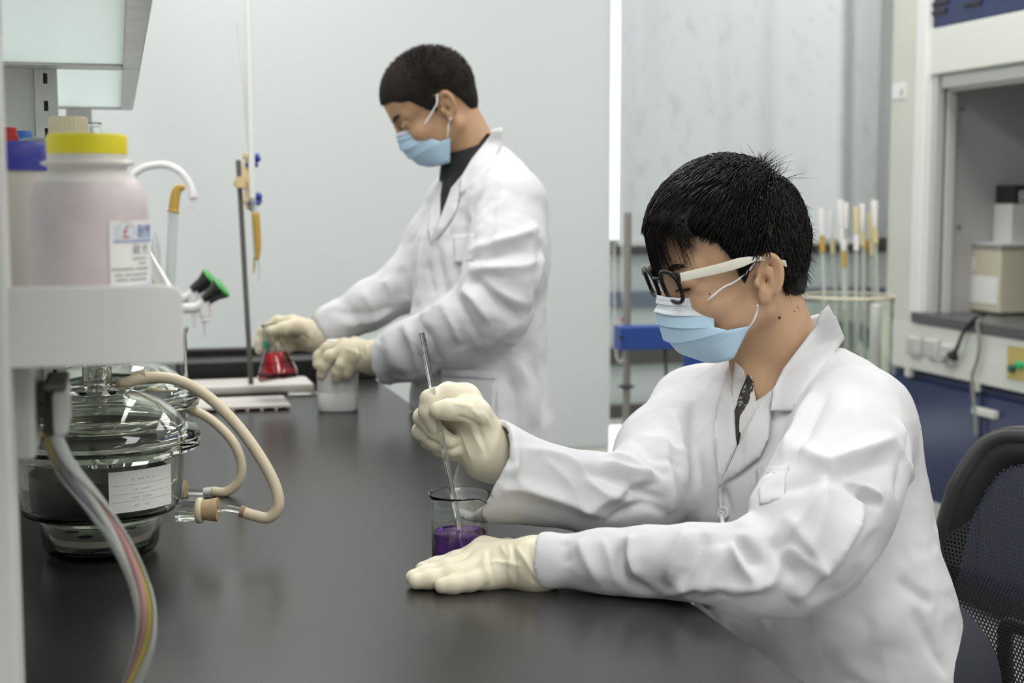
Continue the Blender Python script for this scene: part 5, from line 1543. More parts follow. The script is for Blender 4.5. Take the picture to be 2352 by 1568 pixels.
spec = [
    # near upper arm: long diagonal folds
    ([(1800, 1010), (1880, 1060), (1960, 1050), (2060, 1000)], 0.0099, 0.0124), ([(1760, 1130), (1850, 1110), (1960, 1090), (2050, 1060)], 0.0090, -0.0093),
    ([(1940, 1105), (1985, 1135), (2020, 1160)], 0.0054, -0.0109), ([(1930, 1095), (1990, 1120), (2030, 1145)], 0.0045, 0.0078),
    ([(1900, 1090), (1890, 1180), (1860, 1280)], 0.0090, 0.0093), ([(1980, 1170), (1940, 1240), (1860, 1340), (1820, 1380)], 0.0072, 0.0109),
    ([(1780, 1080), (1740, 1150), (1700, 1210)], 0.0108, 0.0093), ([(1690, 1230), (1720, 1260), (1745, 1310)], 0.0063, -0.0109), ([(1680, 1240), (1700, 1290), (1735, 1340)], 0.0063, 0.0093),
    ([(1800, 1180), (1860, 1260), (1895, 1330)], 0.0072, 0.0078), ([(1770, 1230), (1800, 1290), (1830, 1330)], 0.0063, -0.0093),
    # near forearm
    ([(1440, 1240), (1425, 1290), (1450, 1340), (1500, 1362)], 0.0063, -0.0093), ([(1450, 1225), (1445, 1280), (1465, 1330)], 0.0063, 0.0093),
    ([(1590, 1215), (1555, 1270), (1530, 1340)], 0.0090, 0.0109), ([(1620, 1222), (1600, 1280), (1570, 1350)], 0.0081, -0.0093),
    ([(1660, 1250), (1640, 1310), (1600, 1362)], 0.0072, 0.0078), ([(1330, 1235), (1345, 1280), (1380, 1340)], 0.0072, 0.0062), ([(1300, 1240), (1305, 1300)], 0.0054, -0.0047),
    ([(1520, 1368), (1600, 1345), (1700, 1350), (1800, 1330)], 0.0063, 0.0093), ([(1580, 1375), (1660, 1360), (1760, 1365)], 0.0045, -0.0078),
    # far sleeve
    ([(1160, 1000), (1175, 1060), (1185, 1120)], 0.0054, -0.0078), ([(1190, 1015), (1180, 1080), (1210, 1120), (1320, 1150)], 0.0063, 0.0093),
    ([(1130, 1140), (1180, 1120), (1290, 1150), (1400, 1190)], 0.0063, 0.0093), ([(1200, 1030), (1290, 1050), (1360, 1090)], 0.0072, 0.0078),
    ([(1330, 1070), (1400, 1090), (1480, 1130), (1530, 1150)], 0.0072, -0.0109), ([(1380, 1060), (1440, 1080), (1520, 1090)], 0.0072, 0.0109),
    ([(1420, 1030), (1480, 1060), (1530, 1100)], 0.0063, -0.0093), ([(1390, 1045), (1440, 1055), (1500, 1085)], 0.0063, 0.0093), ([(1330, 1180), (1420, 1130), (1500, 1100)], 0.0072, 0.0093),
    ([(1400, 1190), (1480, 1160), (1530, 1180)], 0.0054, -0.0078),
    # chest
    ([(1545, 940), (1560, 1020), (1570, 1120), (1600, 1200)], 0.0108, 0.0124), ([(1590, 920), (1590, 1020), (1610, 1120)], 0.0090, -0.0093), ([(1510, 980), (1530, 1080), (1540, 1180)], 0.0108, 0.0109),
    ([(1870, 880), (1830, 980), (1800, 1060)], 0.0090, 0.0078), ([(1900, 900), (1850, 1000), (1810, 1080)], 0.0072, -0.0078), ([(1640, 1130), (1645, 1220), (1650, 1300)], 0.0045, 0.0047),
    # back and skirt
    ([(2085, 980), (2075, 1060), (2060, 1140)], 0.0072, -0.0109), ([(2060, 960), (2080, 1040), (2060, 1130)], 0.0063, 0.0078),
    ([(2010, 1180), (2070, 1200), (2120, 1190)], 0.0108, 0.0109), ([(1970, 1260), (2050, 1300), (2110, 1320)], 0.0090, -0.0124), ([(2000, 1220), (2060, 1265), (2120, 1280)], 0.0081, 0.0124),
    ([(1960, 1300), (2040, 1350), (2110, 1400), (2150, 1460)], 0.0108, 0.0155), ([(1940, 1310), (1990, 1390), (2060, 1480), (2110, 1560)], 0.0126, 0.0155), ([(1925, 1320), (1960, 1400), (2010, 1500), (2040, 1560)], 0.0090, -0.0155),
    ([(1880, 1380), (1920, 1460), (1960, 1550)], 0.0117, 0.0124), ([(1830, 1420), (1850, 1490), (1880, 1560)], 0.0090, -0.0093), ([(2060, 1330), (2110, 1360), (2145, 1390)], 0.0072, -0.0109),
    ([(1900, 1088), (1868, 1150), (1804, 1252)], .005, .007), ([(1991, 1139), (1950, 1230), (1895, 1325)], .005, .007), ([(1917, 1065), (1990, 1040), (2087, 986)], .006, .006), ([(1979, 1130), (2005, 1148), (2032, 1163)], .0045, -.008),
    ([(1804, 1252), (1850, 1290), (1895, 1325)], .005, .007), ([(1804, 1252), (1780, 1310), (1750, 1345)], .005, .006), ([(1696, 1235), (1720, 1270), (1736, 1303)], .005, -.008), ([(1594, 1384), (1680, 1362), (1740, 1352), (1800, 1300)], .005, .006), ([(1380, 1232), (1400, 1280), (1420, 1345)], .005, .004),
    ([(1340, 1095), (1400, 1140), (1460, 1150)], .005, .006), ([(1240, 1050), (1300, 1100), (1340, 1180)], .005, .005), ([(1150, 1130), (1165, 1090), (1190, 1060)], .005, .005), ([(1420, 1150), (1470, 1120), (1520, 1110)], .005, -.006), ([(1450, 1010), (1500, 1050), (1560, 1080)], .005, -.006), ([(1470, 1000), (1530, 1035), (1580, 1050)], .006, .006),
    ([(1700, 1240), (1690, 1180), (1720, 1120)], .007, .006), ([(1660, 1120), (1680, 1190), (1690, 1230)], .006, -.005), ([(1930, 1322), (1975, 1420), (2030, 1555)], .006, -.009), ([(1951, 1296), (2040, 1325), (2130, 1358)], .006, .007), ([(2060, 1010), (2090, 1080), (2110, 1170)], .006, .006), ([(1760, 1420), (1790, 1490), (1820, 1550)], .006, .005),
    ([(2100, 1400), (2140, 1480), (2180, 1550)], 0.0081, -0.0093),
]
N = vnormals(V, Q)
V = folds(V, N, crease_lines(tree, spec))
V = relax(relax(V, Q, .3), Q, .3)
V = cloth_noise(V, vnormals(V, Q), .0020, 40, 3)
tree = bvh(V, Q)
coat_o = np_mesh('lab_coat', V, Q, coat_m, man)

# inner shirt, ribbon, lapels, collar
shirt_m = mat('white_shirt', (.66, .645, .63), .8)
both = bvh(np.concatenate([V, hv_w]), np.concatenate([Q, hq + len(V)]))
patch('shirt', [(1688, 830), (1712, 852), (1728, 880), (1737, 915), (1741, 950), (1693, 1030), (1686, 960), (1682, 890)], both, shirt_m, man, off=.003, flat=.5)
rib = patch('lanyard', [(1718, 858), (1731, 880), (1728, 905), (1718, 945), (1708, 965), (1695, 1026), (1691, 1020), (1687, 945), (1700, 900)], both, mat('black_ribbon', (.012, .012, .013), .55), man, off=.006, flat=.5)
patch('lapel', [(1686, 826), (1690, 850), (1684, 890), (1686, 950), (1693, 1024), (1672, 1075), (1652, 1118), (1648, 1060), (1640, 1000), (1644, 950), (1656, 900), (1668, 850)], tree, coat_m, man, lifts=[.006, .010, .012, .012, .011, .008, .005, .004, .004, .004, .004, .004], flat=.3)
patch('lapel', [(1778, 888), (1745, 932), (1720, 975), (1693, 1026), (1672, 1075), (1650, 1120), (1690, 1092), (1745, 1050), (1766, 1005), (1772, 945)], tree, coat_m, man, lifts=[.014, .013, .012, .011, .009, .005, .007, .009, .010, .011], flat=.3)
near_c = [(1902, 700), (1924, 736), (1940, 776), (1905, 830), (1862, 880), (1838, 915), (1822, 943), (1771, 944), (1776, 895), (1800, 845), (1838, 795), (1872, 750), (1884, 716)]
patch('collar', near_c, both, coat_m, man, lifts=[.012, .012, .010, .009, .008, .008, .008, .012, .014, .016, .018, .018, .014], flat=.5)
# collar band standing round the back of the neck
def ringpt(a, r, z): 
    return nb_w + (ax_s * math.cos(a) * r * 1.05 + fwd_s * math.sin(a) * r) + ZZ * z
rows = []
back = W(1868, 700, 1.77)
for lev, (r, dz, k) in enumerate(((.058, .000, 0), (.054, .045, .5), (.050, .080, 1), (.054, .085, 1))):
    row = []
    for a in np.linspace(math.radians(-15), math.radians(-160), 40):
        t = (math.sin(a) + 1) / 2          # 0 behind the neck, 1 in front
        row.append(ringpt(a, r, dz * (1 - .55 * t) - .020 * t))
    rows.append(row)
n = 40
v = [p for r in rows for p in r]
f = [(j * n + i, j * n + i + 1, (j + 1) * n + i + 1, (j + 1) * n + i) for j in range(len(rows) - 1) for i in range(n - 1)]
o = MB().add(v, f).build('collar_band', coat_m, man, smooth=3.2); md = o.modifiers.new('thickness', 'SOLIDIFY'); md.thickness = .0016
# pocket, button, placket edge
patch('chest_pocket', [(1738, 1078), (1812, 1076), (1806, 1092), (1800, 1150), (1745, 1160)], tree, coat_m, man, off=.0012, step=8, thick=.0008)
patch('pocket_hem', [(1738, 1072), (1812, 1070), (1810, 1084), (1738, 1090)], tree, coat_m, man, off=.0022, step=6, thick=.0008)
patch('placket', [(1650, 1122), (1658, 1118), (1661, 1170), (1664, 1205), (1656, 1208), (1652, 1170)], tree, coat_m, man, off=.0035, step=7)
loc, nor = hit(tree, 1667, 1178)
btn_m = mat('white_button', (.78, .78, .79), .25)
bt = MB().lathe([(0, .001), (.0072, .001), (.0078, .0025), (.0072, .0042), (.0055, .0040), (.005, .0028), (0, .0028)], 28, loc + nor * .003, tuple(nor)).build('button', btn_m, man, smooth=.7)
for i in (-1, 1):
    for j in (-1, 1):
        u = nor.orthogonal().normalized(); w_ = nor.cross(u)
        MB().lathe([(0, .0029), (.0009, .0029), (.0009, .0033), (0, .0033)], 8, loc + nor * .003 + u * .0019 * i + w_ * .0019 * j, tuple(nor)).build('button_hole', mat('hole_grey', (.35, .35, .36), .6), bt)
# near cuff edge
cuff = MB()
cc = np_ + nn * .0; u = np.cross(nn, ZZ); u /= np.linalg.norm(u); w_ = np.cross(u, nn)
# lettering on the ribbon
lt = bvh(*[np.array([list(v.co) for v in rib.data.vertices]), [list(p.vertices) for p in rib.data.polygons]])
def on_ribbon(s, size, px, py, ang, m_=None, dd=None):
    loc, nor = hit(lt, px, py)
    if loc is None: return
    c, sn = math.cos(ang), math.sin(ang)
    ux = RT * c + UP * sn; uy = -RT * sn + UP * c
    p = np.array(loc) - FW * .0012
    text(s, size, p, ux, uy, mat('silver_print', (.62, .62, .60), .5), man)
for i, (s, px, py) in enumerate((('深', 1703, 916), ('圳', 1709, 902), ('市', 1714, 890), ('志', 1719, 879), ('海', 1722, 868))):
    on_ribbon(s, .0062, px, py, math.radians(62))
on_ribbon('Shenzhen A', .0040, 1722, 896, math.radians(66))
on_ribbon('AMSEA', .0042, 1698, 934, math.radians(70))
on_ribbon('志', .0036, 1707, 945, math.radians(62)); on_ribbon('海', .0036, 1712, 932, math.radians(62))
loc, nor = hit(lt, 1698, 934)
if loc is not None:
    c = np.array(loc) - FW * .0012; ux = RT * math.cos(1.2) + UP * math.sin(1.2); uy = -RT * math.sin(1.2) + UP * math.cos(1.2)
    v = []
    for i in range(41):
        a = 2 * math.pi * i / 40
        for k in (1, 1.08): v.append(c + ux * (.0071 * k * math.cos(a)) + uy * (.0037 * k * math.sin(a)))
    MB().add(v, [(2 * i, 2 * i + 1, 2 * i + 3, 2 * i + 2) for i in range(40)]).build('emblem_ring', MATS['silver_print'], man)

# gloves ---------------------------------------------------------------
# left hand, palm down on the worktop
def tb(px, py, h): return WZ(px, py, BZ + h)
wr = tb(1232, 1296, .0245)
mcp = [tb(1122, 1322, .014), tb(1108, 1298, .019), tb(1100, 1280, .022), tb(1112, 1264, .023)]
fing = [([tb(1160, 1314, .016), mcp[0], tb(1080, 1335, .0115), tb(1042, 1342, .0098), tb(1016, 1345, .0090)], [.013, .0122, .0102, .0095, .0085]),
        ([tb(1150, 1298, .020), mcp[1], tb(1040, 1318, .016), tb(990, 1330, .0115), tb(957, 1335, .0098)], [.0135, .0125, .0107, .0098, .0088]),
        ([tb(1150, 1285, .022), mcp[2], tb(1030, 1304, .018), tb(982, 1318, .0125), tb(950, 1326, .0100)], [.0135, .0127, .0110, .0100, .0090]),
        ([tb(1155, 1274, .022), mcp[3], tb(1048, 1288, .018), tb(1003, 1300, .0125), tb(972, 1307, .0100)], [.0135, .0126, .0108, .0098, .0088]),
        ([tb(1200, 1270, .020), tb(1165, 1262, .017), tb(1140, 1264, .014), tb(1128, 1268, .012)], [.0150, .0125, .0108, .0095])]
palm = [(wr, mcp[0], .021, .0135), (wr, mcp[1], .0225, .0145), (wr, mcp[2], .0225, .0150), (wr, mcp[3], .022, .0148)]
gl_creases = lambda tr: crease_lines(tr, [([(1114, 1262), (1112, 1290), (1122, 1320), (1119, 1342)], .0030, .0018), ([(1122, 1262), (1124, 1295), (1131, 1320), (1130, 1345)], .0028, -.0014), ([(1165, 1245), (1174, 1275), (1170, 1310), (1177, 1340)], .0030, .0017), ([(1178, 1245), (1184, 1290), (1186, 1340)], .0028, -.0022),
                                          ([(1100, 1300), (1140, 1290), (1200, 1300)], .003, .002), ([(1185, 1255), (1210, 1290), (1235, 1330)], .003, .0026), ([(1150, 1250), (1160, 1270), (1200, 1320)], .003, .0018), ([(1215, 1250), (1222, 1300), (1225, 1340)], .003, -.0018)])
glove('glove', man, glove_m, palm, fing, (wr, W(1290, 1290, 1.525), .0245, .020), lines=gl_creases)
# right hand holding the rod
dr = bd
def R_(px, py, o): return W(px, py, dr + o)
wr = R_(1122, 1040, .030)
im = R_(1068, 915, .022); mm = R_(1045, 930, .038); rm = R_(1040, 960, .050); lm = R_(1050, 990, .060)
fing = [([R_(1095, 960, .026), im, R_(1030, 900, .012), R_(987, 916, .004), R_(982, 945, .004), R_(1000, 982, .007)], [.014, .0125, .0112, .0104, .0100, .0092]),
        ([R_(1090, 970, .035), mm, R_(990, 938, .034), R_(970, 958, .022), R_(1000, 990, .013), R_(1034, 1014, .010)], [.013, .0120, .0108, .0103, .0098, .0090]),
        ([R_(1090, 990, .042), rm, R_(985, 972, .046), R_(967, 990, .034), R_(1000, 1014, .020), R_(1038, 1034, .015)], [.013, .0118, .0105, .0100, .0095, .0088]),
        ([R_(1090, 1010, .048), lm, R_(1005, 1000, .052), R_(985, 1012, .042), R_(1012, 1030, .030), R_(1040, 1042, .025)], [.012, .0108, .0095, .0090, .0085, .0080]),
        ([R_(1112, 985, .022), R_(1098, 950, .004), R_(1058, 940, -.006), R_(1030, 940, -.011), R_(1006, 942, -.0125)], [.0175, .0150, .0125, .0118, .0102])]
palm = [(wr, im, .025, .0150), (wr, mm, .025, .0140), (wr, rm, .025, .0140), (wr, lm, .024, .0135), (im, lm, .014, .013), (R_(1112, 1000, .024), R_(1080, 935, .012), .020, .013)]
gl_creases = lambda tr: crease_lines(tr, [([(1075, 935), (1095, 950), (1118, 975)], .0026, .0022), ([(1050, 955), (1080, 965), (1110, 985)], .0026, -.0022), ([(1060, 960), (1090, 1000), (1110, 1040)], .003, .002), ([(1085, 965), (1105, 1000), (1120, 1050)], .003, -.0018), ([(1040, 925), (1060, 930), (1090, 935)], .0025, .0016),
                                          ([(1055, 985), (1070, 1020), (1085, 1060)], .003, .002), ([(1100, 945), (1118, 960), (1130, 985)], .0026, .002)])
glove('glove', man, glove_m, palm, fing, (wr, W(1190, 1085, 1.675), .026, .022), lines=gl_creases)

# mask -----------------------------------------------------------------
mr = mask_rows(HS, [((1510, 677), (1628, 683), .044, 1.15), ((1508, 700), (1633, 703), .049, 1.0), ((1507, 718), (1639, 724), .055, .82), ((1514, 745), (1641, 751), .057, .78), ((1531, 784), (1672, 758), .060, .75), ((1562, 812), (1722, 748), .063, .75), ((1612, 829), (1686, 822), .056, .78)])
band('mask', HS, mr[:11], mask_white, man); band('mask', HS, mr[11:], mask_blue, man)
ht = bvh(hv_w, hq)
def loops(H, tr, segs, par, r):
    for seg in segs:
        pts = []
        for x, y in seg:
            loc, nor = hit(tr, x, y)
            if loc is not None: pts.append(H.loc(np.array(loc) + np.array(nor) * (.009 if 0 < seg.index((x, y)) < 4 else .0045)))
        P2 = spline(pts, 4)
        for sg in (1, -1): MB().tube([H.w(np.asarray(p) * np.array([1, sg, 1])) for p in P2], r, 8).build('ear_loop', loop_white, par, smooth=3.2)
loops(HS, ht, [[(1626, 690), (1655, 663), (1682, 642), (1708, 620), (1732, 598)], [(1716, 750), (1728, 730), (1738, 712), (1748, 693)]], man, .0012)
# stitched lines across the white band and bonded edge of the mask
stitch = mat('mask_stitch', (.45, .52, .62), .8)
mbs = MB()
for row in (2, 6, 7):
    rr_ = mr[row]
    for i in range(len(rr_) - 1):
        for t0 in (0.05, .38, .71):
            a_ = np.asarray(rr_[i]) * (1 - t0) + np.asarray(rr_[i + 1]) * t0; b_ = np.asarray(rr_[i]) * (1 - t0 - .17) + np.asarray(rr_[i + 1]) * (t0 + .17)
            o_ = (a_ - np.array([.02, 0, -.02])); o_ = o_ / np.linalg.norm(o_) * .0008
            mbs.add([HS.w(a_ + o_), HS.w(b_ + o_), HS.w(b_ + o_ + np.array([0, 0, .0007])), HS.w(a_ + o_ + np.array([0, 0, .0007]))], [(0, 1, 2, 3)])
mbs.build('mask_stitching', stitch, man)['kind'] = 'stuff'
# glasses --------------------------------------------------------------
frame_m = mat('black_frame', (.004, .004, .005), .22, spec=.4); temple_m = mat('ivory_temple', (.74, .72, .62), .35)
lens_m = thin
lc = HS.C(1538, 660, .036)
zt_h = HS.C(1562, 640, .064)
lx = float(lc[0]); lzc = float(lc[2])
tilt = math.radians(12)
def lens_pt(a, sgn, kx=1.0, out=0.0):
    ca, sa = math.cos(a), math.sin(a)
    e = .78
    y = .0225 * kx * math.copysign(abs(ca) ** e, ca); z = .0205 * kx * math.copysign(abs(sa) ** e, sa)
    yy_ = sgn * .036 + y
    return np.array([lx - .10 * (abs(yy_) / .06) ** 2 * .06 + z * math.tan(tilt) * 1.0 + out, yy_, lzc + z])
gl = thing('tmp', (0, 0, 0), '', ''); bpy.data.objects.remove(gl)
for sg in (1, -1):
    ring = [HS.w(lens_pt(2 * math.pi * i / 48, sg)) for i in range(48)]
    v = []; f = []
    for i in range(48):
        c = ring[i]; t_ = ring[(i + 1) % 48] - ring[i - 1]; t_ /= np.linalg.norm(t_)
        ff = HS.A[0]; u = np.cross(t_, ff); u /= np.linalg.norm(u)
        topw = 1.25 if math.sin(2 * math.pi * i / 48) > .3 else .95
        for k in range(8):
            a = 2 * math.pi * k / 8
            v.append(c + (ff * math.cos(a) * .0026 + u * math.sin(a) * .0027 * topw))
    for i in range(48):
        for k in range(8): f.append((i * 8 + k, i * 8 + (k + 1) % 8, ((i + 1) % 48) * 8 + (k + 1) % 8, ((i + 1) % 48) * 8 + k))
    MB().add(v, f).build('glasses_rim', frame_m, man, smooth=3.2)
    lens = [HS.w(lens_pt(2 * math.pi * i / 32, sg, .96, .0005)) for i in range(32)]; lens2 = [HS.w(lens_pt(2 * math.pi * i / 32, sg, .96, -.0010)) for i in range(32)]
    MB().add(lens + lens2, [tuple(range(32)), tuple(range(63, 31, -1))] + [(i, (i + 1) % 32, 32 + (i + 1) % 32, 32 + i) for i in range(32)]).build('glasses_lens', lens_m, man)
strip_tube('glasses_bridge', HS, [lens_pt(math.radians(155), 1), np.array([lx + .003, 0, lzc + .010]), lens_pt(math.radians(25), -1)], .0021, frame_m, man)
for sg in (1, -1):
    h0 = lens_pt(math.radians(40), 1); 
    tp = [np.array([h0[0] - .001, h0[1] + .004, h0[2]]), HS.C(1562, 637, .070), HS.C(1650, 617, .080), HS.C(1700, 603, .0845), HS.C(1738, 594, .079), HS.C(1775, 596, .075), HS.C(1806, 606, .081)]
    hts = [.0050, .0052, .0058, .0060, .0030, .0026, .0042]
    def temple(points, heights, m_, nm):
        P_ = [np.asarray(p) * np.array([1, sg, 1]) for p in points]; v = []; f = []
        PP = spline(P_, 6); HH = [h[0] for h in spline([np.array([h]) for h in heights], 6)]
        for p, h_ in zip(PP, HH):
            for dy, dz in ((-.0014, -h_), (.0014, -h_), (.0014, h_), (-.0014, h_)): v.append(HS.w(p + np.array([0, dy, dz])))
        for i in range(len(PP) - 1):
            for k in range(4): f.append((i * 4 + k, i * 4 + (k + 1) % 4, i * 4 + 4 + (k + 1) % 4, i * 4 + 4 + k))
        f += [(3, 2, 1, 0), tuple(len(v) - 4 + k for k in range(4))]
        MB().add(v, f).build(nm, m_, man, bevel=.0006, smooth=.7)
    temple(tp[:2], hts[:2], frame_m, 'glasses_hinge'); temple(tp[1:], hts[1:], temple_m, 'glasses_temple')

# hair -----------------------------------------------------------------
hc = np.array([.004, 0, .047]); hr = np.array([.103, .077, .105])
def side_line(x):
    """height of the hairline at the side of the head, by distance forwards"""
    xs = [-.12, -.085, -.060, -.045, -.036, -.030, -.018, .004, .012, .020, .030, .045, .060, .075, .11]
    zs = [-.046, -.046, -.044, -.036, -.005, .022, .034, .030, .000, .006, .034, .058, .068, .076, .085]
    return np.interp(x, xs, zs)
cap = SDF((-.13, -.105, -.10), (.125, .105, .165), .0026)
cap.ell(hc + np.array([-.002, 0, -.003]), (.096, .0755, .092), k=.01); cap.ell((.025, 0, .058), (.064, .066, .070), k=.02); cap.ell((-.052, 0, -.012), (.040, .050, .045), k=.02)
X, Y, Z_ = np.meshgrid(*cap.ax, indexing='ij')
line = side_line(X)
cap.f = np.maximum(cap.f, (line + .010 * (X < -.04) - Z_) * .8)
v, q = cap.mesh(1); v, q = keep_biggest(v, q)
hair_o = np_mesh('hair_cap', HS.w(v), q, hair_m, man)
rs = np.random.default_rng(5)
whorl = np.array([-.062, .012, .118])
def hair_surface(p, off):
    d = p - hc; k = np.sqrt(((d / (hr + off)) ** 2).sum(-1, keepdims=True)); return hc + d / k
def grow(n, region, length, k=9, lift=.004, rad=.00048, spread=.25):
    P0 = []
    while len(P0) < n:
        d = rs.normal(size=(4000, 3)); d /= np.linalg.norm(d, axis=1, keepdims=True)
        p = hc + d * hr
        ok = region(p); P0 += list(p[ok])
    P = np.array(P0[:n]); L = length(P) * rs.uniform(.75, 1.15, n)
    dirv = P - whorl; 
    out = [hair_surface(P, -.010 * np.ones((n, 1)))]
    jit = rs.normal(size=(n, 3)) * spread + .22 * np.sin(P @ np.array([[140, 60, 90], [50, 170, -60], [80, -90, 150]]) + np.array([0, 1, 2]))
    cur = P.copy(); lf = rs.uniform(.2, 1.7, (n, 1)); lim = rs.uniform(-.004, .010, n)
    for i in range(1, k):
        nrm = (cur - hc) / hr ** 2; nrm /= np.linalg.norm(nrm, axis=1, keepdims=True)
        dv = cur - whorl; dv = dv / np.maximum(np.linalg.norm(dv, axis=1, keepdims=True), 1e-6)
        # combed forwards over the brow, downwards at the sides and nape
        side = np.clip(np.abs(cur[:, 1:2]) / .08, 0, 1) ** 2; low = np.clip((.08 - cur[:, 2:3]) / .08, 0, 1)
        fl = dv + np.array([.55, 0, -.15]) * np.clip(cur[:, 0:1] / .06 + .4, 0, 1) + np.array([.10, 0, -1.3]) * np.maximum(side, low * .8) + jit
        fl -= nrm * (fl * nrm).sum(1, keepdims=True); fl /= np.maximum(np.linalg.norm(fl, axis=1, keepdims=True), 1e-6)
        cur = cur + fl * (L / (k - 1))[:, None]
        t = i / (k - 1)
        cur = hair_surface(cur, (lift * math.sin(math.pi * min(t * 1.2, 1)) + .001) * np.ones((n, 1)) * lf)
        out.append(cur.copy())
    # the barber's line: hair stops a little below the hairline
    for i in range(1, k):
        low_ = out[i][:, 2] < side_line(out[i][:, 0]) - lim
        out[i][low_] = out[i - 1][low_]
    R = np.array([1, 1, 1, 1, .95, .85, .7, .5, .15])[:k] * rad
    return np.stack(out, 1), np.tile(R, (n, 1)) * rs.uniform(.7, 1.5, (n, 1))
def reg(p): return p[:, 2] > side_line(p[:, 0]) + .006
pa, ra = grow(10000, reg, lambda p: .034 + .040 * np.clip((p[:, 0] + .02) / .08, 0, 1) * np.clip((p[:, 2] - .04) / .05, 0, 1), lift=.0045, spread=.07)
strands('hair', HS, pa, ra, hair_m, man)
# fringe falling over the forehead in locks
def fringe():
    paths = []; rad = []
    for lock in range(28):
        y0 = rs.uniform(-.064, .062); zend = rs.uniform(.012, .034) + (.020 if y0 > .042 else 0); lx_ = rs.normal() * .003
        for s in range(36):
            yy2 = y0 + rs.normal() * .0050
            x0 = .045 + rs.normal() * .010
            st = hair_surface(np.array([x0, yy2 * .8, .12]), .002)
            ze = zend + rs.normal() * .004
            xf = .103 - (yy2 / .072) ** 2 * .036
            mid = hair_surface(np.array([.082, yy2 * .95, .098]), .007); m2 = np.array([xf + .004, yy2, .074 + rs.normal() * .002])
            en = np.array([xf - .003 + rs.normal() * .0012, y0 + (yy2 - y0) * .55 + lx_, ze])
            c = spline([st, mid, m2, en], 3)[:9]; c[-1] = en
            paths.append(c); rad.append(np.array([1, 1, 1, 1, 1, .9, .75, .5, .12]) * .00050)
    return np.array(paths), np.array(rad)
pf, rf = fringe(); strands('fringe', HS, pf, rf, hair_m, man)
# tuft standing up at the crown
tp_, tr_ = [], []
for s in range(170):
    b = np.array([-.060, .0, .128]) + rs.normal(size=3) * np.array([.016, .022, .004]); b = hair_surface(b, -.004)
    nrm = (b - hc) / hr ** 2; nrm /= np.linalg.norm(nrm)
    d = nrm * .8 + rs.normal(size=3) * .5 + np.array([.35 if s % 3 else -.5, 0, .1]); d /= np.linalg.norm(d)
    L_ = rs.uniform(.014, .034) * (1.5 if s % 5 == 0 else 1.0)
    bend = np.array([.5, 0, -.1]) if s % 3 else np.array([-.5, 0, -.3])
    tp_.append([b + d * L_ * t + bend * L_ * .5 * t * t for t in np.linspace(0, 1, 9)]); tr_.append(np.array([1, 1, 1, .95, .9, .8, .6, .4, .1]) * .0004)
for s in range(900):   # spiky back of the head
    while True:
        d0 = rs.normal(size=3); d0 /= np.linalg.norm(d0); b = hc + d0 * hr
        if b[0] < -.035 and b[2] > side_line(b[0]) + .01: break
    b = hair_surface(b, -.004); nrm = d0
    d = nrm * .75 + np.array([-.1, 0, -.55]) + rs.normal(size=3) * .3; d /= np.linalg.norm(d); L_ = rs.uniform(.014, .026)
    tp_.append([b + d * L_ * t + np.array([0, 0, -.3]) * L_ * t * t for t in np.linspace(0, 1, 9)]); tr_.append(np.array([1, 1, 1, .95, .9, .8, .6, .4, .1]) * .00042)
strands('hair_tuft', HS, np.array(tp_), np.array(tr_), hair_m, man)
# eyebrows and lashes, moles
eb, er = [], []
for sg in (1, -1):
    for s in range(150):
        t = rs.uniform(); y = (.014 + .036 * t); x = .0935 - .022 * t ** 2; z = .029 + .005 * math.sin(t * 2.6) + rs.normal() * .0020
        p = np.array([x, sg * y, z]); e = p + np.array([-.004, sg * .0075, .002]) * rs.uniform(.6, 1.1)
        eb.append([p + (e - p) * k for k in (0, .33, .66, 1)]); er.append(np.array([1, 1, .7, .2]) * .00028)
    for s in range(60):
        t = rs.uniform(); p = np.array([.0875 - .009 * t, sg * (.019 + .028 * t), .0045 + .001 * t]); e = p + np.array([.006, sg * .002 * t, -.004]) * rs.uniform(.6, 1)
        eb.append([p + (e - p) * k for k in (0, .33, .66, 1)]); er.append(np.array([1, 1, .7, .2]) * .00022)
strands('eyebrows', HS, np.array(eb), np.array(er), hair_m, man)['kind'] = 'stuff'
ht = bvh(hv_w, hq)
mole_m = mat('mole', (.10, .04, .03), .6)
for px, py, r in ((1790, 729, .0024), (1630, 675, .0012), (1824, 715, .001)):
    loc, nor = hit(ht, px, py)
    if loc is not None: MB().lathe([(r, -.0005), (r * .8, r * .35), (0, r * .5)], 12, loc, tuple(nor)).build('mole', mole_m, man, smooth=3.2)

# ------------------------------------------------------------------ mesh-back office chair
chair = thing('office_chair', (float(hipc[0]) + .02, float(hipc[1]), 0), 'black mesh-back swivel chair under the seated man', 'chair')
CYc = float(hipc[1]); sx = float(hipc[0])
def back_x(z, y):
    """curved, reclined back: x by height and sideways offset"""
    t = (z - .58) / .42
    return BX0 + .16 * t * t + .02 - .05 * ((y - CYc) / .24) ** 2
pA = W(2258, 985, 2.0); pB = W(2140, 1290, 1.98)
ytop = float(pA[1]); 
CY_far = float((pA[1] + pB[1]) / 2); CYb = CY_far - .245
BX0 = float(pB[0]) - .005
zB = float(pB[2]); zA = float(pA[2])
def bx_at(z, v):
    """v: -1 near side .. 1 far side"""
    t = (z - zB) / (zA - zB)
    x = float(pB[0]) + (float(pA[0]) - float(pB[0])) * (t if t < 0 else t ** 1.25) if t > -.0 else float(pB[0]) - .12 * (z - zB)
    return x + .045 * (1 - v * v)
def wid(z):
    t = np.clip((z - (zA - .42)) / .42, 0, 1); return .245 * (.97 + .03 * math.sin(math.pi * min(t * 1.1, 1)))
z_lo = zA - .44
fr_m = mat('black_chair_frame', (.012, .012, .013), .4)
outl = []
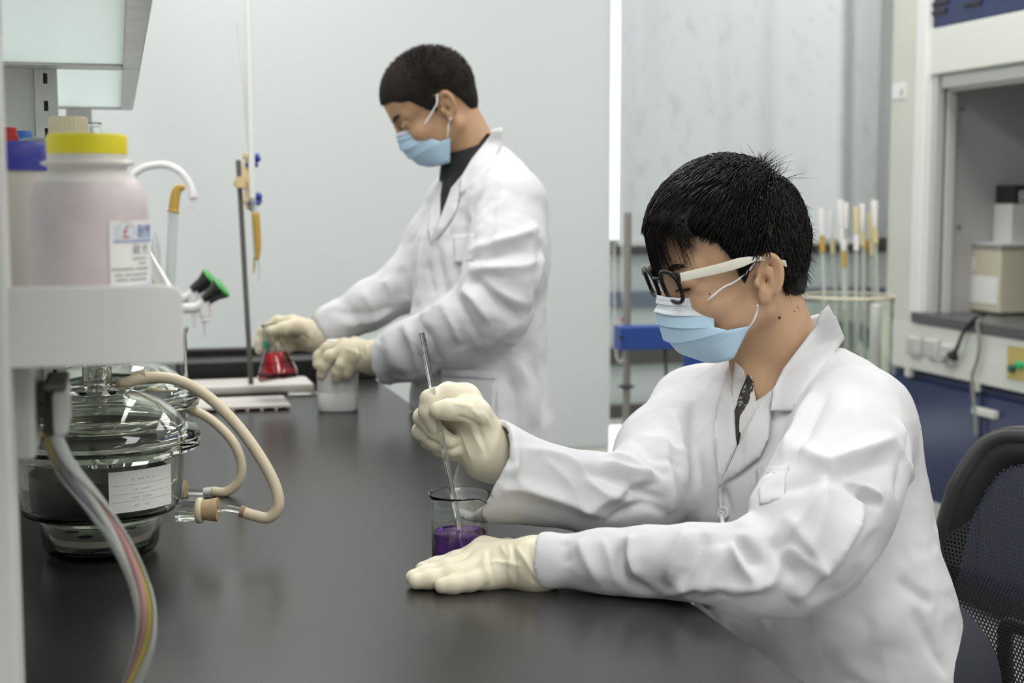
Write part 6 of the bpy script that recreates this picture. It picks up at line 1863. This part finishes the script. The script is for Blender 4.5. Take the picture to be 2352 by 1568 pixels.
for i in range(64):
    a = 2 * math.pi * i / 64; ca, sa = math.cos(a), math.sin(a)
    v_ = math.copysign(abs(ca) ** .20, ca); zz_ = (zA + z_lo) / 2 + (zA - z_lo) / 2 * math.copysign(abs(sa) ** .20, sa)
    outl.append((v_, zz_))
outl_p = [np.array([bx_at(z, v_), CYb + v_ * wid(z), z]) for v_, z in outl]
MB().tube(outl_p + outl_p[:1], .017, 10, cap=False).build('back_frame', fr_m, chair, smooth=3.2)
# net of the back: hexagonal cells
net_m = mat('black_net', (.014, .014, .016), .5)
verts = []; faces = []
pitch_ = .0060; rows_n = int((zA - z_lo - .02) / (pitch_ * .866)); cols_n = int(.50 / pitch_)
def net_cells(scale, off):
    for r in range(rows_n):
        z = z_lo + .01 + r * pitch_ * .866
        for c in range(cols_n):
            y = CYb - .25 + (c + .5 * (r % 2)) * pitch_
            v_ = (y - CYb) / wid(z)
            lim = .97 if z_lo + .05 < z < zA - .05 else .90
            if abs(v_) > lim: continue
            o = len(verts)
            for rad in (pitch_ * .577, pitch_ * .577 * scale):
                for k in range(6):
                    a = math.pi / 6 + k * math.pi / 3
                    yy3 = y + rad * math.cos(a); zz3 = z + rad * math.sin(a)
                    verts.append((bx_at(zz3, np.clip((yy3 - CYb) / wid(zz3), -1, 1)) + off, yy3, zz3))
            for k in range(6):
                faces.append((o + k, o + (k + 1) % 6, o + 6 + (k + 1) % 6, o + 6 + k))
net_cells(.62, 0)
net = np_mesh('back_net', np.array(verts), np.array(faces), net_m, chair, smooth=False); net['kind'] = 'stuff'
md = net.modifiers.new('thickness', 'SOLIDIFY'); md.thickness = .0008
# padded edge sleeve of the net round the frame
edge = []
ring_in = [np.array([bx_at((zA + z_lo) / 2 + (z - (zA + z_lo) / 2) * .86, v_ * .84) - .002, CYb + v_ * .84 * wid(z), (zA + z_lo) / 2 + (z - (zA + z_lo) / 2) * .86]) for v_, z in outl]
vv_ = [p + np.array([-.012, 0, 0]) for p in outl_p] + ring_in
n = 64
sl = MB().add(vv_, [(i, (i + 1) % n, n + (i + 1) % n, n + i) for i in range(n)]).build('edge_sleeve', translucent('edge_net', (.02, .02, .022), .1, .6), chair, smooth=3.2)
md = sl.modifiers.new('thickness', 'SOLIDIFY'); md.thickness = .002
# lumbar loop behind the net
for k, (w1, z1, z2, r1) in enumerate(((.15, zA - .245, zA - .40, .011), (.10, zA - .285, zA - .42, .010))):
    pts = [np.array([bx_at(z, v_ / .245) + .022, CYb + v_, z]) for v_, z in ((-w1, z2), (-w1, z1 - .03), (-w1 + .03, z1), (w1 - .03, z1), (w1, z1 - .03), (w1, z2))]
    MB().tube(spline(pts, 6), r1, 10).build('lumbar_support', fr_m, chair, smooth=3.2)
seat_z = .50
mbm = MB().box((sx - .27, CYb - .24, seat_z - .03), (sx + .22, CYb + .24, seat_z + .035)).build('seat', mat('black_seat_fabric', (.02, .02, .022), .8), chair, bevel=.028, seg=4, smooth=.8)
xb_ = bx_at(z_lo, 0)
MB().tube(spline([(sx + .02, CYb, seat_z - .04), (sx + .22, CYb, seat_z - .05), (xb_ + .05, CYb, seat_z + .02), (xb_ + .03, CYb, z_lo + .16)], 6), .02, 12).build('back_bracket', fr_m, chair, smooth=3.2)
MB().tube([(sx, CYb, .12), (sx, CYb, .30), (sx, CYb, .301), (sx, CYb, seat_z - .04)], [.03, .03, .018, .018], 16).build('gas_lift', fr_m, chair, smooth=.8)
for k in range(5):
    a = 2 * math.pi * k / 5 + .3; e = (sx + .29 * math.cos(a), CYb + .29 * math.sin(a))
    lg = MB().tube([(sx, CYb, .13), (sx + .15 * math.cos(a), CYb + .15 * math.sin(a), .11), (e[0], e[1], .085)], [.028, .022, .016], 10).build('base_arm', fr_m, chair, smooth=.8)
    MB().lathe([(0, -.02), (.026, -.02), (.028, 0), (.026, .02), (0, .02)], 16, (e[0], e[1], .029), (math.sin(a), -math.cos(a), 0)).build('caster', black_plastic, lg, smooth=.7)
# ------------------------------------------------------------------ standing man
HT = Head((1018, 252), 2.705, math.radians(11), math.radians(31), .935)
man2 = thing('person', (*W(1110, 900, 2.79)[:2], 0), 'man with cropped hair in white lab coat and blue mask standing with a flask', 'person')
nb2 = W(1098, 372, 2.79)
S = head_sdf(.0024, HT.loc(nb2), .054)
hv2, hq2 = S.mesh(1); hv2, hq2 = keep_biggest(hv2, hq2); hv2_w = HT.w(hv2)
ax2 = np.array([.12, -1.0, 0]); ax2 /= np.linalg.norm(ax2)
ch2 = W(1104, 580, 2.79); wa2 = W(1094, 760, 2.79); hi2 = W(1104, 960, 2.79)
sh2n = W(1188, 470, 2.635); sh2f = W(1050, 460, 2.95); el2n = W(1160, 715, 2.60); wr2n = W(868, 818, 2.74); el2f = W(950, 640, 2.93); wr2f = W(728, 770, 2.90)
B = SDF(np.array([.0, 2.2, 0.02]), np.array([1.0, 3.3, 1.42]), .010)
B.eseg(hi2, ch2, (.14, .09), (.15, .09), ax2, k=.03); B.eseg(ch2, nb2 - ZZ * .04, (.15, .085), (.07, .06), ax2, k=.03); B.cone(nb2 - ZZ * .06, nb2, .06, .048, k=.02)
B.chain([sh2n, el2n, wr2n], [.045, .030, .020], k=.02); B.chain([sh2f, el2f, wr2f], [.045, .030, .020], k=.02)
hx, hy = hi2[0], hi2[1]
for sg in (-1, 1): B.chain([hi2 + np.array([0, sg * .085, -.02]), (hx + .01, hy + sg * .09, .48), (hx + .02, hy + sg * .09, .09)], [.075, .055, .04], k=.03)
bv, bq = B.mesh(1); bv, bq = keep_biggest(bv, bq)
np_mesh('body', np.concatenate([hv2_w, bv]), np.concatenate([hq2, bq + len(hv2_w)]), skin_b, man2)
T = SDF(np.array([hx - .25, hy - .3, .05]), np.array([hx + .25, hy + .3, 1.0]), .010)
T.eseg(hi2 - ZZ * .02, hi2 + ZZ * .1, (.150, .085), (.15, .085), ax2, k=.03)
for sg in (-1, 1):
    an = np.array([hx + .02, hy + sg * .09, .12])
    T.chain([hi2 + np.array([0, sg * .085, -.02]), (hx + .01, hy + sg * .09, .48), an], [.080, .068, .062], k=.03)
    sh = SDF(an - np.array([.24, .08, .13]), an + np.array([.1, .08, .06]), .006)
    sh.cone(an + np.array([.01, 0, -.07]), an + np.array([-.15, 0, -.085]), .046, .034, k=.01); sh.cut((0, 0, .002), (0, 0, -1), .004)
    v, q = sh.mesh(1); v, q = keep_biggest(v, q); np_mesh('shoe', v, q, shoe_m, man2)
v, q = T.mesh(1); v, q = keep_biggest(v, q); np_mesh('trousers', v, q, trouser_m, man2)

S = SDF(np.array([.10, 2.25, .50]), np.array([1.0, 3.25, 1.46]), .0052)
hem = np.array([hi2[0], hi2[1], .56])
S.eseg(hem, hi2, (.195, .145), (.180, .126), ax2, k=.05)
S.eseg(hi2, wa2, (.180, .126), (.165, .117), ax2, k=.05)
S.eseg(wa2, ch2, (.165, .117), (.17, .115), ax2, k=.05)
S.eseg(ch2, W(1112, 470, 2.79), (.17, .115), (.145, .088), ax2, k=.05)
S.eseg(W(1112, 470, 2.79), W(1112, 412, 2.79), (.125, .075), (.070, .052), ax2, k=.05)
S.cone(W(1172, 458, 2.66), W(1130, 398, 2.77), .062, .045, k=.05); S.cone(W(1060, 455, 2.93), W(1082, 402, 2.85), .058, .038, k=.05)
S.cone(W(1172, 500, 2.72), W(1160, 640, 2.76), .052, .054, k=.05)
S.chain([W(1172, 480, 2.64), W(1168, 560, 2.61), W(1154, 640, 2.59), W(1133, 710, 2.59)], [.061, .064, .066, .066], k=.04)
S.chain([W(1133, 710, 2.59), W(1040, 760, 2.63), W(950, 800, 2.69), W(868, 833, 2.735)], [.066, .057, .053, .050], k=.03)
S.chain([W(1050, 470, 2.94), W(1000, 560, 2.94), W(950, 640, 2.93)], [.062, .060, .056], k=.03)
S.chain([W(950, 645, 2.93), W(850, 700, 2.92), W(770, 745, 2.905), W(715, 775, 2.90)], [.056, .046, .040, .036], k=.03)
a0 = W(868, 833, 2.735); a1 = W(950, 800, 2.69); u = (a0 - a1) / np.linalg.norm(a0 - a1)
cpt = W(884, 828, 2.728); S.cut(cpt, u * .9 + RT * -.12 + UP * .22, .003, lo=cpt - .11, hi=cpt + .11); S.cone(cpt + u * .05, cpt - u * .04, .046, .040, k=.004, op='c')
b0 = W(715, 775, 2.90); b1 = W(850, 700, 2.92); u2_ = (b0 - b1) / np.linalg.norm(b0 - b1)
cpt2 = W(732, 766, 2.90); S.cut(cpt2, u2_, .003, lo=cpt2 - .08, hi=cpt2 + .08); S.cone(cpt2 + u2_ * .05, cpt2 - u2_ * .04, .032, .030, k=.004, op='c')
S.cut((0, 0, BZ + .0015), (0, 0, -1), .004, lo=(0, 2.2, .78), hi=(BX + .0, 3.3, BZ + .06))
S.cut((BX + .004, 0, 0), (-1, 0, 0), .006, lo=(0, 2.2, .4), hi=(BX + .02, 3.3, BZ - .022))
V, Q = S.mesh(1); V, Q = keep_biggest(V, Q); tree2 = bvh(V, Q)
spec = [
    ([(1075, 580), (1130, 560), (1200, 540), (1240, 520)], .010, .012), ([(1070, 620), (1140, 615), (1210, 610), (1245, 590)], .010, .011), ([(1080, 600), (1140, 590), (1220, 575)], .008, -.011),
    ([(1075, 650), (1100, 650), (1150, 700), (1200, 740)], .009, -.013), ([(1060, 660), (1090, 690), (1130, 740)], .009, .012), ([(1100, 640), (1160, 680), (1215, 700)], .009, .010),
    ([(1040, 670), (1070, 720), (1090, 770)], .008, -.009), ([(1010, 690), (1040, 740), (1060, 790)], .010, .009), ([(960, 720), (985, 770), (1010, 830)], .009, -.008), ([(925, 740), (950, 790), (960, 850)], .009, .008),
    ([(905, 870), (980, 855), (1080, 800), (1180, 750)], .009, .010), ([(920, 885), (1000, 850), (1100, 790)], .007, -.008), ([(1140, 480), (1130, 540), (1110, 600)], .008, -.010), ([(1160, 440), (1140, 500), (1125, 560)], .009, .009),
    ([(1240, 560), (1230, 640), (1225, 720)], .008, -.010), ([(1215, 720), (1235, 640), (1248, 580)], .008, .008), ([(1180, 780), (1200, 860), (1230, 980)], .012, .012), ([(1160, 790), (1175, 880), (1190, 1000)], .010, -.011), ([(1130, 800), (1140, 900), (1150, 1010)], .010, .009),
    ([(1210, 760), (1240, 860), (1250, 980)], .010, -.010), ([(970, 560), (965, 640), (960, 700)], .009, .009), ([(1000, 540), (1010, 620), (1015, 680)], .010, -.008), ([(1030, 560), (1035, 620), (1040, 660)], .010, .010), ([(985, 600), (990, 660), (985, 720)], .008, -.009),
    ([(880, 640), (900, 670), (905, 720)], .010, .010), ([(920, 610), (930, 650), (945, 690)], .009, -.010), ([(830, 665), (850, 700), (860, 740)], .009, .009), ([(790, 690), (815, 725), (830, 760)], .008, -.007), ([(750, 715), (830, 720), (930, 700)], .008, -.006), ([(760, 745), (850, 740), (940, 690)], .007, .007),
    ([(1090, 420), (1060, 480), (1040, 540)], .008, .008), ([(1110, 430), (1080, 500), (1060, 560)], .008, -.007), ([(1000, 860), (1010, 940), (1005, 1010)], .010, .008), ([(960, 850), (965, 920), (975, 980)], .010, -.007)]
V = folds(V, vnormals(V, Q), crease_lines(tree2, spec)); V = relax(relax(V, Q, .3), Q, .25)
V = cloth_noise(V, vnormals(V, Q), .0024, 34, 9); tree2 = bvh(V, Q)
np_mesh('lab_coat', V, Q, coat_m, man2)
black_shirt = mat('black_shirt', (.010, .010, .012), .8)
patch('shirt', [(1034, 368), (1046, 388), (1080, 356), (1118, 306), (1130, 308), (1090, 368), (1056, 408), (1036, 440), (1012, 502), (1012, 450), (1018, 405), (1028, 378)], tree2, black_shirt, man2, off=.011, flat=.6, step=6)
rows = []
for r, dz in ((.060, -.035), (.0565, -.005), (.054, .016), (.0575, .017), (.063, -.008), (.066, -.035)):
    rows.append([nb2 + ax2 * math.cos(a) * r + np.array([-1.0, -.12, 0]) * math.sin(a) * r * 1.08 + ZZ * (dz - .022 * math.sin(a)) + np.array([-.006, 0, .020]) for a in np.linspace(math.radians(-12), math.radians(192), 41)])
o = MB().add([p for r in rows for p in r], [(j * 41 + i, j * 41 + i + 1, (j + 1) * 41 + i + 1, (j + 1) * 41 + i) for j in range(5) for i in range(40)]).build('shirt_collar', black_shirt, man2, smooth=3.2)
patch('lapel', [(1024, 398), (1020, 440), (1011, 502), (989, 562), (982, 525), (990, 470), (1004, 425)], tree2, coat_m, man2, lifts=[.008, .012, .012, .006, .004, .004, .004], flat=.3, step=6)
patch('lapel', [(1062, 402), (1037, 432), (1011, 502), (988, 564), (1020, 532), (1049, 486), (1057, 442)], tree2, coat_m, man2, lifts=[.014, .013, .011, .006, .008, .010, .012], flat=.3, step=6)
patch('collar', [(1134, 300), (1142, 298), (1154, 331), (1127, 382), (1098, 424), (1083, 439), (1056, 442), (1060, 404), (1084, 364), (1110, 332)], tree2, coat_m, man2, lifts=[.014, .013, .009, .008, .008, .008, .014, .018, .020, .020], flat=.6, step=6)
rows = []
for r, dz in ((.060, -.02), (.054, .03), (.051, .052), (.055, .056)):
    row = []
    for a in np.linspace(math.radians(-15), math.radians(-160), 36):
        t = (math.sin(a) + 1) / 2
        f2 = np.array([-1.0, -.12, 0]) / math.hypot(1, .12)
        row.append(nb2 + ax2 * math.cos(a) * r * 1.05 + f2 * math.sin(a) * r + ZZ * (dz * (1 - .5 * t) - .03 * t + .01) + f2 * .008)
    rows.append(row)
n = 36
o = MB().add([p for r in rows for p in r], [(j * n + i, j * n + i + 1, (j + 1) * n + i + 1, (j + 1) * n + i) for j in range(3) for i in range(n - 1)]).build('collar_band', coat_m, man2, smooth=3.2)
md = o.modifiers.new('thickness', 'SOLIDIFY'); md.thickness = .0016
patch('hip_pocket', [(1012, 850), (1140, 858), (1136, 960), (1110, 985), (1018, 975)], tree2, coat_m, man2, off=.004, step=8)
patch('pocket_hem', [(1012, 846), (1141, 854), (1140, 872), (1012, 864)], tree2, coat_m, man2, off=.006, step=6)
patch('chest_pocket', [(1040, 540), (1092, 536), (1088, 600), (1044, 606)], tree2, coat_m, man2, off=.0015, step=7, thick=.0008)

# gloves: left hand gripping the white bottle
def G(px, py, o): return W(px, py, wd + o)
wr = W(862, 820, 2.735)
im = G(792, 796, .0); mm = G(793, 808, -.012); rm = G(802, 822, -.022); lm = G(815, 834, -.026)
fing = [([G(830, 800, -.005), im, G(752, 800, .010), G(732, 818, .012), G(729, 838, .006)], [.015, .0135, .0118, .0108, .0095]),
        ([G(830, 808, -.012), mm, G(757, 818, -.018), G(743, 842, -.016), G(738, 862, -.012)], [.015, .0138, .0120, .0110, .0098]),
        ([G(832, 815, -.018), rm, G(784, 838, -.030), G(776, 855, -.026), G(773, 868, -.022)], [.0145, .0135, .0118, .0108, .0096]),
        ([G(838, 825, -.02), lm, G(806, 846, -.030), G(800, 856, -.028), G(797, 862, -.025)], [.0135, .0122, .0105, .0098, .0090]),
        ([G(845, 800, .01), G(815, 790, .030), G(785, 800, .060), G(765, 815, .075)], [.016, .0140, .0120, .0105])]
palm = [(wr, im, .027, .016), (wr, mm, .027, .0165), (wr, rm, .027, .016), (wr, lm, .026, .0145)]
glove('glove', man2, glove_b, palm, fing, (wr, W(920, 808, 2.70), .026, .024), h=.0022,
      lines=lambda tr: crease_lines(tr, [([(840, 790), (845, 815), (840, 845)], .004, .003), ([(820, 790), (826, 820), (815, 845)], .004, -.003), ([(855, 785), (858, 815), (862, 840)], .004, .003), ([(790, 800), (820, 810), (850, 830)], .004, .002)]))
# right hand round the neck of the flask
def G2(px, py, o): return W(px, py, 2.86 + o)
wr = W(728, 772, 2.895)
im = G2(672, 742, .030); mm = G2(672, 758, .042); rm = G2(680, 774, .048); lm = G2(690, 786, .050)
fing = [([G2(700, 752, .035), im, G2(638, 738, .034), G2(604, 762, .026), G2(597, 788, .020), G2(596, 804, .016)], [.015, .0135, .0120, .0112, .0104, .0094]),
        ([G2(700, 762, .040), mm, G2(640, 760, .046), G2(612, 782, .040), G2(606, 800, .034)], [.015, .0135, .0120, .0110, .0098]),
        ([G2(705, 775, .044), rm, G2(652, 782, .052), G2(634, 796, .046), G2(626, 806, .040)], [.0145, .0130, .0115, .0105, .0095]),
        ([G2(708, 785, .046), lm, G2(668, 795, .050), G2(655, 804, .046)], [.0135, .0120, .0105, .0095]),
        ([G2(705, 760, .020), G2(678, 748, .0), G2(648, 754, -.018), G2(622, 760, -.026)], [.018, .0150, .0125, .0105])]
palm = [(wr, im, .027, .016), (wr, mm, .027, .016), (wr, rm, .026, .0155), (wr, lm, .025, .014), (G2(705, 765, .03), G2(685, 752, .012), .020, .016)]
glove('glove', man2, glove_b, palm, fing, (wr, W(775, 748, 2.905), .026, .024), h=.0022,
      lines=lambda tr: crease_lines(tr, [([(660, 790), (690, 770), (720, 790)], .004, -.003), ([(700, 745), (710, 775), (705, 800)], .004, .003), ([(650, 765), (680, 780), (720, 800)], .004, .003)]))

mr = mask_rows(HT, [((909, 306), (970, 284), .046, 1.0), ((909, 316), (978, 292), .051, .95), ((910, 324), (985, 300), .053, .9), ((920, 347), (990, 318), .056, .78), ((940, 366), (1012, 325), .058, .75), ((962, 380), (1034, 316), .060, .75), ((986, 383), (1034, 374), .052, .78)])
band('mask', HT, mr[:6], mask_white, man2); band('mask', HT, mr[5:], mask_blue, man2)
loops(HT, bvh(hv2_w, hq2), [[(974, 288), (984, 268), (993, 250), (1001, 234), (1008, 218)], [(1026, 316), (1030, 300), (1034, 285), (1037, 270)]], man2, .0016)
# wire spectacles
wire = mat('gold_wire', (.30, .23, .15), .3, .9)
lc2 = HT.C(926, 297, .031)
for sg in (1, -1):
    pts = [np.array([lc2[0] + .011 * math.sin(t) * .5, sg * .031 + .021 * math.cos(t), lc2[2] + .014 * math.sin(t)]) for t in np.linspace(0, 2 * math.pi, 33)]
    MB().tube([HT.w(p) for p in pts], .0009, 6).build('glasses_rim', wire, man2, smooth=3.2)
    ln = [HT.w(p) for p in pts[:-1]]; ln2 = [p - HT.A[0] * .0012 for p in ln]
    MB().add(ln + ln2, [tuple(range(32)), tuple(range(63, 31, -1))] + [(i, (i + 1) % 32, 32 + (i + 1) % 32, 32 + i) for i in range(32)]).build('glasses_lens', lens_m, man2)
    p0 = np.array([lc2[0] - .003, sg * .056, lc2[2] + .006])
    strip_tube('glasses_temple', HT, [p0, HT.C(958, 262, .066) * np.array([1, sg, 1]), HT.C(985, 228, .074) * np.array([1, sg, 1]), HT.C(1000, 216, .077) * np.array([1, sg, 1])], .0011, wire, man2)
strip_tube('glasses_bridge', HT, [np.array([lc2[0], .011, lc2[2] + .004]), np.array([lc2[0] + .004, 0, lc2[2] + .007]), np.array([lc2[0], -.011, lc2[2] + .004])], .0009, wire, man2)
# cropped hair
def side2(x):
    return np.interp(x, [-.12, -.09, -.070, -.056, -.046, -.036, -.030, -.018, .000, .008, .018, .034, .050, .064, .080, .11], [-.040, -.040, -.039, -.030, .000, .018, .030, .036, .034, .004, .006, .026, .050, .056, .068, .074])
cap = SDF((-.125, -.10, -.09), (.12, .10, .16), .0028)
cap.ell((-.006, 0, .046), (.0985, .0775, .0895), k=.01); cap.ell((.030, 0, .052), (.065, .068, .074), k=.02); cap.ell((-.046, 0, -.004), (.040, .050, .044), k=.02)
X, Y, Z_ = np.meshgrid(*cap.ax, indexing='ij'); cap.f = np.maximum(cap.f, (side2(X) - Z_) * .5)
v, q = cap.mesh(1); v, q = keep_biggest(v, q); np_mesh('hair_cap', HT.w(v), q, stubble_m, man2)
hc2 = np.array([-.004, 0, .046]); hr2 = np.array([.0985, .0772, .0885])
rs = np.random.default_rng(8); paths = []; P0 = []
while len(P0) < 7000:
    d = rs.normal(size=(6000, 3)); d /= np.linalg.norm(d, axis=1, keepdims=True); p = hc2 + d * hr2
    ok = p[:, 2] > side2(p[:, 0]) + rs.normal(size=6000) * .004; P0 += list(np.concatenate([p[ok], d[ok]], 1))
P0 = np.array(P0[:7000]); p = P0[:, :3]; d = P0[:, 3:]
g = d * .8 + rs.normal(size=d.shape) * .3 + np.array([.5, 0, -.2]); g /= np.linalg.norm(g, axis=1, keepdims=True)
L_ = np.interp(p[:, 2], [0, .06, .12], [.003, .006, .009])[:, None]
pa = np.stack([p - d * .004, p + g * L_ * .4, p + g * L_ * .8, p + g * L_ * 1.1], 1)
strands('hair', HT, pa, np.tile(np.array([1, 1, .8, .2]) * .0004, (7000, 1)), stubble_m, man2)
eb, er = [], []
for sg in (1, -1):
    for s in range(140):
        t = rs.uniform(); pq = np.array([.0935 - .022 * t ** 2, sg * (.014 + .036 * t), .029 + .005 * math.sin(t * 2.6) + rs.normal() * .002]); e = pq + np.array([-.004, sg * .0075, .002]) * rs.uniform(.6, 1.1)
        eb.append([pq + (e - pq) * k for k in (0, .33, .66, 1)]); er.append(np.array([1, 1, .7, .2]) * .00032)
strands('eyebrows', HT, np.array(eb), np.array(er), hair_m, man2)['kind'] = 'stuff'
